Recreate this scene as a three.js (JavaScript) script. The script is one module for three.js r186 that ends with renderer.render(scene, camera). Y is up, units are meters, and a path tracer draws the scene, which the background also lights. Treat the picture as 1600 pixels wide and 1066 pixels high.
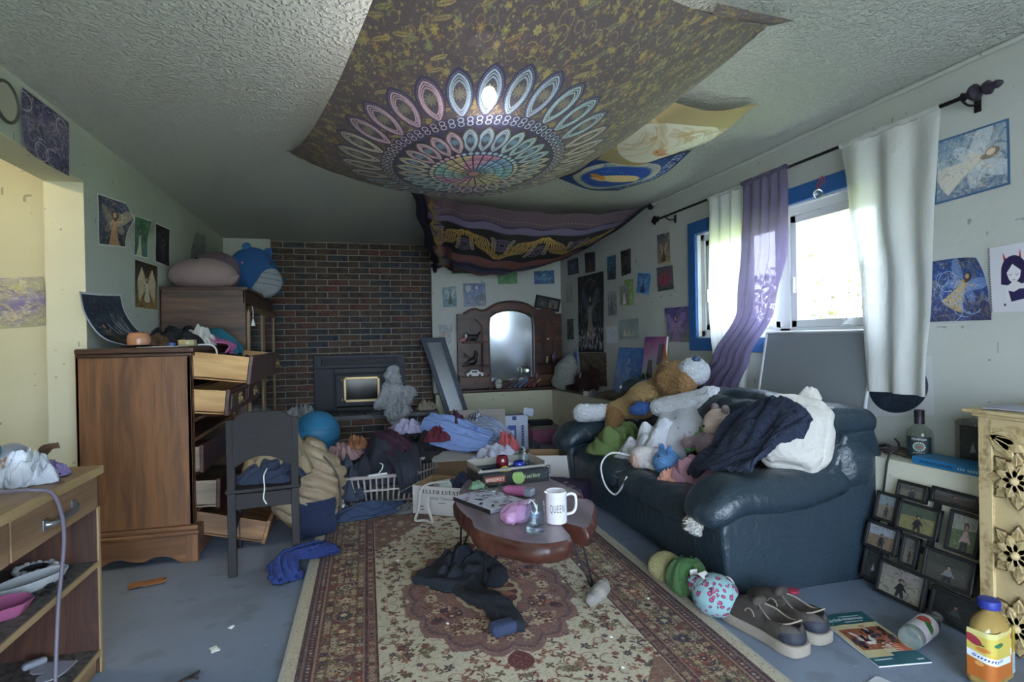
import * as THREE from 'three';
import { RoundedBoxGeometry } from 'three/addons/geometries/RoundedBoxGeometry.js';
import { mergeGeometries, mergeVertices } from 'three/addons/utils/BufferGeometryUtils.js';
import { ImprovedNoise } from 'three/addons/math/ImprovedNoise.js';
import { MarchingCubes } from 'three/addons/objects/MarchingCubes.js';

// ---------- camera, sky, sun, exposure ----------
const scene = new THREE.Scene();
const camera = new THREE.PerspectiveCamera(61.89, 1600 / 1066, 0.05, 200);
camera.position.set(0, 1.2, 0);
camera.rotation.order = 'YXZ';
camera.rotation.set(-0.0061, -0.2699, -0.018);
const renderer = new THREE.WebGLRenderer({ antialias: true });
renderer.toneMapping = THREE.LinearToneMapping;
renderer.toneMappingExposure = 2.15;
renderer.shadowMap.enabled = true;
scene.background = new THREE.Color(0.72, 0.87, 1.06);
scene.backgroundIntensity = 9;
const sun = new THREE.DirectionalLight(0xfff0d8, 18);
sun.position.set(-9, 16, -5); sun.target.position.set(3, 0, -3);
sun.castShadow = true; Object.assign(sun.shadow.camera, { left: -20, right: 20, top: 20, bottom: -20, far: 60 });
scene.add(sun, sun.target);

// ---------- helpers ----------
const V = (x, y, z) => new THREE.Vector3(x, y, z);
const rng = (s) => () => { s = (s + 0x6d2b79f5) | 0; let t = Math.imul(s ^ (s >>> 15), 1 | s); t = (t + Math.imul(t ^ (t >>> 7), 61 | t)) ^ t; return ((t ^ (t >>> 14)) >>> 0) / 4294967296; };
const lerp = THREE.MathUtils.lerp, clamp = THREE.MathUtils.clamp, sst = THREE.MathUtils.smoothstep;
const PI = Math.PI, cos = Math.cos, sin = Math.sin;
const IN = new ImprovedNoise(), N3 = (x, y, z) => IN.noise(x, y, z);
const hash = (i, j, s) => { let h = Math.imul(i, 374761393) ^ Math.imul(j, 668265263) ^ Math.imul(s, 2246822519); h = Math.imul(h ^ (h >>> 13), 1274126177); return ((h ^ (h >>> 16)) >>> 0) / 4294967296; };
function vn(x, y, s, px, py) {               // periodic value noise
  const i = Math.floor(x), j = Math.floor(y), f = x - i, g = y - j, u = f * f * (3 - 2 * f), v = g * g * (3 - 2 * g);
  const w = (a, p) => ((a % p) + p) % p, i0 = w(i, px), i1 = w(i + 1, px), j0 = w(j, py), j1 = w(j + 1, py);
  return lerp(lerp(hash(i0, j0, s), hash(i1, j0, s), u), lerp(hash(i0, j1, s), hash(i1, j1, s), u), v);
}
const fb = (x, y, s, px, py, o = 4) => { let a = 0, k = 0.5, t = 0; for (let n = 0; n < o; n++) { a += k * vn(x, y, s + n, px, py); t += k; x *= 2; y *= 2; px *= 2; py *= 2; k *= 0.5; } return a / t; };
const C = (c) => new THREE.Color(c);
function dtex(w, h, fn, ru, rv, srgb) {      // fn(x,y) in 0..1 -> grey or [r,g,b], tile size ru x rv metres
  const d = new Uint8Array(w * h * 4);
  for (let y = 0; y < h; y++) for (let x = 0; x < w; x++) {
    const c = fn(x / w, y / h), o = (y * w + x) * 4;
    for (let k = 0; k < 3; k++) d[o + k] = clamp((c.length ? c[k] : c) * 255, 0, 255);
    d[o + 3] = 255;
  }
  const t = new THREE.DataTexture(d, w, h); t.wrapS = t.wrapT = THREE.RepeatWrapping; t.magFilter = THREE.LinearFilter; t.needsUpdate = true;
  if (srgb) t.colorSpace = THREE.SRGBColorSpace;
  t.repeat.set(1 / ru, 1 / rv); return t;
}
function ctex(w, h, draw) {
  const c = document.createElement('canvas'); c.width = w; c.height = h; const g = c.getContext('2d'); draw(g, w, h);
  const t = new THREE.CanvasTexture(c); t.colorSpace = THREE.SRGBColorSpace; return t;
}
const rep = (t, a, b) => { const c = t.clone(); c.repeat.set(1 / a, 1 / b); c.needsUpdate = true; return c; };
const M = (color, rough = 0.8, o = {}) => new THREE.MeshPhysicalMaterial({ color, roughness: rough, ...o });
const mix3 = (a, b, t) => [lerp(a[0], b[0], t), lerp(a[1], b[1], t), lerp(a[2], b[2], t)];
const hex3 = (h) => { const n = parseInt(h.slice(1), 16); return [(n >> 16) / 255, ((n >> 8) & 255) / 255, (n & 255) / 255]; };
// bumps
const bWeave = dtex(64, 64, (x, y) => 0.5 + 0.25 * sin(x * PI * 16) * (sin(y * PI * 2) > 0 ? 1 : -1) + 0.25 * sin(y * PI * 16), 0.02, 0.02);
const bCrease = dtex(256, 256, (x, y) => { const a = fb(x * 6, y * 6, 3, 6, 6, 5); return 1 - Math.abs(a - 0.5) * 3; }, 0.25, 0.25);
const bFur = dtex(256, 256, (x, y) => fb(x * 40, y * 40, 9, 40, 40, 3), 0.16, 0.16);
const bCurl = dtex(256, 256, (x, y) => { const a = fb(x * 13, y * 13, 19, 13, 13, 2); return sst(1 - Math.abs(a - 0.5) * 5, 0, 1); }, 0.16, 0.16);
const bLeather = dtex(512, 512, (x, y) => { const a = fb(x * 7, y * 7, 5, 7, 7, 4), w = 1 - Math.abs(fb(x * 9 + a, y * 9, 15, 9, 9, 3) - 0.5) * 4; return 0.6 * w + 0.3 * fb(x * 90, y * 90, 6, 90, 90, 2); }, 0.4, 0.4);
const bPop = dtex(512, 512, (x, y) => { const a = fb(x * 60, y * 60, 11, 60, 60, 3); return sst(a, 0.42, 0.72) * 0.8 + 0.2 * fb(x * 14, y * 14, 12, 14, 14, 3); }, 0.7, 0.7);
const bWall = dtex(256, 256, (x, y) => fb(x * 20, y * 20, 21, 20, 20, 4), 0.5, 0.5);
const bRough = dtex(256, 256, (x, y) => fb(x * 24, y * 24, 31, 24, 24, 4), 0.12, 0.12);
function wood(a, b, seed, sc = 26, streak = 0.5) {
  const A = hex3(a), B = hex3(b);
  return dtex(256, 512, (x, y) => { const w = fb(x * 2, y * 5, seed, 2, 5, 3) * 0.25; const g = fb(x * 3, (y + w) * sc, seed + 7, 3, sc, 4), f = fb(x * 5, y * 130, seed + 17, 5, 130, 2); const big = fb(x, y * 6, seed + 27, 1, 6, 3); return mix3(A, B, clamp((g - 0.5) * 1.7 + 0.5 * streak + (f - 0.5) * 0.5 + (big - 0.5) * 1.1 + 0.15, 0, 1)); }, 0.9, 0.45, true);
}
// geometry
function metricUV(g, grain) {                 // non-indexed; uv in metres on the plane each face lies in
  const p = g.attributes.position, n = p.count, uv = new Float32Array(n * 2), A = V(), B = V(), D = V(), ax = ['x', 'y', 'z'];
  for (let i = 0; i < n; i += 3) {
    A.fromBufferAttribute(p, i); B.fromBufferAttribute(p, i + 1).sub(A); D.fromBufferAttribute(p, i + 2).sub(A); B.cross(D);
    const m = [Math.abs(B.x), Math.abs(B.y), Math.abs(B.z)], k = m[0] >= m[1] && m[0] >= m[2] ? 0 : m[1] >= m[2] ? 1 : 2;
    let [u, v] = [[2, 1], [0, 2], [0, 1]][k]; if (grain !== undefined && v === grain) [u, v] = [v, u];
    for (let j = 0; j < 3; j++) { uv[(i + j) * 2] = p.getComponent(i + j, u); uv[(i + j) * 2 + 1] = p.getComponent(i + j, v); }
  }
  g.setAttribute('uv', new THREE.BufferAttribute(uv, 2)); return g;
}
const flat = (g) => { const r = g.index ? g.toNonIndexed() : g; for (const k of Object.keys(r.attributes)) if (!['position', 'normal', 'uv'].includes(k)) r.deleteAttribute(k); return r; };
const mUV = (g, grain) => metricUV(flat(g), grain);
const join = (...l) => mergeGeometries(l.flat().map((g) => { g = flat(g); if (!g.attributes.uv) metricUV(g); return g; }));
const at = (g, x = 0, y = 0, z = 0, rx = 0, ry = 0, rz = 0) => { if (rx) g.rotateX(rx); if (ry) g.rotateY(ry); if (rz) g.rotateZ(rz); return g.translate(x, y, z); };
function bx(w, h, d, x = 0, y = 0, z = 0, r = 0.004, grain) {
  r = Math.min(r, w / 2.1, h / 2.1, d / 2.1);
  const g = r > 0 ? new RoundedBoxGeometry(w, h, d, 1, r) : new THREE.BoxGeometry(w, h, d);
  return mUV(g.translate(x, y, z), grain);
}
const b2 = (x0, x1, y0, y1, z0, z1, r, grain) => bx(Math.abs(x1 - x0), Math.abs(y1 - y0), Math.abs(z1 - z0), (x0 + x1) / 2, (y0 + y1) / 2, (z0 + z1) / 2, r, grain);
function tube(pts, r, seg = 24, rs = 8, closed = false) { return mUV(new THREE.TubeGeometry(new THREE.CatmullRomCurve3(pts.map((p) => V(...p)), closed, 'catmullrom', 0.5), seg, r, rs, closed)); }
function rod(a, b, r1, r2 = r1, n = 10) {
  const A = V(...a), B = V(...b), d = B.clone().sub(A), g = new THREE.CylinderGeometry(r2, r1, d.length(), n);
  g.applyQuaternion(new THREE.Quaternion().setFromUnitVectors(V(0, 1, 0), d.clone().normalize())); const m = A.add(B).multiplyScalar(0.5); return mUV(g.translate(m.x, m.y, m.z));
}
const lathe = (pts, n = 28) => mUV(new THREE.LatheGeometry(pts.map((p) => new THREE.Vector2(...p)), n));
function shp(pts, curve) { const s = new THREE.Shape(); if (curve) { const c = new THREE.CatmullRomCurve3(pts.map((p) => V(p[0], p[1], 0)), true).getPoints(pts.length * 5); c.forEach((p, i) => (i ? s.lineTo(p.x, p.y) : s.moveTo(p.x, p.y))); } else pts.forEach((p, i) => (i ? s.lineTo(...p) : s.moveTo(...p))); return s; }
const extr = (s, depth, bevel = 0.003, seg = 1, cs = 10) => mUV(new THREE.ExtrudeGeometry(s, { depth, bevelEnabled: bevel > 0, bevelSize: bevel, bevelThickness: bevel, bevelSegments: seg, curveSegments: cs }));
function smooth(g) { g.deleteAttribute('uv'); g.deleteAttribute('normal'); g = mergeVertices(g, 1e-5); g.computeVertexNormals(); return g; }
// a cloth or paper sheet: f(u,v) -> Vector3, closed with a thickness
function sheet(f, nu, nv, t = 0.002, uvw = [0, 0, 1, 1]) {
  const g = new THREE.PlaneGeometry(1, 1, nu, nv), p = g.attributes.position, uv = g.attributes.uv;
  for (let i = 0; i < p.count; i++) { const q = f(uv.getX(i), 1 - uv.getY(i)); p.setXYZ(i, q.x, q.y, q.z); }
  g.computeVertexNormals();
  const n = g.attributes.normal, P = [], U = [], Nn = [], W = nu + 1, id = (i, j) => j * W + i;
  const vert = (k, s, nn) => { P.push(p.getX(k) + n.getX(k) * s, p.getY(k) + n.getY(k) * s, p.getZ(k) + n.getZ(k) * s); U.push(lerp(uvw[0], uvw[2], uv.getX(k)), lerp(uvw[1], uvw[3], uv.getY(k))); if (nn) Nn.push(...nn); else { const q = s < 0 ? -1 : 1; Nn.push(n.getX(k) * q, n.getY(k) * q, n.getZ(k) * q); }; };
  const h = t / 2;
  if (!t) { for (let j = 0; j < nv; j++) for (let i = 0; i < nu; i++) for (const k of [id(i, j), id(i, j + 1), id(i + 1, j), id(i + 1, j), id(i, j + 1), id(i + 1, j + 1)]) vert(k, 0); const o = new THREE.BufferGeometry(); o.setAttribute('position', new THREE.Float32BufferAttribute(P, 3)); o.setAttribute('normal', new THREE.Float32BufferAttribute(Nn, 3)); o.setAttribute('uv', new THREE.Float32BufferAttribute(U, 2)); return o; }
  for (let j = 0; j < nv; j++) for (let i = 0; i < nu; i++) {
    const a = id(i, j), b = id(i + 1, j), c = id(i, j + 1), d = id(i + 1, j + 1);
    for (const k of [a, c, b, b, c, d]) vert(k, h);
    for (const k of [a, b, c, b, d, c]) vert(k, -h);
  }
  const A = V(), B = V(), D = V();
  const edge = (a, b) => { A.fromBufferAttribute(p, a); B.fromBufferAttribute(p, b).sub(A); D.fromBufferAttribute(n, a).cross(B).normalize().negate(); const e = D.toArray(); for (const [k, s] of [[a, h], [a, -h], [b, h], [b, h], [a, -h], [b, -h]]) vert(k, s, e); };
  for (let i = 0; i < nu; i++) { edge(id(i + 1, 0), id(i, 0)); edge(id(i, nv), id(i + 1, nv)); }
  for (let j = 0; j < nv; j++) { edge(id(0, j), id(0, j + 1)); edge(id(nu, j + 1), id(nu, j)); }
  const o = new THREE.BufferGeometry();
  o.setAttribute('position', new THREE.Float32BufferAttribute(P, 3)); o.setAttribute('normal', new THREE.Float32BufferAttribute(Nn, 3)); o.setAttribute('uv', new THREE.Float32BufferAttribute(U, 2)); return o;
}
const cr = (a, b, c, d, t) => 0.5 * (2 * b + (c - a) * t + (2 * a - 5 * b + 4 * c - d) * t * t + (3 * b - a - 3 * c + d) * t * t * t);
function netF(net) {                          // bicubic surface through a net of points [row v][col u]
  const R = net.length, K = net[0].length, ix = (i, n) => clamp(i, 0, n - 1);
  const pt = (j, i) => { const a = net[ix(j, R)][ix(i, K)]; if (j >= 0 && i >= 0 && j < R && i < K) return a; const b = net[ix(2 * ix(j, R) - j, R)][ix(2 * ix(i, K) - i, K)]; return [2 * a[0] - b[0], 2 * a[1] - b[1], 2 * a[2] - b[2]]; };
  return (u, v) => {
    const x = u * (K - 1), y = v * (R - 1), i = Math.min(Math.floor(x), K - 2), j = Math.min(Math.floor(y), R - 2), s = x - i, t = y - j, o = [];
    for (let k = 0; k < 3; k++) { const r = []; for (let m = -1; m <= 2; m++) r.push(cr(pt(j + m, i - 1)[k], pt(j + m, i)[k], pt(j + m, i + 1)[k], pt(j + m, i + 2)[k], s)); o.push(cr(...r, t)); }
    return V(...o);
  };
}
const soft = (x, y, z) => { const n = N3(x, y, z); return 1 - Math.min(1.5, 6 * n * n); };
const ridge = (x, y, z) => 1 - Math.abs(N3(x, y, z)) * 2.2;
// a crumpled heap of cloth lying on y = 0
function heap(w, d, h, { seed = 1, out = 0.22, f = 3, amp = 0.4, ang = 0, str = 2.2, pw = 2.2, n = 120, m = 56, hole = 0 } = {}) {
  const P = [], ca = cos(ang), sa = sin(ang), s = seed * 7.31, idx = [];
  for (let j = 0; j <= m; j++) for (let i = 0; i < n; i++) {
    const r = j / m, a = (i / n) * PI * 2, R = 1 + out * (N3(cos(a) * 1.3 + s, sin(a) * 1.3, s) * 1.6 + 0.5 * N3(cos(a) * 3.5, sin(a) * 3.5 + s, s * 2));
    const X = r * R * cos(a), Z = r * R * sin(a), wx = X + 0.25 * N3(X * 2 + s, Z * 2, s), wz = Z + 0.25 * N3(X * 2, Z * 2 + s, s + 5);
    const p = (wx * ca + wz * sa) * f, q = ((wz * ca - wx * sa) * f) / str;
    const lw = 0.4 * N3(X * 1.5 + s, Z * 1.5, s + 2), rs = (t) => 1.7 * Math.pow(Math.abs(cos(PI * t)), 0.7) - 0.95;
    let fo = 0.55 * rs(p / 1.35 + lw * f * 0.8 + 0.22 * N3(q * 2, p, s)) + 0.42 * rs((q * str * 0.55 + p * 0.35) / 1.1 + 1.6 * lw) * sst(N3(X * 2 + s, Z * 2 + 5, s), -0.2, 0.35) + 0.16 * N3(p * 2.6, q * 2.6, s + 4);
    const env = Math.pow(1 - Math.pow(r, pw), 0.85), low = clamp(0.78 + 0.45 * N3(X * 1.4 + s, Z * 1.4, s + 3) + 0.2 * N3(X * 3 + s, Z * 3, s), 0.45, 1.05);
    let y = h * (env * low + amp * 0.9 * fo * (0.2 + 0.8 * env) * (r < 0.999 ? 1 : 0)) + 0.02 * Math.min(1, w / 0.3) * fo * env;
    if (hole) y -= h * hole * Math.exp(-r * r * 6);
    const push = 1 + 0.05 * fo * r;
    P.push((X * push * w) / 2, j === m ? 0.001 : Math.max(0.004, y), (Z * push * d) / 2);
  }
  for (let j = 0; j < m; j++) for (let i = 0; i < n; i++) { const a = j * n + i, b = j * n + ((i + 1) % n), c = a + n, e = b + n; idx.push(a, b, c, b, e, c); }
  const c0 = P.length / 3; P.push(0, 0, 0); for (let i = 0; i < n; i++) idx.push(c0, m * n + i, m * n + ((i + 1) % n));
  const g = new THREE.BufferGeometry(); g.setAttribute('position', new THREE.Float32BufferAttribute(P, 3)); g.setIndex(idx); g.computeVertexNormals(); return mUV(g);
}
// a stuffed, wrinkled box: cushions, pillows, sofa pads
function puff(w, h, d, { r = 0.06, bulge = [0, 0, 0], n = 20, wr = 0, wf = 6, seed = 1, warp } = {}) {
  const g0 = smooth(new THREE.BoxGeometry(2, 2, 2, n, n, n)), p = g0.attributes.position, q = V(), c = V(), H = [w / 2, h / 2, d / 2];
  for (let i = 0; i < p.count; i++) {
    q.fromBufferAttribute(p, i); const u = [q.x, q.y, q.z].map((x) => Math.sign(x) * Math.pow(Math.abs(x), 0.9));
    const P = u.map((x, k) => x * H[k]), I = P.map((x, k) => clamp(x, -(H[k] - r), H[k] - r)); c.set(P[0] - I[0], P[1] - I[1], P[2] - I[2]);
    if (c.lengthSq() > 0) c.setLength(r); const o = [I[0] + c.x, I[1] + c.y, I[2] + c.z];
    for (let k = 0; k < 3; k++) { const a = u[(k + 1) % 3], b = u[(k + 2) % 3]; o[k] += Math.sign(u[k]) * bulge[k] * (1 - a * a) * (1 - b * b) * Math.abs(u[k]); }
    p.setXYZ(i, ...o);
  }
  if (wr || warp) {
    g0.computeVertexNormals(); const nn = g0.attributes.normal;
    for (let i = 0; i < p.count; i++) {
      q.fromBufferAttribute(p, i); const k = wr * (ridge(q.x * wf + seed, q.y * wf, q.z * wf + seed) - 0.4 + 0.6 * N3(q.x * wf * 0.5, q.y * wf * 0.5 + seed, q.z * wf * 0.5));
      q.x += nn.getX(i) * k; q.y += nn.getY(i) * k; q.z += nn.getZ(i) * k; if (warp) warp(q); p.setXYZ(i, q.x, q.y, q.z);
    }
  }
  g0.computeVertexNormals(); return mUV(g0);
}
// smooth union of capsules and ellipsoids: [x,y,z, r] | [x,y,z, r, x2,y2,z2, r2] | {c, r:[a,b,c]}
function body(prims, k = 0.03, res = 44, rough = 0, seed = 1) {
  const lo = V(1e9, 1e9, 1e9), hi = V(-1e9, -1e9, -1e9), ex = (x, y, z, r) => { lo.min(V(x - r, y - r, z - r)); hi.max(V(x + r, y + r, z + r)); };
  for (const p of prims) if (p.c) ex(...p.c, Math.max(...p.r)); else { ex(p[0], p[1], p[2], p[3]); if (p.length > 4) ex(p[4], p[5], p[6], p[7]); }
  const half = hi.clone().sub(lo).multiplyScalar(0.5).addScalar(k + 0.012).multiplyScalar(1.12), mid = lo.clone().add(hi).multiplyScalar(0.5);
  const mc = new MarchingCubes(res, new THREE.MeshBasicMaterial(), false, false, 200000), S = mc.size, hs = S / 2;
  const sd = (x, y, z) => {
    let d = 1e9;
    for (const p of prims) {
      let e;
      if (p.c) { const a = (x - p.c[0]) / p.r[0], b = (y - p.c[1]) / p.r[1], c = (z - p.c[2]) / p.r[2], l = Math.sqrt(a * a + b * b + c * c), g = Math.sqrt((a / p.r[0]) ** 2 + (b / p.r[1]) ** 2 + (c / p.r[2]) ** 2) || 1e-6; e = (l * (l - 1)) / g; if (p.cut) e = -e; }
      else { let t = 0, r = p[3], qx = x - p[0], qy = y - p[1], qz = z - p[2]; if (p.length > 4) { const bx_ = p[4] - p[0], by = p[5] - p[1], bz = p[6] - p[2]; t = clamp((qx * bx_ + qy * by + qz * bz) / (bx_ * bx_ + by * by + bz * bz), 0, 1); r = lerp(p[3], p[7], t); qx -= bx_ * t; qy -= by * t; qz -= bz * t; } e = Math.sqrt(qx * qx + qy * qy + qz * qz) - r; }
      if (p.cut) { d = Math.max(d, e); continue; }
      const hh = Math.max(k - Math.abs(d - e), 0) / k; d = Math.min(d, e) - hh * hh * k * 0.25;
    }
    return d;
  };
  mc.isolation = 0; mc.reset();
  for (let z = 0; z < S; z++) for (let y = 0; y < S; y++) for (let x = 0; x < S; x++) mc.field[x + y * S + z * S * S] = -sd(mid.x + ((x - hs) / hs) * half.x, mid.y + ((y - hs) / hs) * half.y, mid.z + ((z - hs) / hs) * half.z);
  mc.update();
  const P = Float32Array.from(mc.positionArray.subarray(0, mc.count * 3));
  for (let i = 0; i < P.length; i += 3) { P[i] = mid.x + P[i] * half.x; P[i + 1] = mid.y + P[i + 1] * half.y; P[i + 2] = mid.z + P[i + 2] * half.z; }
  let g = new THREE.BufferGeometry(); g.setAttribute('position', new THREE.BufferAttribute(P, 3)); g = mergeVertices(g, 2e-4); g.computeVertexNormals();
  if (rough) { const p = g.attributes.position, n = g.attributes.normal; for (let i = 0; i < p.count; i++) { const x = p.getX(i), y = p.getY(i), z = p.getZ(i), e = rough * (N3(x * 60 + seed, y * 60, z * 60) + 0.7 * N3(x * 130, y * 130 + seed, z * 130)); p.setXYZ(i, x + n.getX(i) * e, y + n.getY(i) * e, z + n.getZ(i) * e); } g.computeVertexNormals(); }
  return mUV(g);
}
const ell = (a, b, c, x = 0, y = 0, z = 0, n = 20) => mUV(new THREE.SphereGeometry(1, n, Math.ceil(n * 0.7)).scale(a, b, c).translate(x, y, z));
// objects
const used = {};
const num = (n) => { const k = used[n] = (used[n] ?? -1) + 1; return k ? n + '_' + String(k).padStart(3, '0') : n; };
function thing(name, label, category, pos = [0, 0, 0], ry = 0, group) { const o = new THREE.Group(); o.name = num(name); o.position.set(...pos); o.rotation.y = ry; o.userData = { label, category }; if (group) o.userData.group = group; scene.add(o); return o; }
function part(o, name, g, m, label) { const e = new THREE.Mesh(g, m); e.name = name; if (label) e.userData.label = label; o.add(e); return e; }
function solo(name, label, category, g, m, pos = [0, 0, 0], ry = 0, group) { const o = new THREE.Mesh(g, m); o.name = num(name); o.position.set(...pos); o.rotation.y = ry; o.userData = { label, category }; if (group) o.userData.group = group; scene.add(o); return o; }
function struct(name, g, m, parent = scene) { const o = new THREE.Mesh(g, m); o.name = name; if (parent === scene) o.userData.kind = 'structure'; parent.add(o); return o; }
function copy(src, label, pos, ry) { const o = src.clone(); o.name = num(src.name.replace(/_\d+$/, '')); o.userData = { ...src.userData, label }; o.position.set(...pos); if (ry !== undefined) o.rotation.y = ry; scene.add(o); return o; }
const drape = (net, { f1 = 3, f2 = 7, a1 = 0.025, a2 = 0.012, s = 1, t = 0.01, nu = 44, nv = 60, al = 0.8 } = {}) => { const F = netF(net); return sheet((u, v) => { const p = F(u, v), w = 0.5 * N3(v * 2 + s, u * 1.5, s), k = a1 * (2 * Math.pow(Math.abs(cos(PI * (u * f1 + w + s))), 0.7) - 1) + a2 * (2 * Math.pow(Math.abs(cos(PI * (u * f2 + 1.6 * w + v * al))), 0.8) - 1) + 0.01 * N3(u * 8, v * 10, s); p.y += k; p.x += 0.3 * k; p.z += 0.5 * k; return p; }, nu, nv, t); };
const cloth = (c, o = {}) => M(c, 0.92, { bumpMap: bCrease, bumpScale: 0.004, sheen: 0.25, sheenRoughness: 0.7, sheenColor: C(c), ...o });
const fur = (c, o = {}) => M(c, 0.95, { bumpMap: bFur, bumpScale: 0.012, sheen: 0.6, sheenRoughness: 0.6, sheenColor: C(c), ...o });
// ================= THE SETTING =================
const XL = -1.43, XR = 2.655, ZB = -7.27, ZW = -7.12, ZR = 1.5, H = 2.4;
const wallPaint = (c, seed) => M('#ffffff', 0.75, { map: dtex(512, 512, (x, y) => { const a = fb(x * 5, y * 5, seed, 5, 5, 5), s = vn(x * 60, y * 60, seed + 3, 60, 60), k = 1 - 0.07 * a - (s > 0.955 ? 0.22 : 0); const q = hex3(c); return [q[0] * k, q[1] * k, q[2] * k * (1 - 0.03 * a)]; }, 2.2, 2.2, true), bumpMap: bWall, bumpScale: 0.0015 });
const mWallR = wallPaint('#c2c4c1', 41), mWallL = wallPaint('#b4bbb2', 51), mHall = wallPaint('#cfccb4', 61), mLedge = wallPaint('#cccab2', 71);
const mCeil = M('#bcbeb6', 0.9, { bumpMap: bPop, bumpScale: 0.006 });
const mFloor = M('#ffffff', 0.5, { map: dtex(1024, 1024, (x, y) => {
  const a = fb(x * 4, y * 4, 81, 4, 4, 6), b = fb(x * 22, y * 22, 82, 22, 22, 4), s = vn(x * 190, y * 190, 83, 190, 190), d = fb(x * 9, y * 9, 87, 9, 9, 5); let c = mix3([0.4, 0.445, 0.52], [0.49, 0.53, 0.6], a);
  c = mix3(c, [0.33, 0.34, 0.35], sst(b, 0.58, 0.78) * 0.3); c = mix3(c, [0.36, 0.38, 0.4], sst(d, 0.55, 0.8) * 0.3); if (s > 0.988) c = mix3(c, [0.85, 0.86, 0.86], 0.7); if (s < 0.008) c = [0.2, 0.19, 0.18]; return c;
}, 2.1, 2.1, true), bumpMap: bRough, bumpScale: 0.001 });
const box = (name, x0, x1, y0, y1, z0, z1, m, parent) => struct(name, b2(x0, x1, y0, y1, z0, z1, 0), m, parent);
box('floor', -3.2, 3.0, -0.15, 0, ZB - 0.3, ZR + 0.3, mFloor);
box('ceiling', -3.2, 3.0, H, H + 0.15, ZB - 0.3, ZR + 0.3, mCeil);
const merge = (name, boxes, m) => struct(name, join(boxes.map((b) => b2(...b, 0))), m);
// left wall with the opening to the hall (z -3.67 .. -1.2)
merge('wall_left', [[XL - 0.18, XL, 0, H, ZB, -3.67], [XL - 0.18, XL, 2.105, H, -3.67, -1.2], [XL - 0.18, XL, 0, H, -1.2, ZR]], mWallL);
struct('trim_1', join(b2(XL - 0.185, XL + 0.002, 0, 2.105, -3.672, -3.662, 0), b2(XL - 0.185, XL + 0.002, 2.1, 2.107, -3.67, -1.2, 0)), mHall);
box('wall_hall', -3.0, XL - 0.18, 0, H, -4.3, -4.17, mHall); box('wall_hall_left', -3.1, -2.9, 0, H, -4.3, ZR, mHall);
// back wall: brick field between two plastered stretches
const bx0 = -0.93, bx1 = 0.94;
box('wall_back', bx1, XR + 0.2, 0, H, ZW - 0.4, ZW, mWallR); box('wall_back_left', XL - 0.18, bx0, 0, H, ZW - 0.4, -7.16, mWallR);
// right wall with the window opening
const wz0 = -4.0, wz1 = -2.3, wy0 = 1.17, wy1 = 2.0;
merge('wall_right', [[XR, XR + 0.2, 0, H, ZB - 0.2, wz0], [XR, XR + 0.2, 0, H, wz1, ZR], [XR, XR + 0.2, 0, wy0, wz0, wz1], [XR, XR + 0.2, wy1, H, wz0, wz1]], mWallR);
// rear wall with a wide glazed opening behind the camera
merge('wall_rear', [[-3.1, -1.0, 0, H, ZR, ZR + 0.2], [1.9, XR + 0.2, 0, H, ZR, ZR + 0.2], [-1.0, 1.9, 2.1, H, ZR, ZR + 0.2]], mWallR);
// low foundation ledge along the right and back walls
{
  const s = (x0, x1, z0, z1, ya, yb) => { const g = new THREE.BoxGeometry(x1 - x0, 1, z1 - z0, 1, 1, 1), p = g.attributes.position; for (let i = 0; i < p.count; i++) { const z = p.getZ(i) > 0 ? z1 : z0, top = p.getY(i) > 0; p.setXYZ(i, p.getX(i) + (x0 + x1) / 2, top ? (p.getZ(i) > 0 ? yb : ya) : 0, z); } g.computeVertexNormals(); return mUV(g); };
  struct('wall_ledge_right', s(2.45, XR, -7.12, ZR, 0.515, 0.63), mLedge);
  struct('trim_3', join(s(2.435, XR, -6.95, ZR, 0.525, 0.64)), wallPaint('#d9d6c6', 77)).position.y = 0;
  box('wall_ledge_back', bx1, 2.45, 0, 0.52, ZW, -6.92, mLedge);
}
{ const m = M('#3d434c', 0.7); struct('baseboard_right', b2(2.43, 2.455, 0, 0.05, -6.94, ZR, 0.003), m); struct('baseboard_back', b2(bx1, 2.45, 0, 0.05, -6.935, -6.9, 0.003), m); }
// cornice tape line where ceiling meets right wall
struct('trim_2', tube([[XR - 0.012, H - 0.012, ZW], [XR - 0.012, H - 0.012, ZR]], 0.014, 2, 6), mWallR);
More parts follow.
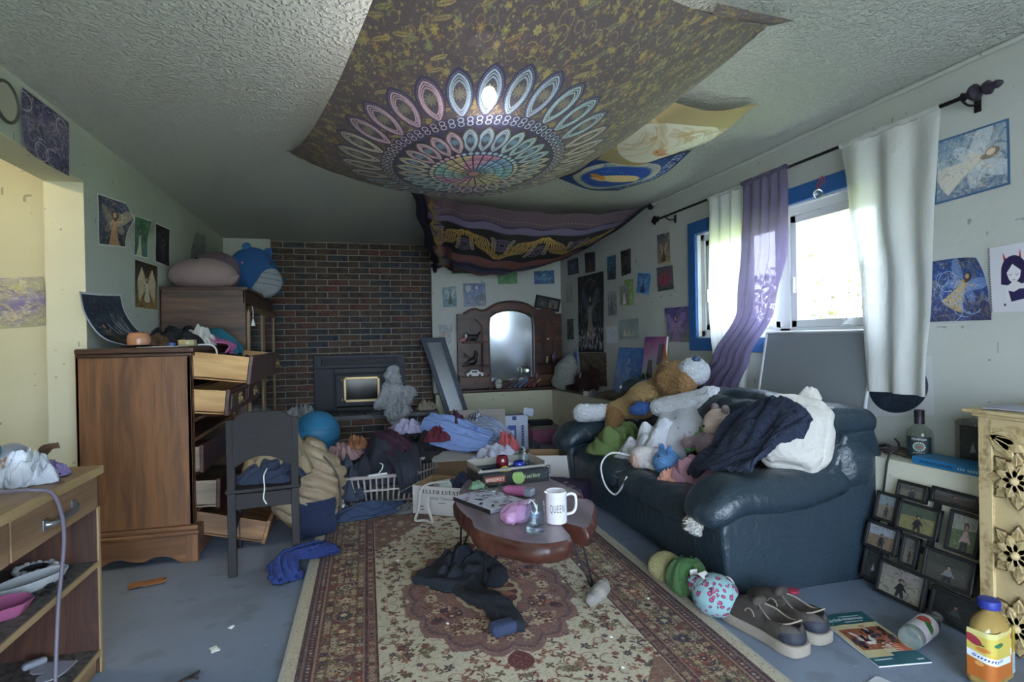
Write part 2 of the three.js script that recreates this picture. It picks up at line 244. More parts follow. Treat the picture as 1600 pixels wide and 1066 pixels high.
// ---- bricks ----
{
  const mMortar = M('#9c978c', 0.95, { bumpMap: bRough, bumpScale: 0.004 });
  const wall = struct('wall_brick', b2(bx0, bx1, 0, H, ZB - 0.2, ZB - 0.006, 0), mMortar);
  const cols = ['#5a4a3f', '#5e5044', '#534840', '#65493d', '#504a46', '#454749', '#58493e', '#625044', '#4d423c', '#6e4c3d', '#43454a', '#544539'];
  const mats = cols.map((c, i) => M('#ffffff', 0.88, { map: dtex(64, 64, (x, y) => { const k = 0.78 + 0.44 * fb(x * 8, y * 8, 100 + i, 8, 8, 4), q = hex3(c), m = fb(x * 3, y * 3, 130 + i, 3, 3, 3) > 0.62 ? 0.8 : 1; return [q[0] * k * m, q[1] * k * m, q[2] * k]; }, 0.24, 0.12, true), bumpMap: bRough, bumpScale: 0.004 }));
  const bw = 0.25, bh = 0.0748, j = 0.011, r = rng(5);
  const full = [0, 1, 2].map((k) => bx(bw - j, bh - j, 0.05, 0, 0, 0, 0.004));
  const half = {}; const cut = (w) => half[w.toFixed(3)] ??= bx(w, bh - j, 0.05, 0, 0, 0, 0.004);
  for (let row = 0; row < 32; row++) for (let x = bx0 - (row % 2 ? bw / 2 : 0); x < bx1; x += bw) {
    const a = Math.max(x + j / 2, bx0), b = Math.min(x + bw - j / 2, bx1), y = (row + 0.5) * bh; if (b - a < 0.03) { r(); continue; }
    if (y < 0.28) continue; if (y > 0.36 && y < 0.98 && a > -0.44 && b < 0.56) { r(); r(); continue; }
    const m = struct('brick', b - a > bw - j - 0.002 ? full[row % 3] : cut(b - a), mats[Math.floor(r() * 12)], wall); m.position.set((a + b) / 2, y, ZB - 0.012 + r() * 0.007); m.rotation.z = (r() - 0.5) * 0.008;
  }
  // hearth
  const hz0 = -6.72, hx0 = -0.93, hx1 = 0.95, hh = 0.345;
  const hearth = struct('hearth', b2(hx0, hx1, 0, hh - 0.045, ZB, hz0 - 0.006, 0), mMortar);
  const slab = M('#ffffff', 0.8, { map: dtex(128, 128, (x, y) => { const k = 0.36 + 0.18 * fb(x * 6, y * 6, 171, 6, 6, 4); return [k, k, k * 1.02]; }, 0.6, 0.6, true) });
  for (let k = 0; k < 5; k++) struct('slab', b2(hx0 + k * 0.376 + 0.004, hx0 + (k + 1) * 0.376 - 0.004, hh - 0.045, hh, ZB + 0.02, hz0 + 0.02, 0.006), slab, hearth);
  for (let row = 0; row < 4; row++) for (let x = hx0 - (row % 2 ? bw / 2 : 0); x < hx1; x += bw) {
    const a = Math.max(x + j / 2, hx0), b = Math.min(x + bw - j / 2, hx1); if (b - a < 0.03) continue;
    const m = struct('brick', b - a > bw - j - 0.002 ? full[row % 3] : cut(b - a), mats[Math.floor(r() * 12)], hearth); m.position.set((a + b) / 2, (row + 0.5) * bh, hz0 - 0.022 + r() * 0.005);
  }
}
// ---- window in the right wall ----
{
  const vinyl = M('#e2e4e6', 0.4), glass = M('#ffffff', 0.02, { transmission: 1, thickness: 0, ior: 1.5 }), blue = M('#2a5f9e', 0.55, { bumpMap: bRough, bumpScale: 0.0008 });
  const t = 0.1, X = XR;
  const trim = (n, ...b) => struct(n, b2(...b, 0.004), blue);
  trim('trim_4', X - 0.018, X + 0.01, wy0 - t, wy1 + t, wz0 - t, wz0); trim('trim_5', X - 0.018, X + 0.01, wy0 - t, wy1 + t, wz1, wz1 + t);
  trim('trim_6', X - 0.02, X + 0.01, wy1, wy1 + t, wz0, wz1); trim('trim_7', X - 0.02, X + 0.01, wy0 - t, wy0, wz0, wz1);
  const w = new THREE.Group(); w.name = 'window_1'; w.userData.kind = 'structure'; scene.add(w);
  const fx0 = X + 0.03, fx1 = X + 0.13;
  struct('window_frame', join(b2(fx0, fx1, wy0, wy0 + 0.06, wz0, wz1, 0.004), b2(fx0, fx1, wy1 - 0.06, wy1, wz0, wz1, 0.004), b2(fx0, fx1, wy0, wy1, wz0, wz0 + 0.06, 0.004), b2(fx0, fx1, wy0, wy1, wz1 - 0.06, wz1, 0.004), b2(fx0, fx1, wy0, wy1, -3.12, -3.03, 0.004)), vinyl, w);
  struct('window_reveal', join(b2(X, fx0, wy0, wy0 + 0.012, wz0, wz1, 0), b2(X, fx0, wy1 - 0.012, wy1, wz0, wz1, 0), b2(X, fx0, wy0, wy1, wz0, wz0 + 0.012, 0), b2(X, fx0, wy0, wy1, wz1 - 0.012, wz1, 0)), vinyl, w);
  for (const [a, b] of [[wz0 + 0.06, -3.12], [-3.03, wz1 - 0.06]]) {
    const y0 = wy0 + 0.06, y1 = wy1 - 0.06, s = 0.05;
    const sash = struct('sash', join(b2(fx0 + 0.01, fx1 - 0.02, y0, y0 + s, a, b, 0.006), b2(fx0 + 0.01, fx1 - 0.02, y1 - s, y1, a, b, 0.006), b2(fx0 + 0.01, fx1 - 0.02, y0, y1, a, a + s, 0.006), b2(fx0 + 0.01, fx1 - 0.02, y0, y1, b - s, b, 0.006)), vinyl, w);
    struct('pane', b2(fx0 + 0.04, fx0 + 0.046, y0 + s - 0.005, y1 - s + 0.005, a + s - 0.005, b - s + 0.005, 0), glass, sash);
    const zh = b > -2.6 ? -2.6 : -3.25;
    struct('crank_handle', join(bx(0.03, 0.018, 0.09, fx0 + 0.005, y0 + 0.008, zh), rod([fx0 - 0.01, y0 + 0.014, zh - 0.03], [fx0 - 0.03, y0 + 0.05, zh + 0.04], 0.007)), vinyl, sash);
    struct('latch', bx(0.02, 0.1, 0.018, fx0 + 0.004, 1.5, a + 0.03), vinyl, sash);
  }
  // rear opening: a plain sliding door
  const r = new THREE.Group(); r.name = 'door_1'; r.userData.kind = 'structure'; scene.add(r);
  struct('door_frame', join(b2(-1.0, 1.9, 0, 0.05, ZR + 0.05, ZR + 0.13, 0.003), b2(-1.0, 1.9, 2.05, 2.1, ZR + 0.05, ZR + 0.13, 0.003), ...[-1.0, 0.42, 1.85].map((x) => b2(x, x + 0.05, 0, 2.1, ZR + 0.05, ZR + 0.13, 0.003))), vinyl, r);
  for (const x of [-0.95, 0.47]) struct('pane', b2(x, x + 1.38, 0.05, 2.05, ZR + 0.085, ZR + 0.091, 0), glass, r);
}
// outside: lawn and a shrub beyond the window
{
  const lawn = struct('lawn', b2(3.2, 30, 0.3, 0.5, -25, 20, 0), M('#87934a', 0.95)); lawn.name = 'ground_outside';
  struct('patio', b2(-12, 14, -0.4, -0.2, ZR + 0.4, 22, 0), M('#8a8f86', 0.95)).name = 'ground_behind';
}

// hall ceiling lamp, out of view, that lights the hall through the opening
{
  const t = thing('hall_lamp', 'round warm ceiling lamp in the hall beyond the opening', 'lamp', [-2.25, 2.4, -2.9]);
  part(t, 'base', mUV(new THREE.CylinderGeometry(0.14, 0.14, 0.03, 30).translate(0, -0.015, 0)), M('#d9d9d6', 0.6)); part(t, 'shade', ell(0.13, 0.07, 0.13, 0, -0.04, 0, 24), M('#fff4d8', 0.5, { emissive: 0xffe2a0, emissiveIntensity: 3 }));
  const l = new THREE.PointLight(0xffeec8, 1.4); l.position.set(0, -0.06, 0); l.shadow.radius = 4; l.castShadow = true; l.name = 'lamp_light'; t.add(l);
}
// ================= FURNITURE =================
const wDress = M('#ffffff', 0.42, { map: wood('#81593a', '#5c3f2a', 201, 18), bumpMap: bRough, bumpScale: 0.0006 });
const wDark = M('#ffffff', 0.4, { map: wood('#4c3325', '#2a1c16', 211) }), wPine = M('#ffffff', 0.6, { map: wood('#cda46d', '#a87d4a', 221, 14) });
const wBoard = M('#ffffff', 0.6, { map: wood('#9c7550', '#6f5038', 231, 14) }), wRed = M('#ffffff', 0.35, { map: wood('#57352c', '#341f1d', 241) });
const wDesk = M('#ffffff', 0.45, { map: wood('#8c7053', '#6c533c', 251, 20) }), wBack = M('#ffffff', 0.55, { map: wood('#53362a', '#38241f', 261, 40) }), wEdge = M('#ffffff', 0.5, { map: wood('#a38a64', '#87704c', 271, 10) });
const wHutch = M('#ffffff', 0.38, { map: wood('#573527', '#33201b', 281, 22) }), wTable = M('#ffffff', 0.34, { map: wood('#8c7f86', '#6c6068', 291, 9, 0.4), bumpMap: bRough, bumpScale: 0.0015 });
const wBark = M('#ffffff', 0.4, { map: wood('#4c2a22', '#2e1814', 301, 6) });
const mBrass = M('#a3906a', 0.4, { metalness: 0.75 }), mIron = M('#1d1c20', 0.5, { metalness: 0.4 }), mBlack = M('#17181b', 0.6), mWhite = M('#d9d9d6', 0.6), mSteel = M('#8c8f95', 0.35, { metalness: 0.8 });
// ---- dresser ----
{
  const t = thing('dresser', 'brown wooden chest of drawers with drawers hanging open against the left wall', 'dresser');
  const x0 = XL + 0.01, x1 = -0.875, z0 = -4.72, z1 = -3.5, h = 1.18;
  part(t, 'side_panel', b2(x0, x1, 0.2, h - 0.03, z1 - 0.025, z1, 0.003, 1), wDress);
  part(t, 'side_panel', b2(x0, x1, 0, h - 0.03, z0, z0 + 0.025, 0.003, 1), wDress);
  part(t, 'back_panel', b2(x0, x0 + 0.012, 0.1, h - 0.03, z0, z1, 0), wBack);
  part(t, 'top', join(b2(x0, x1 + 0.02, h - 0.03, h, z0 - 0.015, z1 + 0.018, 0.008, 0), b2(x0, x1 + 0.008, h - 0.05, h - 0.03, z0, z1 + 0.008, 0.006, 0)), wDark);
  part(t, 'face_frame', join(b2(x1 - 0.02, x1, 0.2, h - 0.05, z1 - 0.06, z1, 0.003, 1), b2(x1 - 0.02, x1, 0.2, h - 0.05, z0, z0 + 0.05, 0.003, 1), ...[0.95, 0.765, 0.655, 0.46, 0.25].map((y) => b2(x1 - 0.02, x1 - 0.003, y - 0.012, y + 0.008, z0, z1, 0.002, 2))), wDress);
  part(t, 'dust_panel', join(...[0.945, 0.65, 0.24].map((y) => b2(x0 + 0.02, x1 - 0.02, y - 0.006, y, z0 + 0.03, z1 - 0.03, 0))), wBack);
  // moulded plinth with a scalloped foot
  const s = new THREE.Shape(); const xa = x0, xb = x1 + 0.02;
  s.moveTo(xa, 0); s.lineTo(xa + 0.09, 0); s.quadraticCurveTo(xa + 0.12, 0.055, xa + 0.2, 0.05); s.quadraticCurveTo(xa + 0.26, 0.025, xa + 0.31, 0.028); s.quadraticCurveTo(xa + 0.38, 0.07, xa + 0.45, 0.03); s.lineTo(xa + 0.48, 0.005); s.lineTo(xb, 0); s.lineTo(xb, 0.15); s.lineTo(xa, 0.15); s.closePath();
  part(t, 'plinth', join(extr(s, 0.016, 0.003).translate(0, 0, z1 + 0.003), b2(xa, xb + 0.012, 0.145, 0.175, z1 - 0.01, z1 + 0.033, 0.013, 0), b2(xa, xb + 0.006, 0.172, 0.2, z1 - 0.01, z1 + 0.022, 0.009, 0), b2(x1, xb + 0.002, 0.02, 0.18, z0, z1 + 0.015, 0.006, 2)), wDress);
  part(t, 'corner_block', b2(x1 - 0.035, xb + 0.004, 0, 0.15, z1 - 0.03, z1 + 0.026, 0.005, 1), wDress);
  const pull = () => join(at(mUV(new THREE.CylinderGeometry(0.026, 0.03, 0.006, 10)), 0, 0, 0, 0, 0, -PI / 2), ...[0, 1, 2, 3, 4, 5].map((k) => ell(0.007, 0.012, 0.012, 0.006, 0.028 * sin(k * 1.047), 0.03 * cos(k * 1.047), 8)), tube([[0.006, 0, -0.032], [0.024, -0.016, -0.02], [0.03, -0.022, 0], [0.024, -0.016, 0.02], [0.006, 0, 0.032]], 0.004, 12, 6), ell(0.012, 0.012, 0.012, 0.012, 0, 0, 10));
  const zl = z1 - 0.065, zr = z0 + 0.055, dl = zl - zr, zc = (zl + zr) / 2;
  function drawer(y, hh, out, tilt, fm, sm, panels, pulls = 2, yaw = 0) {
    const g = new THREE.Group(); g.name = 'drawer'; g.position.set(x1 + out, y, zc); g.rotation.set(0, yaw, tilt); t.add(g);
    const d = 0.47;
    part(g, 'drawer_tray', join(b2(-d, 0, 0, hh - 0.01, dl / 2 - 0.016, dl / 2, 0.002, 0), b2(-d, 0, 0, hh - 0.01, -dl / 2, -dl / 2 + 0.016, 0.002, 0), b2(-d, 0, 0.008, 0.014, -dl / 2, dl / 2, 0, 0), b2(-d, -d + 0.016, 0, hh - 0.01, -dl / 2, dl / 2, 0.002, 2)), sm);
    const fr = part(g, 'drawer_front', join(b2(0, 0.022, -0.006, hh, -dl / 2 - 0.01, dl / 2 + 0.01, 0.005, 2), ...(panels ? [[-dl / 2 + 0.04, -0.03], [0.03, dl / 2 - 0.04]].flatMap(([a, b]) => [b2(0.02, 0.029, 0.02, 0.034, a, b, 0.003), b2(0.02, 0.029, hh - 0.036, hh - 0.022, a, b, 0.003), b2(0.02, 0.029, 0.02, hh - 0.022, a, a + 0.014, 0.003), b2(0.02, 0.029, 0.02, hh - 0.022, b - 0.014, b, 0.003)]) : [])), fm);
    if (pulls) for (const z of panels ? [-dl / 4, dl / 4] : [-dl / 2 + 0.06]) part(g, 'drawer_pull', pull().translate(0.026, hh / 2, z), mBrass, 'ornate brass drawer pull');
    return g;
  }
  drawer(0.965, 0.16, 0.27, -0.13, wRed, wPine, false);
  drawer(0.79, 0.145, 0.15, -0.1, wRed, wPine, true);
  const grey = M('#ffffff', 0.6, { map: wood('#8a7a64', '#64574a', 236, 14) });
  drawer(0.475, 0.15, 0.02, 0, wRed, grey, false, 0);
  drawer(0.27, 0.16, 0.1, -0.03, wRed, grey, false, 0);
  const low = drawer(0.08, 0.135, 0.3, -0.26, wBoard, wBoard, false, 0, 0); low.position.y = 0.02; low.position.x = -0.55;
  low.position.z = zc - 0.05;
}
{
  const t = thing('loose_drawer', 'light wooden drawer lying loose on the floor beyond the dark chair', 'drawer', [-0.5, 0.005, -4.4], 0.5);
  part(t, 'tray', join(b2(-0.2, 0.2, 0, 0.13, 0.24, 0.255, 0.002, 0), b2(-0.2, 0.2, 0, 0.13, -0.255, -0.24, 0.002, 0), b2(-0.2, 0.2, 0, 0.008, -0.25, 0.25, 0), b2(-0.2, -0.185, 0, 0.13, -0.25, 0.25, 0.002)), wBoard); part(t, 'front', b2(0.2, 0.22, -0.004, 0.15, -0.27, 0.27, 0.003), wRed);
}
// ---- tall display cabinet ----
{
  const t = thing('display_cabinet', 'tall dark wooden cabinet with glazed doors beside the brick wall', 'cabinet');
  const x0 = XL + 0.015, x1 = -0.82, z0 = -6.4, z1 = -4.86, h = 1.635;
  part(t, 'side_panel', b2(x0, x1, 0, h - 0.02, z1 - 0.02, z1, 0.003, 0), M('#ffffff', 0.42, { map: wood('#6b4d38', '#3d2b22', 206, 16) }));
  part(t, 'side_panel', b2(x0, x1, 0, h - 0.02, z0, z0 + 0.02, 0.003, 1), wDark); part(t, 'back_panel', b2(x0, x0 + 0.01, 0, h, z0, z1, 0), wBack);
  part(t, 'top', b2(x0, x1 + 0.02, h - 0.025, h, z0 - 0.01, z1 + 0.008, 0.006, 2), wDark);
  part(t, 'header', b2(x1 - 0.02, x1, h - 0.13, h - 0.02, z0, z1, 0.004, 2), wDark); part(t, 'base', b2(x0, x1, 0, 0.1, z0, z1, 0.004, 2), wDark);
  for (const y of [0.45, 0.8, 1.15]) part(t, 'shelf', b2(x0, x1 - 0.03, y, y + 0.018, z0 + 0.02, z1 - 0.02, 0.002), wDark);
  const pane = M('#dfe6e6', 0.05, { transmission: 1, thickness: 0 });
  const wf = M('#ffffff', 0.45, { map: wood('#8d7350', '#65503a', 209, 16) });
  for (const [a, b] of [[z1 - 0.03, -5.62], [-5.64, z0 + 0.02]]) {
    const y0 = 0.12, y1 = h - 0.14, s = 0.05;
    const d = part(t, 'door', join(b2(x1, x1 + 0.022, y0, y1, a - s, a, 0.004, 1), b2(x1, x1 + 0.022, y0, y1, b, b + s, 0.004, 1), b2(x1, x1 + 0.022, y0, y0 + s, a, b, 0.004, 2), b2(x1, x1 + 0.022, y1 - s, y1, a, b, 0.004, 2)), wf);
    part(d, 'pane', b2(x1 + 0.008, x1 + 0.012, y0 + s, y1 - s, b + s, a - s, 0), pane); part(d, 'knob', ell(0.012, 0.014, 0.014, x1 + 0.032, 0.85, a > -5.3 ? b + 0.025 : a - 0.025, 10), mBrass);
  }
  const ts = part(t, 'tassel', join(tube([[x1 + 0.03, 1.49, -4.98], [x1 + 0.035, 1.44, -4.985], [x1 + 0.034, 1.4, -4.98]], 0.003, 8, 5), mUV(new THREE.ConeGeometry(0.02, 0.07, 10).translate(x1 + 0.034, 1.365, -4.98))), mWhite, 'small white tassel on the door');
}
// ---- desk with open shelves, left foreground ----
{
  const t = thing('desk', 'light brown wooden desk with a drawer above open shelves, cut by the left edge', 'desk');
  const xb = -1.36, xf = -0.92, z1 = -2.43, z0 = -1.25, h = 0.757;
  part(t, 'desk_top', join(b2(xb, xf + 0.012, h - 0.03, h, z1, z0, 0.004, 2)), wDesk); part(t, 'edge_strip', b2(xf + 0.01, xf + 0.017, h - 0.03, h - 0.001, z1, z0, 0.001, 2), wEdge);
  part(t, 'side_panel', b2(xb, xf, 0, h - 0.03, z1 + 0.004, z1 + 0.02, 0.002, 1), wBack); part(t, 'edge_strip', b2(xf - 0.002, xf + 0.004, 0, h - 0.15, z1 + 0.003, z1 + 0.021, 0.001, 1), wEdge);
  part(t, 'side_panel', b2(xb, xf, 0, h - 0.03, z0 - 0.02, z0 - 0.004, 0.002, 1), wDesk);
  part(t, 'back_panel', b2(xb + 0.1, xb + 0.112, 0.02, h - 0.03, z1 + 0.02, z0 - 0.02, 0, 1), wBack);
  for (const [za, zb, hand] of [[z1 + 0.022, -1.865, 1], [-1.855, z0 - 0.022, 0]]) {
    const d = part(t, 'drawer', b2(xf - 0.02, xf + 0.004, h - 0.152, h - 0.036, za, zb, 0.003, 2), wDesk);
    if (hand) part(d, 'handle', join(tube([[xf + 0.004, h - 0.09, -2.22], [xf + 0.024, h - 0.092, -2.205], [xf + 0.03, h - 0.097, -2.13], [xf + 0.024, h - 0.1, -2.055], [xf + 0.004, h - 0.1, -2.04]], 0.009, 20, 8), bx(0.004, 0.035, 0.03, xf + 0.006, h - 0.09, -2.22), bx(0.004, 0.035, 0.03, xf + 0.006, h - 0.1, -2.04)), mSteel, 'grey metal bail handle');
  }
  const dusty = M('#ffffff', 0.85, { map: dtex(256, 256, (x, y) => { const a = fb(x * 30, y * 30, 311, 30, 30, 3), b = fb(x * 8, y * 8, 312, 8, 8, 4); return mix3([0.36, 0.33, 0.32], [0.2, 0.18, 0.17], sst(a + 0.3 * b, 0.5, 1.0)); }, 0.4, 0.4, true) });
  for (const [y, m] of [[0.41, dusty], [0.085, dusty]]) { const s = part(t, 'shelf', b2(xb + 0.11, xf - 0.002, y - 0.02, y, z1 + 0.02, z0 - 0.02, 0.002, 2), m); part(s, 'shelf_edge', b2(xf - 0.004, xf + 0.003, y - 0.02, y, z1 + 0.02, z0 - 0.02, 0.001, 2), wEdge); }
  part(t, 'kick_board', b2(xf - 0.03, xf - 0.012, 0, 0.065, z1 + 0.02, z0 - 0.02, 0.002, 2), wDesk);
}
// ---- dark wooden chair ----
{
  const t = thing('wooden_chair', 'old dark painted wooden chair seen from behind with clothes on its seat', 'chair', [-0.625, 0, -3.21], 0.1);
  const m = M('#ffffff', 0.68, { map: dtex(128, 128, (x, y) => { const a = fb(x * 9, y * 20, 321, 9, 20, 4); return mix3([0.085, 0.07, 0.078], [0.12, 0.1, 0.11], a); }, 0.4, 0.4, true), bumpMap: bRough, bumpScale: 0.0008 });
  const w = 0.305, d = 0.42, pr = (pts, wd, x) => extr(shp(pts.map((p) => [p[0], p[1]])), wd, 0.003).rotateY(-PI / 2).translate(x + wd / 2, 0, 0);
  // rear legs run up as back posts, leaning back
  for (const x of [0, w]) part(t, 'rear_leg', pr([[0.03, 0], [-0.004, 0], [-0.016, 0.42], [0.02, 0.8], [0.038, 0.8], [0.022, 0.42]], 0.034, x), m);
  for (const x of [0, w]) part(t, 'front_leg', rod([x, 0, -d], [x, 0.42, -d], 0.015, 0.02, 4), m);
  part(t, 'seat', bx(w + 0.06, 0.025, d + 0.06, w / 2, 0.432, -d / 2, 0.01), m);
  part(t, 'apron', join(bx(w, 0.08, 0.018, w / 2, 0.375, 0.0), bx(w, 0.06, 0.018, w / 2, 0.385, -d), bx(0.018, 0.06, d, 0, 0.385, -d / 2), bx(0.018, 0.06, d, w, 0.385, -d / 2)), m);
  part(t, 'stretcher', rod([0, 0.25, -d], [w, 0.29, -d], 0.012), m); part(t, 'stretcher', rod([0, 0.2, 0], [0, 0.2, -d], 0.011), m); part(t, 'stretcher', rod([w, 0.2, 0], [w, 0.2, -d], 0.011), m);
  const s = new THREE.Shape(); s.moveTo(0.012, 0.56); s.lineTo(0.012, 0.77); s.quadraticCurveTo(0.016, 0.84, 0.09, 0.842); s.lineTo(w - 0.09, 0.842); s.quadraticCurveTo(w - 0.016, 0.84, w - 0.012, 0.77); s.lineTo(w - 0.012, 0.56); s.lineTo(w - 0.04, 0.565); s.quadraticCurveTo(w / 2, 0.66, 0.04, 0.575); s.closePath();
  const b = part(t, 'backrest', extr(s, 0.014, 0.003, 2), m); b.rotation.x = 0.075; b.position.z = -0.028;
  const e = part(t, 'bare_patch', bx(0.014, 0.1, 0.02, w + 0.014, 0.75, 0.02, 0.003, 1), wEdge, 'pale bare wood where the paint has broken off');
}
// ---- live-edge coffee table ----
const TY = 0.4;
{
  const t = thing('coffee_table', 'low coffee table of a cracked live-edge wood slab on black hairpin legs', 'table');
  const o = [[0.51, -2.905], [0.55, -3.06], [0.66, -3.26], [0.8, -3.36], [0.92, -3.25], [1.03, -3.12], [1.08, -2.9], [1.098, -2.69], [1.03, -2.655], [1.036, -2.635], [1.09, -2.6], [1.085, -2.5], [1.0, -2.33], [0.945, -2.235], [0.91, -2.21], [0.845, -2.32], [0.835, -2.31], [0.826, -2.2], [0.812, -2.115], [0.735, -2.085], [0.65, -2.105], [0.555, -2.2], [0.475, -2.345], [0.48, -2.46], [0.468, -2.53], [0.455, -2.68], [0.465, -2.79]];
  const sharp = [8, 9, 15, 16];
  const pts = []; o.forEach((p, i) => { const q = o[(i + 1) % o.length], k = Math.max(2, Math.round(Math.hypot(q[0] - p[0], q[1] - p[1]) / 0.02)); const P0 = o[(i - 1 + o.length) % o.length], P3 = o[(i + 2) % o.length]; for (let j = 0; j < k; j++) { const u = j / k, lin = sharp.includes(i) || sharp.includes(i + 1); pts.push(lin ? [lerp(p[0], q[0], u), lerp(p[1], q[1], u)] : [cr(P0[0], p[0], q[0], P3[0], u), cr(P0[1], p[1], q[1], P3[1], u)]); } });
  const n = pts.length, ctr = [0.77, -2.7], rings = [[0.99, TY - 0.002], [1.0, TY - 0.01], [1.02, TY - 0.03], [1.015, TY - 0.055], [0.985, TY - 0.08]];
  const P = [], ix = []; rings.forEach(([s, y], k) => pts.forEach(([x, z], i) => { const w = 1 + (k ? 0.022 * N3(x * 22, y * 14, z * 22) + 0.012 * ridge(x * 40, y * 9, z * 40) : 0); P.push(ctr[0] + (x - ctr[0]) * s * w, y, ctr[1] + (z - ctr[1]) * s * w); }));
  for (let k = 0; k < rings.length - 1; k++) for (let i = 0; i < n; i++) { const a = k * n + i, b = k * n + ((i + 1) % n); ix.push(a, a + n, b, b, a + n, b + n); }
  const g = new THREE.BufferGeometry(); g.setAttribute('position', new THREE.Float32BufferAttribute(P, 3)); g.setIndex(ix); g.computeVertexNormals();
  part(t, 'bark_edge', mUV(g), wBark, 'reddish brown live edge');
  const sh = shp(pts.map(([x, z]) => [ctr[0] + (x - ctr[0]) * 0.99, -(ctr[1] + (z - ctr[1]) * 0.99)])); const top = new THREE.ShapeGeometry(sh).rotateX(-PI / 2);
  part(t, 'slab_top', mUV(top.clone().translate(0, TY - 0.0015, 0), 2), wTable, 'dusty grey-brown slab surface'); part(t, 'slab_underside', mUV(top.clone().translate(0, TY - 0.078, 0)), wBark);
  const leg = (x, z, tx, tz, sp) => { const y = TY - 0.075; return join(tube([[tx - sp[0], y, tz - sp[1]], [x - sp[0] * 0.12, 0.012, z - sp[1] * 0.12], [x, 0.004, z], [x + sp[0] * 0.12, 0.012, z + sp[1] * 0.12], [tx + sp[0], y, tz + sp[1]]], 0.0055, 30, 7), at(bx(0.11, 0.004, 0.05, 0, 0, 0), tx, y, tz)); };
  part(t, 'hairpin_leg', leg(0.565, -2.62, 0.6, -2.5, [0.05, -0.02]), mIron); part(t, 'hairpin_leg', leg(1.06, -2.49, 0.985, -2.58, [-0.02, -0.055]), mIron); part(t, 'hairpin_leg', leg(0.565, -3.19, 0.6, -3.06, [0.05, 0.02]), mIron);
  for (const [x, z, r] of [[0.72, -2.33, 0.02], [0.9, -2.5, 0.026]]) part(t, 'drop', mUV(new THREE.CylinderGeometry(r, r, 0.001, 14).translate(x + 0.2, TY, z - 0.35)), M('#6b5d60', 0.2));
}
// ---- sofa ----
{
  const t = thing('leather_sofa', 'worn dark blue leather sofa along the right wall heaped with toys and clothes', 'sofa', [0, 0, 0]);
  const L = M('#26343f', 0.36, { bumpMap: bLeather, bumpScale: 0.0035, clearcoat: 0.15, clearcoatRoughness: 0.4 });
  const z0 = -4.36, z1 = -2.19, y = 0.36;
  part(t, 'base', puff(0.82, 0.27, z1 - z0 - 0.3, { r: 0.02, n: 14, wr: 0.004 }).translate(2.02, 0.16, (z0 + z1) / 2), L);
  const seat = (za, zb, s) => part(t, 'seat_cushion', puff(0.68, 0.17, zb - za, { r: 0.07, bulge: [0.02, 0.025, 0.01], n: 30, wr: 0.007, wf: 8, seed: s }).translate(1.93, y - 0.085, (za + zb) / 2), L);
  seat(-4.06, -3.33, 1); seat(-3.335, -2.46, 4);
  part(t, 'front_panel', puff(0.05, 0.22, 1.62, { r: 0.02, n: 12, wr: 0.004, wf: 7 }).translate(1.625, 0.14, -3.26), L);
  const back = (za, zb, s) => part(t, 'back_cushion', puff(0.27, 0.5, zb - za, { r: 0.11, bulge: [0.05, 0.03, 0.02], n: 30, wr: 0.009, wf: 7, seed: s }).rotateZ(-0.16).translate(2.27, 0.585, (za + zb) / 2), L);
  back(-4.22, -3.34, 7); back(-3.36, -2.46, 9);
  part(t, 'back_frame', puff(0.16, 0.62, z1 - z0 - 0.06, { r: 0.06, n: 12, wr: 0.004 }).translate(2.38, 0.4, (z0 + z1) / 2), L);
  for (const [zc, s, e] of [[-2.33, 1, 1], [-4.22, -1, -1]]) {
    const sh = shp([[1.66, 0.02], [1.62, 0.1], [1.6, 0.3], [1.62, 0.4], [1.75, 0.44], [2.1, 0.46], [2.22, 0.55], [2.28, 0.68], [2.42, 0.7], [2.46, 0.6], [2.45, 0.02]]);
    const g = extr(sh, 0.2, 0.03, 4); const pn = part(t, 'arm_panel', g.translate(0, 0, zc - 0.1), L);
    part(t, 'arm_pad', puff(0.78, 0.17, 0.3, { r: 0.08, bulge: [0.03, 0.02, 0.01], n: 28, wr: 0.005, wf: 7, seed: 12 + s, warp: (q) => { q.y += 0.05 * sst(q.x, 0.05, 0.38) - 0.06 * sst(-q.x, 0.22, 0.42); } }).translate(1.92, 0.43, zc), L);
    part(t, 'arm_wing', puff(0.32, 0.34, 0.27, { r: 0.13, bulge: [0.02, 0.02, 0.03], n: 24, wr: 0.005, wf: 7, seed: 22 + s }).translate(2.33, 0.56, zc), L);
    part(t, 'arm_wing_top', puff(0.36, 0.13, 0.26, { r: 0.06, bulge: [0.02, 0.02, 0.01], n: 20, wr: 0.004, wf: 7, seed: 32 + s }).rotateZ(-0.06).translate(2.3, 0.755, zc), L);
  }
  part(t, 'torn_seam', tube([...Array(24)].map((_, k) => [1.592 + 0.006 * N3(k, 1, 2), 0.3 + 0.012 * N3(k * 0.6, 5, 1), lerp(-3.42, -2.5, k / 23)]), 0.0035, 120, 5), M('#7d8288', 0.8), 'pale torn seam'); part(t, 'torn_seam', tube([...Array(14)].map((_, k) => [lerp(1.6, 1.86, k / 13), 0.325 + 0.045 * sst(k, 0, 8), -3.335 + 0.006 * N3(k, 3, 2)]), 0.0035, 60, 5), M('#7d8288', 0.8));
  part(t, 'stuffing', heap(0.1, 0.12, 0.06, { seed: 9, f: 7, amp: 0.8, n: 50, m: 20 }).rotateZ(PI / 2).translate(1.545, 0.3, -2.36), M('#b9b7b2', 1, { bumpMap: bFur, bumpScale: 0.01 }), 'pale padding spilling from a torn arm corner');
  for (const z of [-4.2, -2.34]) for (const x of [1.72, 2.36]) part(t, 'foot', bx(0.06, 0.03, 0.06, x, 0.016, z), mBlack);
}
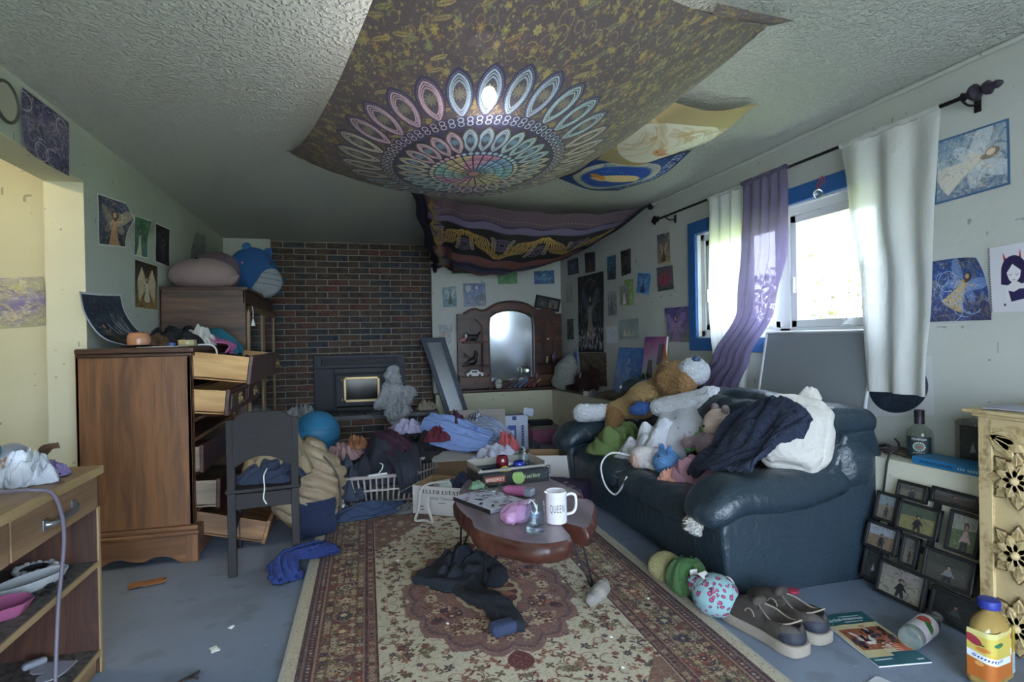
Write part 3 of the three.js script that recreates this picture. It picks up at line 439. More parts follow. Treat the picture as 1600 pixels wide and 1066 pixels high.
// ---- carved chest ----
{
  const t = thing('carved_cabinet', 'cream cabinet with carved wooden flowers at the right edge of the picture', 'cabinet');
  const cr_ = M('#ffffff', 0.65, { map: dtex(256, 256, (x, y) => { const a = fb(x * 3, y * 14, 331, 3, 14, 5), b = fb(x * 40, y * 40, 332, 40, 40, 3); return mix3([0.75, 0.67, 0.5], [0.55, 0.45, 0.3], sst(a * 0.7 + b * 0.4, 0.5, 0.85)); }, 0.5, 0.5, true), bumpMap: bRough, bumpScale: 0.001 });
  const stain = M('#5d4a30', 0.8), x0 = 2.31, x1 = 2.64, z0 = -1.635, z1 = -1.03, h = 0.87;
  part(t, 'carcass', b2(x0 + 0.012, x1, 0, h, z0, z1, 0.004, 1), cr_);
  part(t, 'top', join(b2(x0 - 0.035, x1 + 0.005, h + 0.008, h + 0.024, z0 - 0.04, z1 + 0.02, 0.007, 0), b2(x0 - 0.012, x1, h - 0.006, h + 0.01, z0 - 0.016, z1, 0.004, 0)), cr_);
  part(t, 'stile', b2(x0 - 0.002, x0 + 0.014, 0, h - 0.005, z0, z0 + 0.05, 0.003, 1), cr_); part(t, 'stile', b2(x0 - 0.002, x0 + 0.014, 0, h - 0.005, z1 - 0.05, z1, 0.003, 1), cr_);
  part(t, 'rail', b2(x0 - 0.001, x0 + 0.02, h - 0.07, h - 0.007, z0 + 0.049, z1 - 0.049, 0.002, 2), cr_);
  const petal = (len, wd, th) => { const s = new THREE.Shape(); s.moveTo(0, 0); s.bezierCurveTo(wd, len * 0.25, wd * 1.1, len * 0.55, wd * 0.45, len * 0.72); s.lineTo(wd * 0.5, len * 0.8); s.lineTo(0, len); s.lineTo(-wd * 0.5, len * 0.8); s.lineTo(-wd * 0.45, len * 0.72); s.bezierCurveTo(-wd * 1.1, len * 0.55, -wd, len * 0.25, 0, 0); return join(extr(s, th, 0.004, 2, 6), b2(-0.0015, 0.0015, len * 0.2, len * 0.85, th, th + 0.007, 0)); };
  const flower = (y, z, r) => {
    const L = []; for (let k = 0; k < 8; k++) L.push(at(petal(r, r * 0.3, 0.01), 0, 0, 0, 0, 0, (k * PI) / 4)); for (let k = 0; k < 8; k++) L.push(at(petal(r * 0.66, r * 0.22, 0.02), 0, 0, 0, 0, 0, (k + 0.5) * PI / 4)); L.push(ell(r * 0.16, r * 0.16, 0.02, 0, 0, 0.024, 12));
    const f = part(t, 'carved_flower', at(join(L), x0 + 0.008, y, z, 0, -PI / 2), cr_);
    part(f, 'stained_edge', at(join([...Array(8)].map((_, k) => at(petal(r * 1.07, r * 0.34, 0.004), 0, 0, 0, 0, 0, (k * PI) / 4))), x0 + 0.008, y, z, 0, -PI / 2), stain, 'dark stained outline');
  };
  const fz = -1.5, fr = 0.098; flower(0.645, fz, fr); flower(0.375, fz, fr); flower(0.11, fz, fr);
  flower(0.645, -1.2, fr); flower(0.375, -1.2, fr);
  for (const a of [-0.15, -0.5, -0.85]) part(t, 'corner_leaf', at(at(petal(0.13 - 0.03 * Math.abs(a + 0.15), 0.026, 0.01), 0, 0, 0, 0, 0, -PI / 2 + a + 0.1), x0 + 0.008, 0.8, -1.59, 0, -PI / 2), cr_);
}
// ---- wood stove insert ----
{
  const t = thing('stove_insert', 'black wood stove insert with brass framed glass door set in the brick', 'stove');
  const m = M('#20222b', 0.5, { metalness: 0.3, bumpMap: bRough, bumpScale: 0.0006 }), x0 = -0.48, x1 = 0.6, y0 = 0.35, y1 = 1.027, z = -7.24;
  part(t, 'face_plate', join(b2(x0, -0.25, y0, 0.86, z, z + 0.025, 0.004), b2(0.38, x1, y0, 0.86, z, z + 0.025, 0.004), b2(-0.25, 0.38, 0.8, 0.86, z, z + 0.025, 0.004)), m);
  part(t, 'top_hood', b2(x0, x1, 0.862, y1, z, z + 0.05, 0.008), m); part(t, 'hood_grille', b2(x0 + 0.09, x1 - 0.09, 0.905, 0.985, z + 0.045, z + 0.056, 0.004), M('#191b22', 0.6));
  part(t, 'firebox', b2(-0.25, 0.38, y0, 0.8, z, z + 0.06, 0.005), M('#15161c', 0.55)); part(t, 'door_plate', b2(-0.23, 0.36, 0.4, 0.785, z + 0.05, z + 0.085, 0.008), m);
  const d = new THREE.Group(); d.name = 'door'; t.add(d); const dz = z + 0.085;
  part(d, 'brass_frame', join(b2(-0.14, 0.29, 0.45, 0.485, dz, dz + 0.022, 0.007), b2(-0.14, 0.29, 0.725, 0.76, dz, dz + 0.022, 0.007), b2(-0.14, -0.105, 0.45, 0.76, dz, dz + 0.022, 0.007), b2(0.255, 0.29, 0.45, 0.76, dz, dz + 0.022, 0.007)), mBrass, 'brass door frame');
  part(d, 'door_glass', b2(-0.11, 0.26, 0.48, 0.73, dz, dz + 0.008, 0), M('#0f1012', 0.12)); part(d, 'hinge', join(rod([-0.155, 0.47, dz + 0.01], [-0.155, 0.5, dz + 0.01], 0.012), rod([-0.155, 0.71, dz + 0.01], [-0.155, 0.74, dz + 0.01], 0.012)), mBrass); part(d, 'latch', tube([[0.29, 0.6, dz + 0.015], [0.32, 0.59, dz + 0.03], [0.35, 0.575, dz + 0.04]], 0.008, 8, 8), mIron);
  part(t, 'ash_lip', b2(-0.22, 0.36, y0, 0.395, z + 0.05, z + 0.13, 0.006), M('#17181d', 0.6));
}
// ---- mirrored hutch on the ledge ----
{
  const t = thing('mirror_hutch', 'dark wooden mirror hutch with arched top and side shelves on the back ledge', 'hutch');
  const x0 = 1.24, x1 = 2.62, xm0 = 1.65, xm1 = 2.24, y0 = 0.53, z = -7.1, cx = 1.945;
  const s = new THREE.Shape(); s.moveTo(x0, y0); s.lineTo(x0, 1.5); s.lineTo(x0 + 0.08, 1.5); s.bezierCurveTo(1.42, 1.56, 1.48, 1.57, 1.58, 1.54); s.bezierCurveTo(1.68, 1.57, 1.78, 1.655, cx, 1.655); s.bezierCurveTo(2.11, 1.655, 2.21, 1.57, 2.3, 1.54); s.bezierCurveTo(2.4, 1.57, 2.46, 1.56, x1 - 0.08, 1.5); s.lineTo(x1, 1.5); s.lineTo(x1, y0); s.closePath();
  const mh = new THREE.Path(); mh.moveTo(xm0, 0.64); mh.lineTo(xm0, 1.44); mh.quadraticCurveTo(xm0 + 0.12, 1.55, cx, 1.55); mh.quadraticCurveTo(xm1 - 0.12, 1.55, xm1, 1.44); mh.lineTo(xm1, 0.64); mh.closePath(); s.holes.push(mh);
  const nook = (a, b) => { const h = new THREE.Path(); h.moveTo(a, 0.66); h.lineTo(a, 1.34); h.bezierCurveTo(a + 0.03, 1.4, a + 0.09, 1.45, (a + b) / 2, 1.45); h.bezierCurveTo(b - 0.09, 1.45, b - 0.03, 1.4, b, 1.34); h.lineTo(b, 0.66); h.closePath(); s.holes.push(h); };
  nook(x0 + 0.09, xm0 - 0.09); nook(xm1 + 0.09, x1 - 0.09);
  part(t, 'face_board', extr(s, 0.02, 0.004, 2, 20).translate(0, 0, z + 0.05), wHutch);
  part(t, 'back_board', b2(x0 + 0.01, x1 - 0.01, y0, 1.5, z, z + 0.012, 0, 1), wHutch);
  part(t, 'arch_moulding', tube([[x0 + 0.08, 1.505, z + 0.065], [1.45, 1.565, z + 0.065], [1.58, 1.545, z + 0.065], [1.75, 1.63, z + 0.065], [cx, 1.66, z + 0.065], [2.14, 1.63, z + 0.065], [2.3, 1.545, z + 0.065], [2.43, 1.565, z + 0.065], [x1 - 0.08, 1.505, z + 0.065]], 0.016, 60, 8), wHutch);
  part(t, 'mirror', b2(xm0 - 0.02, xm1 + 0.02, 0.62, 1.56, z + 0.02, z + 0.026, 0), M('#e4ecf2', 0.16, { metalness: 1 }), 'arched silvered glass');
  part(t, 'mirror_bead', tube([[xm0, 0.64, z + 0.074], [xm0, 1.42, z + 0.074], [xm0 + 0.12, 1.52, z + 0.074], [cx, 1.55, z + 0.074], [xm1 - 0.12, 1.52, z + 0.074], [xm1, 1.42, z + 0.074], [xm1, 0.64, z + 0.074]], 0.01, 60, 6), wDark);
  for (const [a, b] of [[x0 + 0.05, xm0 - 0.03], [xm1 + 0.03, x1 - 0.02]]) for (const y of [0.85, 1.15]) part(t, 'shelf', b2(a, b, y - 0.012, y + 0.01, z + 0.01, z + 0.17, 0.008), wHutch);
  for (const x of [x0, xm0 - 0.035, xm1 + 0.01, x1 - 0.025]) part(t, 'side_panel', b2(x, x + 0.025, y0, 0.74, z + 0.05, z + 0.16, 0.005, 1), wHutch);
  for (const x of [xm0 - 0.1, x1 - 0.13]) part(t, 'spindle', lathe([[0.006, 0.86], [0.012, 0.9], [0.006, 0.95], [0.014, 1.02], [0.006, 1.08], [0.011, 1.12], [0.006, 1.14]], 10).translate(x, 0, z + 0.15), wHutch);
  part(t, 'base_shelf', b2(x0, x1, y0, y0 + 0.03, z, z + 0.2, 0.006), wHutch);
  for (const [a, b] of [[x0 + 0.02, xm0 - 0.03], [xm1 + 0.03, x1 - 0.02]]) { const d = part(t, 'drawer', b2(a, b, 0.575, 0.72, z + 0.05, z + 0.155, 0.006), wHutch); part(d, 'knob', ell(0.012, 0.012, 0.012, (a + b) / 2, 0.645, z + 0.165, 8), mBrass); }
}
// ================= PRINTS =================
const AT = 8, CELL = 256; let cells = 0; const atlasJobs = [];
const atlas = document.createElement('canvas'); atlas.width = atlas.height = AT * CELL; const ag = atlas.getContext('2d');
function cell(draw) { const i = cells++, cx = i % AT, cy = Math.floor(i / AT); ag.save(); ag.beginPath(); ag.rect(cx * CELL, cy * CELL, CELL, CELL); ag.clip(); ag.translate(cx * CELL, cy * CELL); ag.scale(CELL, CELL); draw(ag); ag.restore(); const e = 0.004; return [(cx + e * 4) / AT, 1 - (cy + 1 - e * 4) / AT, (cx + 1 - e * 4) / AT, 1 - (cy + e * 4) / AT]; }
function bgd(g, cols) { const q = g.createLinearGradient(0, 0, 0.2, 1); cols.forEach((c, i) => q.addColorStop(i / Math.max(1, cols.length - 1), c)); g.fillStyle = q; g.fillRect(0, 0, 1, 1); }
function strokes(g, r, n, cols, len = 0.15, wd = 0.012, al = 0.5, swirl = 2, box = [0, 0, 1, 1]) {
  for (let i = 0; i < n; i++) { const x = lerp(box[0], box[2], r()), y = lerp(box[1], box[3], r()), a = swirl * N3(x * 3, y * 3, n * 0.1) * PI, l = len * (0.4 + r()); g.globalAlpha = al * (0.4 + 0.6 * r()); g.strokeStyle = cols[Math.floor(r() * cols.length)]; g.lineWidth = wd * (0.3 + r()); g.beginPath(); g.moveTo(x, y); g.quadraticCurveTo(x + l * cos(a), y + l * sin(a), x + l * cos(a + 0.8) * 1.2, y + l * sin(a + 0.8) * 1.2); g.stroke(); } g.globalAlpha = 1;
}
const oval = (g, x, y, a, b, rot, c, al = 1) => { g.globalAlpha = al; g.fillStyle = c; g.beginPath(); g.ellipse(x, y, a, b, rot, 0, PI * 2); g.fill(); g.globalAlpha = 1; };
const poly = (g, pts, c, al = 1) => { g.globalAlpha = al; g.fillStyle = c; g.beginPath(); pts.forEach((p, i) => (i ? g.lineTo(...p) : g.moveTo(...p))); g.fill(); g.globalAlpha = 1; };
function figure(g, x, y, s, dress, skin, hair, wing, tilt = 0) {
  g.save(); g.translate(x, y); g.rotate(tilt); g.scale(s, s);
  if (wing) for (const k of [-1, 1]) { oval(g, k * 0.28, -0.22, 0.3, 0.13, k * -0.8, wing, 0.6); oval(g, k * 0.22, 0.08, 0.2, 0.1, k * 0.5, wing, 0.5); }
  g.fillStyle = dress; g.beginPath(); g.moveTo(-0.06, -0.14); g.quadraticCurveTo(-0.1, 0.2, -0.26, 0.55); g.quadraticCurveTo(0, 0.6, 0.28, 0.52); g.quadraticCurveTo(0.1, 0.2, 0.06, -0.14); g.fill();
  g.strokeStyle = skin; g.lineWidth = 0.026; g.lineCap = 'round'; g.beginPath(); g.moveTo(-0.06, -0.1); g.quadraticCurveTo(-0.18, 0, -0.14, 0.12); g.moveTo(0.06, -0.1); g.quadraticCurveTo(0.2, -0.05, 0.22, -0.18); g.stroke();
  oval(g, 0.01, -0.27, 0.075, 0.1, 0.2, hair); oval(g, 0.04, -0.2, 0.05, 0.12, 0.3, hair, 0.9); oval(g, 0, -0.25, 0.05, 0.065, 0, skin); g.strokeStyle = 'rgba(255,255,255,.35)'; g.lineWidth = 0.008;
  for (let k = -2; k < 3; k++) { g.beginPath(); g.moveTo(k * 0.015, -0.1); g.quadraticCurveTo(k * 0.03, 0.2, k * 0.1, 0.52); g.stroke(); } g.restore();
}
const frameIt = (g, c, w) => { g.strokeStyle = c; g.lineWidth = w * 2; g.strokeRect(0, 0, 1, 1); };
function paint(seed, bg, cols, fig, o = {}) {
  return cell((g) => { const r = rng(seed); bgd(g, bg); strokes(g, r, 220, cols, 0.16, 0.03, 0.5, o.sw ?? 2); strokes(g, r, 160, cols, 0.07, 0.012, 0.8, 3); for (const f of fig ?? []) figure(g, ...f); if (o.extra) o.extra(g, r); strokes(g, r, 150, cols, 0.06, 0.014, 0.5, 3); strokes(g, r, o.hi ?? 60, o.hic ?? ['#ffffff', '#f4e6c0', cols[0]], 0.05, 0.006, 0.7, 3); if (o.border) frameIt(g, o.border, o.bw ?? 0.05); });
}
const speck = (cols, n, a, b) => (g, r) => { for (let i = 0; i < n; i++) oval(g, r(), a + (b - a) * r(), 0.006 + 0.02 * r(), 0.01 + 0.03 * r(), r() * 3, cols[Math.floor(r() * cols.length)], 0.8); };
const K = {
  skyFairy: paint(1, ['#34406e', '#7a6a70', '#b09468'], ['#5a4a3a', '#c8a873', '#3a4a80', '#d9c39a'], [[0.5, 0.6, 0.6, '#3a2f2a', '#c9a07a', '#201510', '#d9c39a']]),
  rose: paint(2, ['#3f5a66', '#7a4a5c', '#2d4038'], ['#2d5548', '#8e5a70', '#46707a', '#a07a90'], [], { extra: (g) => { for (let k = 9; k > 0; k--) oval(g, 0.5 + 0.015 * (k % 3), 0.55, 0.035 * k, 0.033 * k, k, k % 2 ? '#a34a5c' : '#7d2f44'); } }),
  blueElf: paint(3, ['#2f6ea8', '#24508c', '#5a9ad0'], ['#1d3a6a', '#6fb0e0', '#a5cdee', '#304c90'], [[0.48, 0.5, 0.75, '#2a3a6e', '#9ab6d6', '#16204a', '#7cc0f0']], { border: '#7cb4dc' }),
  darkA: paint(4, ['#141518', '#25262a'], ['#3a3c42', '#6a6c70', '#101114', '#8f8f8f'], [[0.5, 0.5, 0.8, '#0c0c10', '#8d8a86', '#050506', '#44464c']], { hic: ['#aaaaaa'] }),
  candle: paint(5, ['#4a86a4', '#234a70', '#0e1622'], ['#2b5a80', '#8ab4c8', '#112030'], [[0.5, 0.5, 0.8, '#0e1016', '#cfc8ba', '#0a0a0c', null]]),
  meadow: paint(6, ['#6d9246', '#9cb866'], ['#4c7030', '#a9c978', '#d8e0b0'], []),
  whiteLady: paint(7, ['#9a9c92', '#6a6c62'], ['#c4c4bc', '#4e504a', '#82847a'], [[0.5, 0.5, 0.8, '#e6e4de', '#d9c9b8', '#5a4636', null]]),
  bw: paint(8, ['#b8babc', '#3c3e40'], ['#1a1a1c', '#d9d9da', '#77797c'], [[0.45, 0.5, 0.8, '#17181a', '#bbb', '#101010', '#888']], { hic: ['#fff'] }),
  forestPhoto: paint(9, ['#3c4a38', '#20281e'], ['#1c241a', '#5a6a4c', '#3f4c36'], [[0.3, 0.6, 0.45, '#c9c2a8', '#e0c8ae', '#4a3626', null], [0.52, 0.62, 0.42, '#b9b49c', '#e0c8ae', '#3a2a1c', null], [0.72, 0.6, 0.42, '#8c9a74', '#e0c8ae', '#5a4630', null]], { border: '#2a2a28', bw: 0.03 }),
  sketch: cell((g) => { g.fillStyle = '#cfd4da'; g.fillRect(0, 0, 1, 1); const r = rng(10); strokes(g, r, 60, ['#7d8aa0', '#8f98a8'], 0.3, 0.01, 0.6, 1, [0.1, 0.1, 0.8, 0.8]); }),
  purpleDance: paint(11, ['#2c2c70', '#5a4a80', '#6a7a5c'], ['#7a5ea0', '#3a3a88', '#a8886a', '#8c7ab0'], [[0.4, 0.55, 0.85, '#8a6a90', '#c89a80', '#6a4030', '#a890c8']]),
  tallDark: paint(12, ['#27252a', '#16181c', '#0c0d10'], ['#3a363c', '#5c5a60', '#202228'], [[0.5, 0.48, 0.62, '#8a8272', '#b7a68c', '#2c2018', '#6c707a']], { hi: 200, hic: ['#8f8f96', '#c9c4b8', '#6f7c90'], extra: (g, r) => { g.strokeStyle = '#7c6c50'; g.lineWidth = 0.012; g.beginPath(); g.ellipse(0.5, 0.42, 0.36, 0.34, 0, 0, 7); g.stroke(); speck(['#c9c6c0', '#8c94a8', '#6a5a50'], 160, 0.68, 0.95)(g, r); }, border: '#1e1c1c', bw: 0.02 }),
  roots: paint(13, ['#5c5340', '#4a3a30'], ['#7c7058', '#3a2c24', '#6a4a40', '#93886c'], [], { sw: 0.5 }),
  nightA: paint(14, ['#2a3350', '#3c3440'], ['#1c2036', '#5c6080', '#4a3c44'], [[0.5, 0.5, 0.7, '#3a3a54', '#a98c80', '#1a1418', '#5c6c90']]),
  nightB: paint(15, ['#252a3c', '#3f3a44'], ['#151824', '#5a5060', '#6a4840'], [[0.5, 0.55, 0.7, '#5c2f34', '#b29480', '#20141a', null]]),
  leafS: paint(16, ['#b9b9ac', '#9a9a8c'], ['#6e725e', '#cfcfc2', '#8c8e7c'], []),
  bwDark: paint(17, ['#3a3c40', '#0e0e10'], ['#7a7c80', '#202124', '#a9aaac'], [[0.5, 0.4, 0.7, '#0b0b0d', '#a5a3a0', '#060606', null]]),
  mermaid: paint(18, ['#5a7c9c', '#a9b4bc', '#6c7c90'], ['#8fa4b4', '#d4d2cc', '#4a5c80', '#c0b4a4'], [[0.55, 0.5, 0.9, '#cfc8bc', '#e0cdb8', '#8a7660', '#d9dee0', 1.2]], { border: '#40648c', bw: 0.045 }),
  dragonRide: paint(19, ['#20386e', '#2c4a94', '#3a3a5c'], ['#5c7cb8', '#1a2c5c', '#a9865c', '#8fa8d0', '#6a5a50'], [[0.6, 0.45, 0.7, '#b49c70', '#d0a880', '#4a3420', '#8fa8d8', 0.6]], { hi: 160, extra: (g, r) => { g.strokeStyle = '#9cb0d8'; g.lineWidth = 0.012; for (let k = 0; k < 16; k++) { g.beginPath(); g.arc(0.25 + 0.5 * r(), 0.3 + 0.5 * r(), 0.05 + 0.16 * r(), r() * 6, r() * 6 + 2.5); g.stroke(); } } }),
  girl: cell((g) => {
    g.fillStyle = '#cfccd4'; g.fillRect(0, 0, 1, 1); g.fillStyle = '#26243c'; for (let k = 0; k < 26; k++) g.fillRect(0.012, 0.02 + k * 0.038, 0.02, 0.018);
    poly(g, [[0.32, 0.27], [0.3, 0.12], [0.38, 0.24]], '#b02a34'); poly(g, [[0.6, 0.24], [0.64, 0.1], [0.66, 0.25]], '#b02a34');
    oval(g, 0.5, 0.38, 0.24, 0.2, 0, '#26204a'); poly(g, [[0.26, 0.36], [0.24, 0.58], [0.36, 0.6], [0.64, 0.6], [0.74, 0.56], [0.74, 0.36]], '#26204a'); poly(g, [[0.36, 0.42], [0.48, 0.3], [0.64, 0.4], [0.62, 0.5], [0.5, 0.6], [0.4, 0.52]], '#d9d3d8');
    poly(g, [[0.34, 0.62], [0.46, 0.56], [0.58, 0.56], [0.72, 0.62], [0.74, 0.8], [0.34, 0.82]], '#d9d3d8'); poly(g, [[0.38, 0.68], [0.5, 0.7], [0.6, 0.66], [0.7, 0.66], [0.72, 0.8], [0.44, 0.84]], '#2c2552');
    g.strokeStyle = '#6a5a6c'; g.lineWidth = 0.008; for (const x of [0.43, 0.56]) { g.beginPath(); g.arc(x, 0.43, 0.03, 0.3, 2.8); g.stroke(); } g.beginPath(); g.moveTo(0.47, 0.53); g.lineTo(0.53, 0.525); g.stroke(); oval(g, 0.3, 0.88, 0.03, 0.02, 0, '#5a5048');
  }),
  roundDark: cell((g) => { g.fillStyle = '#c6c6c6'; g.fillRect(0, 0, 1, 1); g.save(); g.beginPath(); g.ellipse(0.5, 0.5, 0.42, 0.44, 0, 0, 7); g.clip(); g.fillStyle = '#1d2838'; g.fillRect(0, 0, 1, 1); const r = rng(22); strokes(g, r, 160, ['#31465c', '#54606a', '#15202e', '#6a5c50'], 0.14, 0.012, 0.7); g.restore(); }),
  heron: paint(23, ['#7c98a4', '#4c6c7c'], ['#8fa8b0', '#2c3c44', '#b9c4c4'], [[0.55, 0.45, 0.7, '#20241f', '#d0c8b8', '#101010', '#c9cdc9']]),
  moons: paint(24, ['#4a5a88', '#7c8cb0', '#8c8a90'], ['#5c6c98', '#b9c0cc', '#3c486c'], [], { extra: (g) => { oval(g, 0.24, 0.22, 0.13, 0.15, 0, '#c9c2b0', 0.7); oval(g, 0.6, 0.2, 0.06, 0.06, 0, '#e8e6dc', 0.8); poly(g, [[0.5, 0.7], [0.8, 0.4], [1, 0.55], [1, 0.8]], '#5c5a60', 0.6); } }),
  greenField: paint(25, ['#5c8a70', '#3f7a4c'], ['#86b070', '#2c5c3c', '#a4c890'], []),
  lakeBlue: paint(26, ['#20305c', '#2c5c94', '#2c3c7c'], ['#4c86b4', '#1a2450', '#8cb0c0', '#6a9a50'], [], { extra: (g) => { oval(g, 0.5, 0.6, 0.34, 0.1, 0, '#7ca8b8', 0.5); oval(g, 0.5, 0.35, 0.05, 0.14, 0, '#c0d0c0', 0.5); } }),
  greenDark: paint(27, ['#3f6a5c', '#22382f'], ['#54806a', '#1a2c24', '#7c9c80'], []),
  cubs: paint(28, ['#8c929c', '#c4c4c4'], ['#4a4c54', '#d9d9d6', '#6c7078'], [], { extra: (g, r) => { for (let k = 0; k < 5; k++) oval(g, 0.3 + 0.4 * r(), 0.4 + 0.3 * r(), 0.09, 0.06, r() * 3, '#b08a4c', 0.9); } }),
  goldFairy: paint(31, ['#223a66', '#3a4a6c', '#1c2a34'], ['#9a7c58', '#2c4470', '#c9a47c', '#54606c'], [[0.55, 0.55, 0.8, '#b88a64', '#d9b08c', '#6a4424', '#c9b48c']], { border: '#cfd2cc', bw: 0.045 }),
  greenLady: paint(32, ['#3f7c5c', '#2c5a4c', '#3c6470'], ['#5c9a74', '#234a3c', '#7cb090', '#8c9a50'], [[0.42, 0.55, 0.8, '#c9c4a8', '#d0a98c', '#1c1410', null, 0.1]], { border: '#cfd2cc', bw: 0.04 }),
  darkFae: paint(33, ['#16151c', '#221c24'], ['#2c2630', '#4a3a40', '#100f14'], [[0.5, 0.55, 0.7, '#3a2c34', '#8c746c', '#0c0a0c', '#3c3c48']], { border: '#c9ccc6', bw: 0.05, hic: ['#6a6068'] }),
  angel: paint(34, ['#1c1814', '#4a3c28', '#8c6a34'], ['#2a2018', '#6a5430'], [], { extra: (g, r) => { for (const k of [-1, 1]) for (let i = 0; i < 9; i++) oval(g, 0.5 + k * (0.12 + i * 0.03), 0.34 + 0.035 * i, 0.045, 0.24, k * (0.5 - i * 0.05), i % 2 ? '#d9cfae' : '#b9ac84', 0.9); figure(g, 0.5, 0.52, 0.6, '#d6d0bc', '#d9b99a', '#4a3420', null); speck(['#b8862c', '#8c5c24', '#d0a044'], 60, 0.78, 1)(g, r); } }),
  greyHill: paint(35, ['#8a9490', '#5c6664'], ['#a9b0ac', '#3f4846', '#74807c'], [], { border: '#a9aba4', bw: 0.03 }),
  starTree: paint(36, ['#1c2634', '#222c3a', '#10161c'], ['#2c3c4c', '#3f5060', '#141c26'], [[0.25, 0.6, 0.4, '#4a3a2c', '#9a7c60', '#3a2414', null]], { hi: 150, hic: ['#cfd4d0', '#a9b4b0', '#e0d8b8'], border: '#c2c8cc', bw: 0.05, extra: (g, r) => { g.strokeStyle = '#c9d0cc'; for (let k = 0; k < 40; k++) { const x = 0.4 + 0.4 * r(), y = 0.5 + 0.4 * r(); g.lineWidth = 0.006; g.beginPath(); g.moveTo(x, y); g.lineTo(x - 0.05 + 0.1 * r(), y - 0.25 * r()); g.stroke(); } } }),
  swirl: paint(37, ['#2c2c4c', '#6c6484', '#3a3a60'], ['#8c84a8', '#1c1c34', '#b4aac0', '#54507c', '#a48c80'], [], { hi: 220, sw: 3, extra: (g, r) => { for (let k = 0; k < 14; k++) { g.strokeStyle = ['#c4bcc8', '#1a1a30', '#8c7c94'][k % 3]; g.lineWidth = 0.018; g.beginPath(); g.arc(r(), r(), 0.05 + 0.13 * r(), r() * 6, r() * 6 + 3.5); g.stroke(); } } }),
  hallArt: paint(38, ['#8c8cb0', '#b4b48c', '#7c74a8', '#9c9c84'], ['#a49cc4', '#c4bc84', '#6c649c', '#d4d0b0', '#8c7c6c'], [[0.28, 0.45, 0.4, '#a8804c', '#c89c6c', '#5c3c1c', null]], { hi: 120 }),
  bluePortrait: paint(39, ['#3c78b4', '#1c4c9c', '#16387c'], ['#4c8cc8', '#102c6c', '#7cb4e0', '#2c5cb0'], [[0.5, 0.5, 0.9, '#4c7cc0', '#9cb8dc', '#2c5088', null]], { extra: (g, r) => { for (let k = 0; k < 8; k++) oval(g, r(), 0.3 + 0.6 * r(), 0.09, 0.05, r() * 3, '#16307c', 0.8); } }),
  sunset: cell((g) => { bgd(g, ['#3c2c7c', '#a4548c', '#b48cac', '#a8a8b0', '#b4b07c', '#a4a8a0', '#9ca4ac']); poly(g, [[0.26, 0.36], [0.45, 0.36], [0.5, 0.62], [0.42, 0.62], [0.37, 0.5], [0.3, 0.62], [0.22, 0.62]], '#5c545c'); poly(g, [[0.68, 0.12], [0.9, 0.12], [0.88, 0.42], [0.64, 0.42]], '#6c5c70'); poly(g, [[0.14, 0.1], [0.26, 0.1], [0.25, 0.24], [0.16, 0.24]], '#a0788c'); }),
  zodiac: cell((g) => { g.fillStyle = '#22407c'; g.fillRect(0, 0, 1, 1); const r = rng(41); strokes(g, r, 160, ['#1a2c60', '#345ca0', '#4c74b4'], 0.16, 0.03, 0.5); for (const [q, c] of [[0.44, '#b8b4a4'], [0.36, '#6c7c9c'], [0.34, '#1c4ca4']]) oval(g, 0.45, 0.5, q, q, 0, c); strokes(g, r, 90, ['#2c5cb8', '#143a8c', '#5c8cd0'], 0.14, 0.02, 0.6, 2, [0.2, 0.25, 0.7, 0.75]); for (let k = 0; k < 40; k++) { g.strokeStyle = k % 2 ? '#f0e0b0' : '#d8a860'; g.lineWidth = 0.02; const a = -0.1 - k * 0.075; g.beginPath(); g.moveTo(0.5, 0.6); g.lineTo(0.5 + 0.26 * cos(a), 0.6 + 0.22 * sin(a)); g.stroke(); } oval(g, 0.26, 0.52, 0.12, 0.05, 0.5, '#e08a34', 0.9); oval(g, 0.3, 0.6, 0.1, 0.04, 0.2, '#f0b070', 0.8); g.strokeStyle = '#c4ccd8'; g.lineWidth = 0.008; for (let k = 0; k < 22; k++) { g.beginPath(); g.arc(0.9, 0.05 + k * 0.04, 0.05, r() * 6, r() * 6 + 3); g.stroke(); } frameIt(g, '#14284c', 0.03); }),
  sleeper: cell((g) => { bgd(g, ['#a8946c', '#b4a47c', '#9c8a60']); oval(g, 0.5, 0.55, 0.48, 0.36, 0, '#dcd6c4'); const r = rng(42); strokes(g, r, 40, ['#c4a478', '#d0b48c', '#b08c5c', '#e0d0b0'], 0.3, 0.03, 0.45, 0.6, [0.12, 0.22, 0.5, 0.5]); oval(g, 0.5, 0.62, 0.12, 0.07, 0.3, '#d8a078'); oval(g, 0.68, 0.5, 0.2, 0.12, -0.4, '#e0dcd4', 0.9); strokes(g, r, 40, ['#f4f0e8', '#c4b8a8'], 0.25, 0.02, 0.7, 0.8, [0.5, 0.3, 0.9, 0.7]); g.strokeStyle = '#8c3c2c'; g.lineWidth = 0.012; g.beginPath(); g.moveTo(0.47, 0.66); g.lineTo(0.56, 0.63); g.moveTo(0.42, 0.6); g.lineTo(0.44, 0.62); g.stroke(); }),
  rainbow: cell((g) => { bgd(g, ['#8a2c34', '#c45c2c', '#d0862c', '#d4c04c', '#5c9a64', '#4c8494']); }),
};
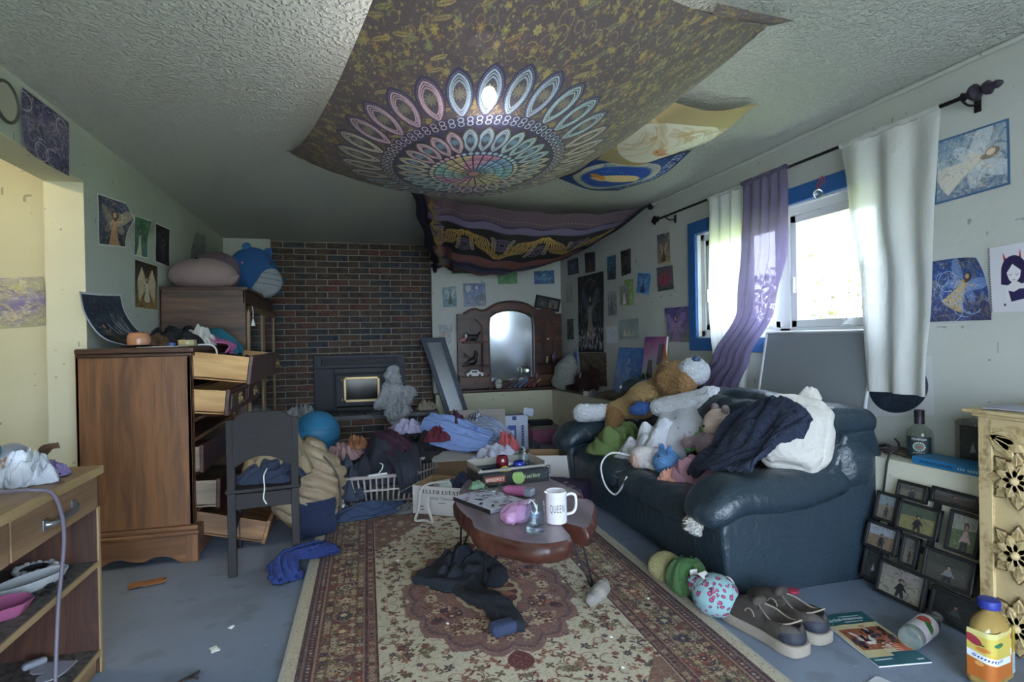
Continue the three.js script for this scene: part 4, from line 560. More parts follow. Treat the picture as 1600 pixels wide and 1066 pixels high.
function photo(seed, sky, land, cloth_, o = {}) { return cell((g) => { const r = rng(seed); g.fillStyle = land; g.fillRect(0, 0, 1, 1); poly(g, [[0, 0], [1, 0], [1, 0.38], [0, 0.46]], sky); strokes(g, r, 60, [land, o.c ?? '#5c5a40', sky], 0.12, 0.03, 0.5, 1); const X = o.x ?? 0.5, s = o.s ?? 0.62; oval(g, X, 0.62, 0.13 * s, 0.22 * s, 0.1, cloth_); poly(g, [[X - 0.12 * s, 0.72], [X + 0.12 * s, 0.72], [X + 0.16 * s, 0.72 + 0.36 * s], [X + 0.03, 0.72 + 0.34 * s], [X, 0.8], [X - 0.05, 0.72 + 0.36 * s], [X - 0.16 * s, 0.72 + 0.34 * s]], '#22242c'); oval(g, X, 0.62 - 0.33 * s, 0.1 * s, 0.12 * s, 0, '#1c1614'); oval(g, X + 0.01, 0.63 - 0.31 * s, 0.065 * s, 0.085 * s, 0, '#a88470'); oval(g, X - 0.12 * s, 0.66, 0.045 * s, 0.15 * s, 0.5, cloth_); oval(g, X + 0.14 * s, 0.64, 0.045 * s, 0.15 * s, -0.6, cloth_); strokes(g, r, 25, [land, '#2a2a24'], 0.08, 0.02, 0.5, 1, [0, 0.75, 1, 1]); strokes(g, r, 90, [land, sky, '#3a362e', '#1c1c20', cloth_], 0.07, 0.022, 0.5, 3); g.fillStyle = 'rgba(24,22,26,.22)'; g.fillRect(0, 0, 1, 1); if (o.f) o.f(g); }); }
const PH = [photo(51, '#8c9aa0', '#8c7c6c', '#2a2a3a'), photo(52, '#5c5c5c', '#7c786c', '#3a3a3a', { s: 0.8 }), photo(53, '#6c6c70', '#4c4440', '#5c4a44', { s: 0.9 }), photo(54, '#4a5a4c', '#8c8758', '#1c1c22'), photo(55, '#a8aca4', '#5c6a48', '#c4a4a4', { s: 0.9, x: 0.55 }), photo(56, '#a0a8b4', '#8c745c', '#2c2c38', { c: '#3a4430' }), photo(57, '#6c6a68', '#7c7468', '#1c1c20'), photo(58, '#3c403a', '#4a4a44', '#8c8c90'), photo(59, '#1c2420', '#242c28', '#a9b4c4', { s: 0.5 }), photo(60, '#9c9490', '#a8a494', '#1a1416'), photo(61, '#20282a', '#1c2224', '#4a4c54')];
const mPrint = M('#ffffff', 0.5), mMatte = M('#ffffff', 0.85);
{ const t = new THREE.CanvasTexture(atlas); t.colorSpace = THREE.SRGBColorSpace; mPrint.map = t; mMatte.map = t; }
// a paper print held flat on a wall: q = four corners [along, height] from top left, wall = point maker (along, height, off)
const onR = (a, y, o) => V(XR - o, y, a), onB = (a, y, o) => V(a, y, ZW + o), onL = (a, y, o) => V(XL + o, y, a), onH = (a, y, o) => V(a, y, -4.17 + o);
function print(wall, label, q, uv, { name = 'poster', cat = 'poster', lift = 0.004, curl = [], m = mPrint, wave = 0.004, n = 10, group } = {}) {
  const s = cells + q[0][0] * 10, f = (u, v) => {
    const L = (i) => lerp(lerp(q[0][i], q[1][i], u), lerp(q[3][i], q[2][i], u), v); let o = lift + wave * (1 + N3(u * 2 + s, v * 2, s)) * 0.8, y = L(1);
    for (const [cu, cv, k, drop] of curl) { const d = Math.max(0, 1 - Math.hypot(u - cu, v - cv) / 0.7); o += k * d * d; y -= (drop ?? 0) * d * d; }
    return wall(L(0), y, o);
  };
  return solo(name, label, cat, sheet(f, n, n, 0.0012, uv), m, [0, 0, 0], 0, group);
}
print(onR, 'small print of a winged figure under a blue sky, left of the window', [[-4.6, 2.1], [-4.39, 2.09], [-4.385, 1.832], [-4.594, 1.84]], K.skyFairy);
print(onR, 'square print of a red rose on the wall beside the blue window trim', [[-4.62, 1.807], [-4.35, 1.8], [-4.335, 1.595], [-4.602, 1.59]], K.rose);
print(onR, 'tilted bright blue print with a pale border, left of the red rose print', [[-4.97, 1.807], [-4.71, 1.77], [-4.764, 1.571], [-5.01, 1.614]], K.blueElf);
print(onR, 'near-black print high on the right wall under the purple cloth', [[-5.326, 2.063], [-5.109, 2.062], [-5.118, 1.816], [-5.321, 1.807]], K.darkA);
print(onR, 'narrow print of a dark figure against pale blue, high on the right wall', [[-5.654, 2.05], [-5.445, 2.047], [-5.455, 1.794], [-5.651, 1.801]], K.candle);
print(onR, 'plain green meadow print partly under a grey one', [[-5.265, 1.762], [-5.073, 1.755], [-5.069, 1.496], [-5.238, 1.497]], K.meadow);
print(onR, 'grey print of a lady in white lapping over a green one', [[-5.354, 1.711], [-5.156, 1.706], [-5.163, 1.508], [-5.354, 1.513]], K.whiteLady, { lift: 0.009 });
print(onR, 'black and white print between the long dark banner and the grey lady', [[-5.656, 1.684], [-5.444, 1.673], [-5.446, 1.418], [-5.647, 1.416]], K.bw);
print(onR, 'wide dark green photograph of three pale figures in a forest', [[-5.386, 1.363], [-4.982, 1.361], [-4.976, 1.169], [-5.389, 1.164]], K.forestPhoto);
print(onR, 'pale sheet with a faint pencil sketch beside the long dark banner', [[-5.71, 1.297], [-5.428, 1.304], [-5.435, 1.124], [-5.701, 1.116]], K.sketch, { cat: 'drawing', name: 'sketch' });
print(onR, 'purple print of a dancing winged figure touching the window trim', [[-4.454, 1.432], [-4.105, 1.433], [-4.105, 1.135], [-4.442, 1.139]], K.purpleDance, { curl: [[0, 0, 0.02]] });
print(onR, 'long dark fabric wall hanging of a pale figure in an oval', [[-6.49, 1.918], [-5.751, 1.912], [-5.77, 1.02], [-6.504, 1.005]], K.tallDark, { name: 'wall_hanging', cat: 'hanging', m: mMatte, wave: 0.008 });
print(onR, 'brown root-patterned cloth hung below the long dark banner', [[-6.482, 0.997], [-5.721, 1.017], [-5.696, 0.648], [-6.449, 0.605]], K.roots, { name: 'wall_hanging', cat: 'hanging', m: mMatte, wave: 0.008 });
print(onR, 'dark blue print nearest the back corner under the purple cloth', [[-6.848, 2.173], [-6.487, 2.164], [-6.46, 1.971], [-6.823, 1.981]], K.nightA);
print(onR, 'dark print with a red gown just above the long dark banner', [[-6.272, 2.183], [-5.97, 2.156], [-5.974, 1.935], [-6.261, 1.946]], K.nightB);
print(onR, 'faded grey leaf print left of the long dark banner', [[-6.908, 1.883], [-6.691, 1.875], [-6.696, 1.634], [-6.91, 1.639]], K.leafS);
print(onR, 'small black and white print low beside the mirror hutch', [[-6.884, 1.419], [-6.675, 1.424], [-6.663, 1.166], [-6.888, 1.159]], K.bwDark);
print(onR, 'large blue-bordered print of a reclining pale figure right of the curtains', [[-2.047, 2.083], [-1.737, 2.079], [-1.732, 1.802], [-2.054, 1.789]], K.mermaid, { n: 14 });
print(onR, 'blue fantasy painting print with a curled corner right of the white curtain', [[-2.084, 1.524], [-1.838, 1.529], [-1.813, 1.239], [-2.095, 1.239]], K.dragonRide, { curl: [[1, 0, 0.05, 0.02]], n: 18 });
print(onR, 'white notebook page with a drawn dark-haired girl with red horns', [[-1.822, 1.549], [-1.634, 1.556], [-1.633, 1.268], [-1.812, 1.272]], K.girl, { name: 'drawing', cat: 'drawing', lift: 0.003 });
print(onR, 'white poster with a dark circle, mostly behind the right white curtain', [[-2.452, 1.054], [-2.078, 1.077], [-2.069, 0.797], [-2.455, 0.74]], K.roundDark, { wave: 0.002 });
print(onB, 'small print of a dark bird-like figure nearest the brick', [[1.071, 1.845], [1.249, 1.863], [1.252, 1.604], [1.079, 1.597]], K.heron);
print(onB, 'square print of two moons over blue hills above the hutch', [[1.336, 1.895], [1.627, 1.9], [1.633, 1.612], [1.342, 1.601]], K.moons);
print(onB, 'bright green print peeping out below the purple ceiling cloth', [[1.785, 2.064], [2.055, 2.067], [2.056, 1.901], [1.799, 1.891]], K.greenField);
print(onB, 'blue lake print on the back wall above the tilted double frame', [[2.285, 2.062], [2.561, 2.083], [2.567, 1.905], [2.286, 1.895]], K.lakeBlue);
print(onB, 'dark green print behind the low left end of the purple cloth', [[1.198, 2.184], [1.494, 2.19], [1.486, 2.027], [1.195, 2.019]], K.greenDark);
print(onB, 'grey print of small animals left of the mirror hutch', [[1.014, 1.373], [1.191, 1.373], [1.19, 1.121], [1.017, 1.125]], K.cubs);
print(onL, 'blue and gold print of a winged fairy with its right edge curling off the wall', [[-3.828, 2.085], [-4.2, 2.12], [-4.24, 1.828], [-3.829, 1.781]], K.goldFairy, { curl: [[1, 0.3, 0.07, 0.02]], n: 18 });
print(onL, 'green print of a seated lady on the left wall', [[-4.408, 2.078], [-4.658, 2.099], [-4.64, 1.815], [-4.374, 1.798]], K.greenLady, { curl: [[1, 0, 0.03, 0.01]] });
print(onL, 'almost black print with a white border on the left wall', [[-4.826, 2.114], [-5.178, 2.131], [-5.15, 1.809], [-4.807, 1.81]], K.darkFae);
print(onL, 'print of an angel with large cream wings on the left wall', [[-4.402, 1.774], [-4.848, 1.784], [-4.826, 1.457], [-4.388, 1.453]], K.angel);
print(onL, 'grey print standing curled behind the mauve plush on the cabinet', [[-5.9, 2.25], [-6.34, 2.28], [-6.3, 1.95], [-5.75, 1.95]], K.greyHill, { curl: [[0, 0, 0.02]] });
print((a, y, o) => V(XL + o, Math.min(y, 2.385), a), 'swirling purple and white print high beside the hall opening', [[-3.07, 2.37], [-3.5, 2.37], [-3.485, 2.086], [-3.03, 2.075]], K.swirl, { curl: [[0, 1, 0.03]] });
print(onH, 'lilac and yellow landscape print in the hall', [[-2.4, 1.6], [-1.835, 1.627], [-1.84, 1.33], [-2.4, 1.285]], K.hallArt, { curl: [[1, 0, 0.03]] });
// big print curling from the left wall down onto the dresser top
solo('poster', 'white-edged dark tree print curling off the wall down to the dresser top', 'poster', sheet(netF([
  [[XL + 0.01, 1.49, -3.56], [XL + 0.012, 1.5, -3.84], [XL + 0.01, 1.52, -4.13]], [[XL + 0.02, 1.36, -3.6], [XL + 0.03, 1.38, -3.86], [XL + 0.03, 1.4, -4.15]],
  [[XL + 0.07, 1.24, -3.68], [XL + 0.1, 1.26, -3.92], [XL + 0.1, 1.28, -4.17]], [[XL + 0.17, 1.192, -3.74], [XL + 0.22, 1.194, -3.95], [XL + 0.24, 1.196, -4.16]]]), 14, 20, 0.0012, K.starTree), mPrint);
// wall ornament and prints leaning on the ledge
{ const t = thing('wall_plate', 'round dark ornamental plate high on the wall at the left edge', 'plate', [XL + 0.004, 2.25, -2.93]); part(t, 'rim', at(mUV(new THREE.TorusGeometry(0.085, 0.007, 8, 30)), 0.008, 0, 0, 0, PI / 2), M('#4c4a46', 0.5)); part(t, 'disc', at(mUV(new THREE.CylinderGeometry(0.08, 0.08, 0.008, 30)), 0.004, 0, 0, 0, 0, PI / 2), M('#a8a698', 0.5)); }
function lean(label, z0, z1, y0, y1, xb, xt, uv, name = 'canvas_print') { const t = thing(name, label, 'picture', [0, 0, 0]); part(t, 'canvas', sheet((u, v) => V(lerp(xt, xb, v), lerp(y1, y0, v), lerp(z0, z1, u)), 2, 2, 0.004, uv), mPrint); part(t, 'stretcher_frame', sheet((u, v) => V(lerp(xt, xb, v) + 0.011, lerp(y1, y0, v) - 0.002, lerp(z0 + 0.004, z1 - 0.004, u)), 1, 1, 0.017), mWhite); }
lean('blue portrait canvas of a tall lady leaning on the ledge behind the rocks', -5.345, -4.81, 0.575, 1.08, 2.53, 2.62, K.bluePortrait);
lean('pink and yellow sunset canvas with paper cut-outs leaning behind the small plant', -4.8, -4.42, 0.585, 1.185, 2.55, 2.625, K.sunset);
{ const t = solo('pennant', 'narrow rainbow striped pennant leaning behind the big teddy', 'pennant', sheet((u, v) => V(2.6, lerp(1.14, 0.6, v), -4.4 - 0.02 + (u - 0.5) * 0.26 * v + 0.02 * v), 6, 10, 0.003, K.rainbow), mMatte); }
{ // tilted double frame standing on the hutch
  const t = thing('double_frame', 'tilted black double photo frame perched on the right end of the hutch', 'frame', [2.45, 1.64, -7.07]); t.rotation.z = -0.19;
  part(t, 'frame', join(b2(-0.17, 0.17, 0.055, 0.085, -0.01, 0.012, 0.003), b2(-0.17, 0.17, -0.085, -0.055, -0.01, 0.012, 0.003), b2(-0.17, -0.14, -0.085, 0.085, -0.01, 0.012, 0.003), b2(0.14, 0.17, -0.085, 0.085, -0.01, 0.012, 0.003), b2(-0.012, 0.012, -0.06, 0.06, -0.01, 0.011, 0.003)), mBlack);
  for (const [x, k] of [[-0.075, 7], [0.075, 6]]) part(t, 'photo', sheet((u, v) => V(x + (u - 0.5) * 0.13, (0.5 - v) * 0.115, 0.004), 1, 1, 0.002, PH[k]), mPrint);
}
{ // collage frame leaning against the ledge by the carved cabinet
  const t = thing('collage_frame', 'black collage picture frame holding many photos, leaning against the low ledge', 'frame', [2.3, 0.005, -2.17]); t.rotation.order = 'YXZ'; t.rotation.set(-0.27, -PI / 2, 0);
  const L = [[0.005, 0.11, 0.03, 0.175, 8], [0.1, 0.325, 0.0, 0.15, 9], [0.34, 0.54, 0.0, 0.13, 10], [0.0, 0.165, 0.175, 0.3, 5], [0.175, 0.255, 0.155, 0.29, 6], [0.29, 0.5, 0.14, 0.275, 7], [0.01, 0.125, 0.31, 0.445, 0], [0.135, 0.33, 0.3, 0.435, 3], [0.355, 0.485, 0.285, 0.455, 4], [0.11, 0.255, 0.44, 0.52, 1], [0.26, 0.46, 0.46, 0.53, 2]];
  L.forEach(([a, b, c, d, k], i) => { const z = i % 2 ? 0.012 : 0, w = 0.014; const f = part(t, 'frame', join(b2(a, b, c, c + w, z, z + 0.02, 0.003), b2(a, b, d - w, d, z, z + 0.02, 0.003), b2(a, a + w, c, d, z, z + 0.02, 0.003), b2(b - w, b, c, d, z, z + 0.02, 0.003)), mBlack); part(f, 'photo', sheet((u, v) => V(lerp(a + 0.01, b - 0.01, u), lerp(d - 0.01, c + 0.01, v), z + 0.009), 1, 1, 0.002, PH[k]), mPrint); });
  part(t, 'backing', join(b2(0.02, 0.5, 0.02, 0.05, -0.008, 0.001, 0), b2(0.02, 0.5, 0.23, 0.26, -0.008, 0.001, 0), b2(0.1, 0.46, 0.46, 0.52, -0.008, 0.001, 0), b2(0.08, 0.11, 0.02, 0.4, -0.008, 0.001, 0), b2(0.27, 0.3, 0.02, 0.5, -0.008, 0.001, 0)), mBlack);
}
// ================= RUG, CEILING CLOTHS, CURTAINS =================
function petalPath(g, x, y, a, len, wd) { g.save(); g.translate(x, y); g.rotate(a); g.beginPath(); g.moveTo(0, 0); g.bezierCurveTo(wd, -len * 0.3, wd, -len * 0.85, 0, -len); g.bezierCurveTo(-wd, -len * 0.85, -wd, -len * 0.3, 0, 0); g.restore(); }
function floret(g, r, x, y, s, cs) { const n = 4 + Math.floor(r() * 4), a0 = r() * 6, c = cs[Math.floor(r() * cs.length)], c2 = cs[Math.floor(r() * cs.length)]; for (let k = 0; k < n; k++) { petalPath(g, x, y, a0 + (k * 2 * PI) / n, s, s * 0.35); g.fillStyle = c; g.fill(); } g.fillStyle = c2; g.beginPath(); g.arc(x, y, s * 0.3, 0, 7); g.fill(); }
{
  const rugT = ctex(1024, 1936, (g, W, Hh) => {
    const r = rng(77); g.fillStyle = '#b0a692'; g.fillRect(0, 0, W, Hh);
    const ring = (i, c) => { g.fillStyle = c; g.fillRect(i, i, W - 2 * i, Hh - 2 * i); };
    ring(26, '#4a343a'); ring(36, '#6b5a50'); ring(42, '#46323a'); ring(60, '#8a6a54'); ring(66, '#52393c');
    const cs = ['#7c4034', '#a08868', '#8c7660', '#3a3440', '#b09c7c', '#6c6448', '#5c3034', '#99917c'];
    ring(70, '#5c4640');
    const along = (i, step, s, pal) => { for (let x = i; x <= W - i; x += step) for (const y of [i, Hh - i]) floret(g, r, x, y, s, pal); for (let y = i; y <= Hh - i; y += step) for (const x of [i, W - i]) floret(g, r, x, y, s, pal); };
    along(51, 13, 5, ['#a8a090', '#7c5248']); for (let k = 0; k < 5; k++) along(80 + k * 20, 17, 10, cs);
    for (const i of [118]) { for (let y = i; y < Hh - i; y += 88) for (const x of [i, W - i]) { g.strokeStyle = '#8f7c66'; g.lineWidth = 3; g.beginPath(); g.ellipse(x, y, 26, 34, 0, 0, 7); g.stroke(); floret(g, r, x, y, 22, cs); floret(g, r, x, y, 11, ['#b8a888', '#3c2a30']); } for (let x = i; x < W - i; x += 88) for (const y of [i, Hh - i]) { g.strokeStyle = '#8f7c66'; g.lineWidth = 3; g.beginPath(); g.ellipse(x, y, 34, 26, 0, 0, 7); g.stroke(); floret(g, r, x, y, 22, cs); } }
    ring(168, '#86604f'); ring(172, '#473438'); ring(180, '#75574b'); along(188, 15, 7, ['#3c2830', '#a08c70', '#5c3034']); ring(198, '#40302f'); ring(203, '#b6ac97');
    // field, mirrored in four quadrants
    const fieldW = W / 2 - 205, fieldH = Hh / 2 - 205, pal = ['#6a423a', '#7c4a3a', '#54302e', '#40363c', '#6c6248', '#86604f', '#5c5040'];
    const put = (fn) => { for (const a of [1, -1]) for (const b of [1, -1]) { g.save(); g.translate(W / 2, Hh / 2); g.scale(a, b); fn(); g.restore(); } };
    const list = []; for (let k = 0; k < 430; k++) list.push([r() * fieldW, r() * fieldH, r(), 7 + 11 * r() * r() + 3, Math.floor(r() * 1e6)]);
    put(() => { for (const [x, y, t, s, sd] of list) { const q = rng(sd); if (t < 0.42) floret(g, q, x, y, s * 0.85, pal); else if (t < 0.75) { g.fillStyle = pal[sd % 7]; for (let k = 0; k < 3; k++) { petalPath(g, x, y, q() * 6, s * 1.1, s * 0.28); g.fill(); } } else { g.strokeStyle = pal[(sd + 2) % 7]; g.lineWidth = 2.4; g.beginPath(); g.arc(x, y, s * 1.3, q() * 6, q() * 3 + 4); g.stroke(); g.fillStyle = pal[sd % 7]; g.beginPath(); g.ellipse(x + s, y, s * 0.5, s * 0.25, 1, 0, 7); g.fill(); } } });
    // corner spandrels
    put(() => { g.fillStyle = '#75564a'; g.beginPath(); g.moveTo(fieldW, fieldH); g.lineTo(fieldW, fieldH - 330); for (let k = 0; k <= 6; k++) g.quadraticCurveTo(fieldW - 20 - k * 34, fieldH - 330 + k * 50, fieldW - 36 - k * 36, fieldH - 300 + k * 50); g.lineTo(fieldW - 250, fieldH); g.fill(); const q = rng(9); for (let k = 0; k < 60; k++) { const x = fieldW - q() * 210, y = fieldH - q() * 290; if ((fieldW - x) / 230 + (fieldH - y) / 300 < 1) floret(g, q, x, y, 7 + 9 * q(), cs); } });
    // medallion
    const lobe = (R1, R2, c) => { g.fillStyle = c; g.beginPath(); for (let k = 0; k <= 160; k++) { const a = (k / 160) * 2 * PI, m = 1 + 0.09 * Math.abs(sin(a * 8)) - 0.05; const x = W / 2 + R1 * m * cos(a), y = Hh / 2 + R2 * m * sin(a); k ? g.lineTo(x, y) : g.moveTo(x, y); } g.fill(); };
    lobe(232, 330, '#7a5a54'); lobe(218, 312, '#5c474a'); lobe(208, 300, '#765650');
    const mm = []; for (let k = 0; k < 90; k++) { const a = r() * PI / 2, q = Math.sqrt(r()); mm.push([190 * q * cos(a), 280 * q * sin(a), 7 + 12 * r(), Math.floor(r() * 1e6)]); }
    put(() => { for (const [x, y, s, sd] of mm) floret(g, rng(sd), x, y, s, ['#a08a6c', '#8c5c4c', '#3c2a34', '#b09c80', '#54302e']); });
    lobe(92, 130, '#a8987c'); lobe(80, 114, '#54282c'); for (let k = 0; k < 12; k++) { petalPath(g, W / 2, Hh / 2, (k * PI) / 6, 84, 17); g.fillStyle = k % 2 ? '#a08a6c' : '#8c5c4c'; g.fill(); }
    put(() => { g.fillStyle = '#5c2e2e'; petalPath(g, 0, 320, PI, 80, 40); g.fill(); });
    for (let k = 0; k < 70000; k++) { const x = r() * W, y = r() * Hh; g.fillStyle = r() < 0.4 ? 'rgba(40,28,26,.2)' : 'rgba(165,153,138,.3)'; g.fillRect(x, y, 2 + 3 * r(), 3); }
  });
  const pile = dtex(256, 256, (x, y) => fb(x * 60, y * 60, 401, 60, 60, 2), 0.25, 0.25);
  const m = M('#ffffff', 0.97, { map: rugT }), ry = -0.02;
  const t = thing('patterned_rug', 'large worn cream and dark red floral rug in the middle of the floor', 'rug', [0.58, 0.001, -2.6], ry);
  part(t, 'pile', sheet((u, v) => V((u - 0.5) * 1.68, 0.006 + 0.0018 * N3(u * 5, v * 9, 3) + 0.003 * sst(Math.abs(v - 0.5), 0.46, 0.5) * N3(u * 6, 1, v), (v - 0.5) * 3.16), 40, 70, 0.011), m);
  for (const s of [-1, 1]) part(t, 'binding', b2(s * 0.853, s * 0.838, 0, 0.014, -1.58, 1.58, 0.004), cloth('#a09c92'), 'pale bound edge');
}
let mandalaF;
// big mandala cloth sagging from the ceiling
{
  const U0 = 0.43, V0 = 0.455, S = 1024;
  const T = ctex(S, S, (g) => {
    const r = rng(88); g.fillStyle = '#665a5c'; g.fillRect(0, 0, S, S); const cx = U0 * S, cy = V0 * S;
    const tone = ['#a8965c', '#b09a60', '#94905f', '#a5825a', '#878c6c', '#b8a46c'];
    for (let k = 0; k < 7600; k++) { const x = r() * S, y = r() * S, t = r(); g.strokeStyle = g.fillStyle = tone[Math.floor(r() * 6)]; g.globalAlpha = 0.5 + 0.4 * r(); if (t < 0.12) floret(g, r, x, y, 6 + 5 * r(), tone); else if (t < 0.3) { g.lineWidth = 1.6; g.beginPath(); g.arc(x, y, 8 + 10 * r(), r() * 6, r() * 2 + 2.6); g.stroke(); } else if (t < 0.34) { g.save(); g.translate(x, y); g.rotate(0.5 + 0.3 * r()); g.beginPath(); g.ellipse(0, 0, 19, 5, 0, 0, 7); g.fill(); g.strokeStyle = '#544a4e'; g.lineWidth = 1.5; g.beginPath(); g.moveTo(-15, 0); g.lineTo(15, 0); g.stroke(); g.restore(); } else { g.beginPath(); g.arc(x, y, 1.2 + 2.2 * r(), 0, 7); g.fill(); } }
    g.globalAlpha = 1;
    const disc = (R, c) => { g.fillStyle = c; g.beginPath(); g.arc(cx, cy, R, 0, 7); g.fill(); };
    const rainbow = (a, s = 0.42, l = 0.5) => { const h = (0.08 + 0.9 * (0.5 + 0.5 * sin(a * 1.0 + 0.6))) % 1; const hs = [[0.93, s], [0.1, s], [0.14, s], [0.5, s * 0.8], [0.58, s], [0.95, s], [0.12, s], [0.45, s * 0.7]]; const q = hs[Math.floor((((a / (2 * PI)) % 1) + 1) % 1 * 8)]; const c = new THREE.Color().setHSL(q[0], q[1] * 0.8, l); return '#' + c.getHexString(); };
    // outer feathers
    const ringOf = (R, n, len, wd, dark, in1, in2, off = 0) => { for (let k = 0; k < n; k++) { const a = ((k + off) / n) * 2 * PI, x = cx + R * sin(a), y = cy - R * cos(a); petalPath(g, x, y, a, len * 1.22, wd * 1.5); g.fillStyle = dark; g.fill(); petalPath(g, x + len * 0.08 * sin(a), y - len * 0.08 * cos(a), a, len, wd * 1.05); g.fillStyle = '#5f5960'; g.fill(); for (const [o, q, lw] of [[0.08, 1, 4], [0.15, 0.86, 2.5], [0.22, 0.72, 3]]) { petalPath(g, x + len * o * sin(a), y - len * o * cos(a), a, len * q, wd * 1.05 * q); g.strokeStyle = rainbow(a, 0.34, 0.58); g.lineWidth = lw; g.stroke(); } const ex = cx + (R + len * 0.64) * sin(a), ey = cy - (R + len * 0.64) * cos(a); for (let j = 0; j < 10; j++) { petalPath(g, ex, ey, (j * PI) / 5, len * 0.17, len * 0.03); g.fillStyle = in2 ?? rainbow(a, 0.35, 0.68); g.fill(); } g.strokeStyle = rainbow(a, 0.4, 0.6); g.lineWidth = 2; g.setLineDash([2, 3]); petalPath(g, x + len * 0.04 * sin(a), y - len * 0.04 * cos(a), a, len * 1.1, wd * 1.25); g.stroke(); g.setLineDash([]); } };
    ringOf(262, 30, 112, 30, '#4a4660', undefined, '#8c8474'); disc(268, '#4c4860');
    for (let k = 0; k < 68; k++) { const a = (k / 68) * 2 * PI; for (const R of [244, 258]) { g.strokeStyle = rainbow(a, 0.3, 0.64); g.lineWidth = 2.5; g.beginPath(); g.arc(cx + R * sin(a), cy - R * cos(a), 7, 0, 7); g.stroke(); } }
    ringOf(128, 28, 86, 22, '#4c4438', undefined, '#7c9cb0', 0.5); disc(130, '#46425c');
    for (let k = 0; k < 44; k++) { const a = (k / 44) * 2 * PI; g.fillStyle = rainbow(a, 0.5, 0.62); g.beginPath(); g.arc(cx + 124 * sin(a), cy - 124 * cos(a), 7, 0, 7); g.fill(); }
    const bands = [[116, 0.5], [104, 0.4], [90, 0.56], [76, 0.46], [62, 0.6], [48, 0.46], [34, 0.58], [20, 0.5]];
    for (const [R, l] of bands) for (let k = 0; k < 48; k++) { const a = (k / 48) * 2 * PI; g.fillStyle = rainbow(a + R * 0.01, 0.5, l * 0.95); g.beginPath(); g.moveTo(cx, cy); g.arc(cx, cy, R, a - PI / 2, a - PI / 2 + 0.14); g.fill(); }
    for (let k = 0; k < 24; k++) { const a = (k / 24) * 2 * PI; g.strokeStyle = '#2f2c48'; g.lineWidth = 4; g.beginPath(); g.moveTo(cx + 16 * cos(a), cy + 16 * sin(a)); g.lineTo(cx + 116 * cos(a), cy + 116 * sin(a)); g.stroke(); } for (const R of [116, 90, 62, 34]) { g.strokeStyle = '#34304c'; g.lineWidth = 2.5; g.beginPath(); g.arc(cx, cy, R, 0, 7); g.stroke(); } disc(15, '#c08c7c');
    const im = g.getImageData(0, 0, S, S), d = im.data; for (let i = 0; i < d.length; i += 4) { const k = 0.84 + 0.3 * r(); d[i] *= k; d[i + 1] *= k; d[i + 2] *= k; } g.putImageData(im, 0, 0);
  });
  const C1 = [-0.376, -3.78], FR = [1.5, -3.86], C2 = [1.56, -1.84], NL = [0.2, -1.3], yc = 2.388, sag = (t, s) => s * Math.pow(4 * t * (1 - t), 0.9);
  const f = (u, v) => {
    const x = lerp(lerp(C1[0], FR[0], u), lerp(NL[0], C2[0], u), v), z = lerp(lerp(C1[1], FR[1], u), lerp(NL[1], C2[1], u), v);
    const e = lerp(sag(u, 0.22), sag(u, 0.12), v) + lerp(sag(v, 0.17), sag(v, 0.08), u), b = sag(u, 0.075) * 16 * v * (1 - v) / 4;
    const c = Math.min(u, 1 - u) + Math.min(v, 1 - v), tug = 0.01 * Math.exp(-c * 5) * sin(Math.atan2(Math.min(u, 1 - u), Math.min(v, 1 - v)) * 14);
    return V(x - 0.04 * sag(v, 1) * u * u, yc - e - b + tug + 0.006 * N3(u * 4, v * 4, 7), z + 0.02 * sag(u, 1) * (1 - v));
  };
  mandalaF = f;
  const m = M('#ffffff', 0.7, { map: T, bumpMap: bWeave, bumpScale: 0.0006, transmission: 0.14, thickness: 0 });
  const t = thing('mandala_tapestry', 'huge multicoloured mandala tapestry sagging from the ceiling, pinned by its corners', 'tapestry');
  part(t, 'cloth', sheet(f, 90, 90, 0), m);
  for (const [x, z] of [C1, C2, FR, NL]) part(t, 'thumbtack', mUV(new THREE.CylinderGeometry(0.008, 0.008, 0.004, 10).translate(x, 2.383, z)), mSteel);
  part(t, 'corner_flap', sheet((u, v) => V(1.56 + 0.06 * u - 0.35 * v, 2.39 - 0.05 * sin(u * PI) * v - 0.012, -1.84 + 0.05 * u + 0.03 * v), 10, 8, 0.002, [0.8, 0.1, 1, 0.2]), m);
}
// ceiling lamp above the mandala cloth, glowing through the weave
{
  const t = thing('ceiling_lamp', 'round ceiling lamp hidden above the mandala tapestry, glowing through its weave', 'lamp', [0.531, 2.4, -2.19]);
  const hang = (() => { let b = 9, y = 0; for (let i = 0; i <= 60; i++) for (let j = 0; j <= 60; j++) { const p = mandalaF(i / 60, j / 60), d = Math.hypot(p.x - 0.531, p.z + 2.19); if (d < b) { b = d; y = p.y; } } return y - 2.4 + 0.075; })();
  part(t, 'cord', rod([0, -0.03, 0], [0, hang + 0.03, 0], 0.006), mWhite);
  part(t, 'base', mUV(new THREE.CylinderGeometry(0.07, 0.075, 0.03, 24).translate(0, -0.015, 0)), mWhite);
  part(t, 'bulb', ell(0.03, 0.04, 0.03, 0, hang, 0, 16), M('#ffffff', 0.4, { emissive: 0xffffff, emissiveIntensity: 70 }));
  const l = new THREE.PointLight(0xffffff, 0.18); l.position.set(0, hang, 0); l.castShadow = true; l.name = 'bulb_light'; t.add(l);
}
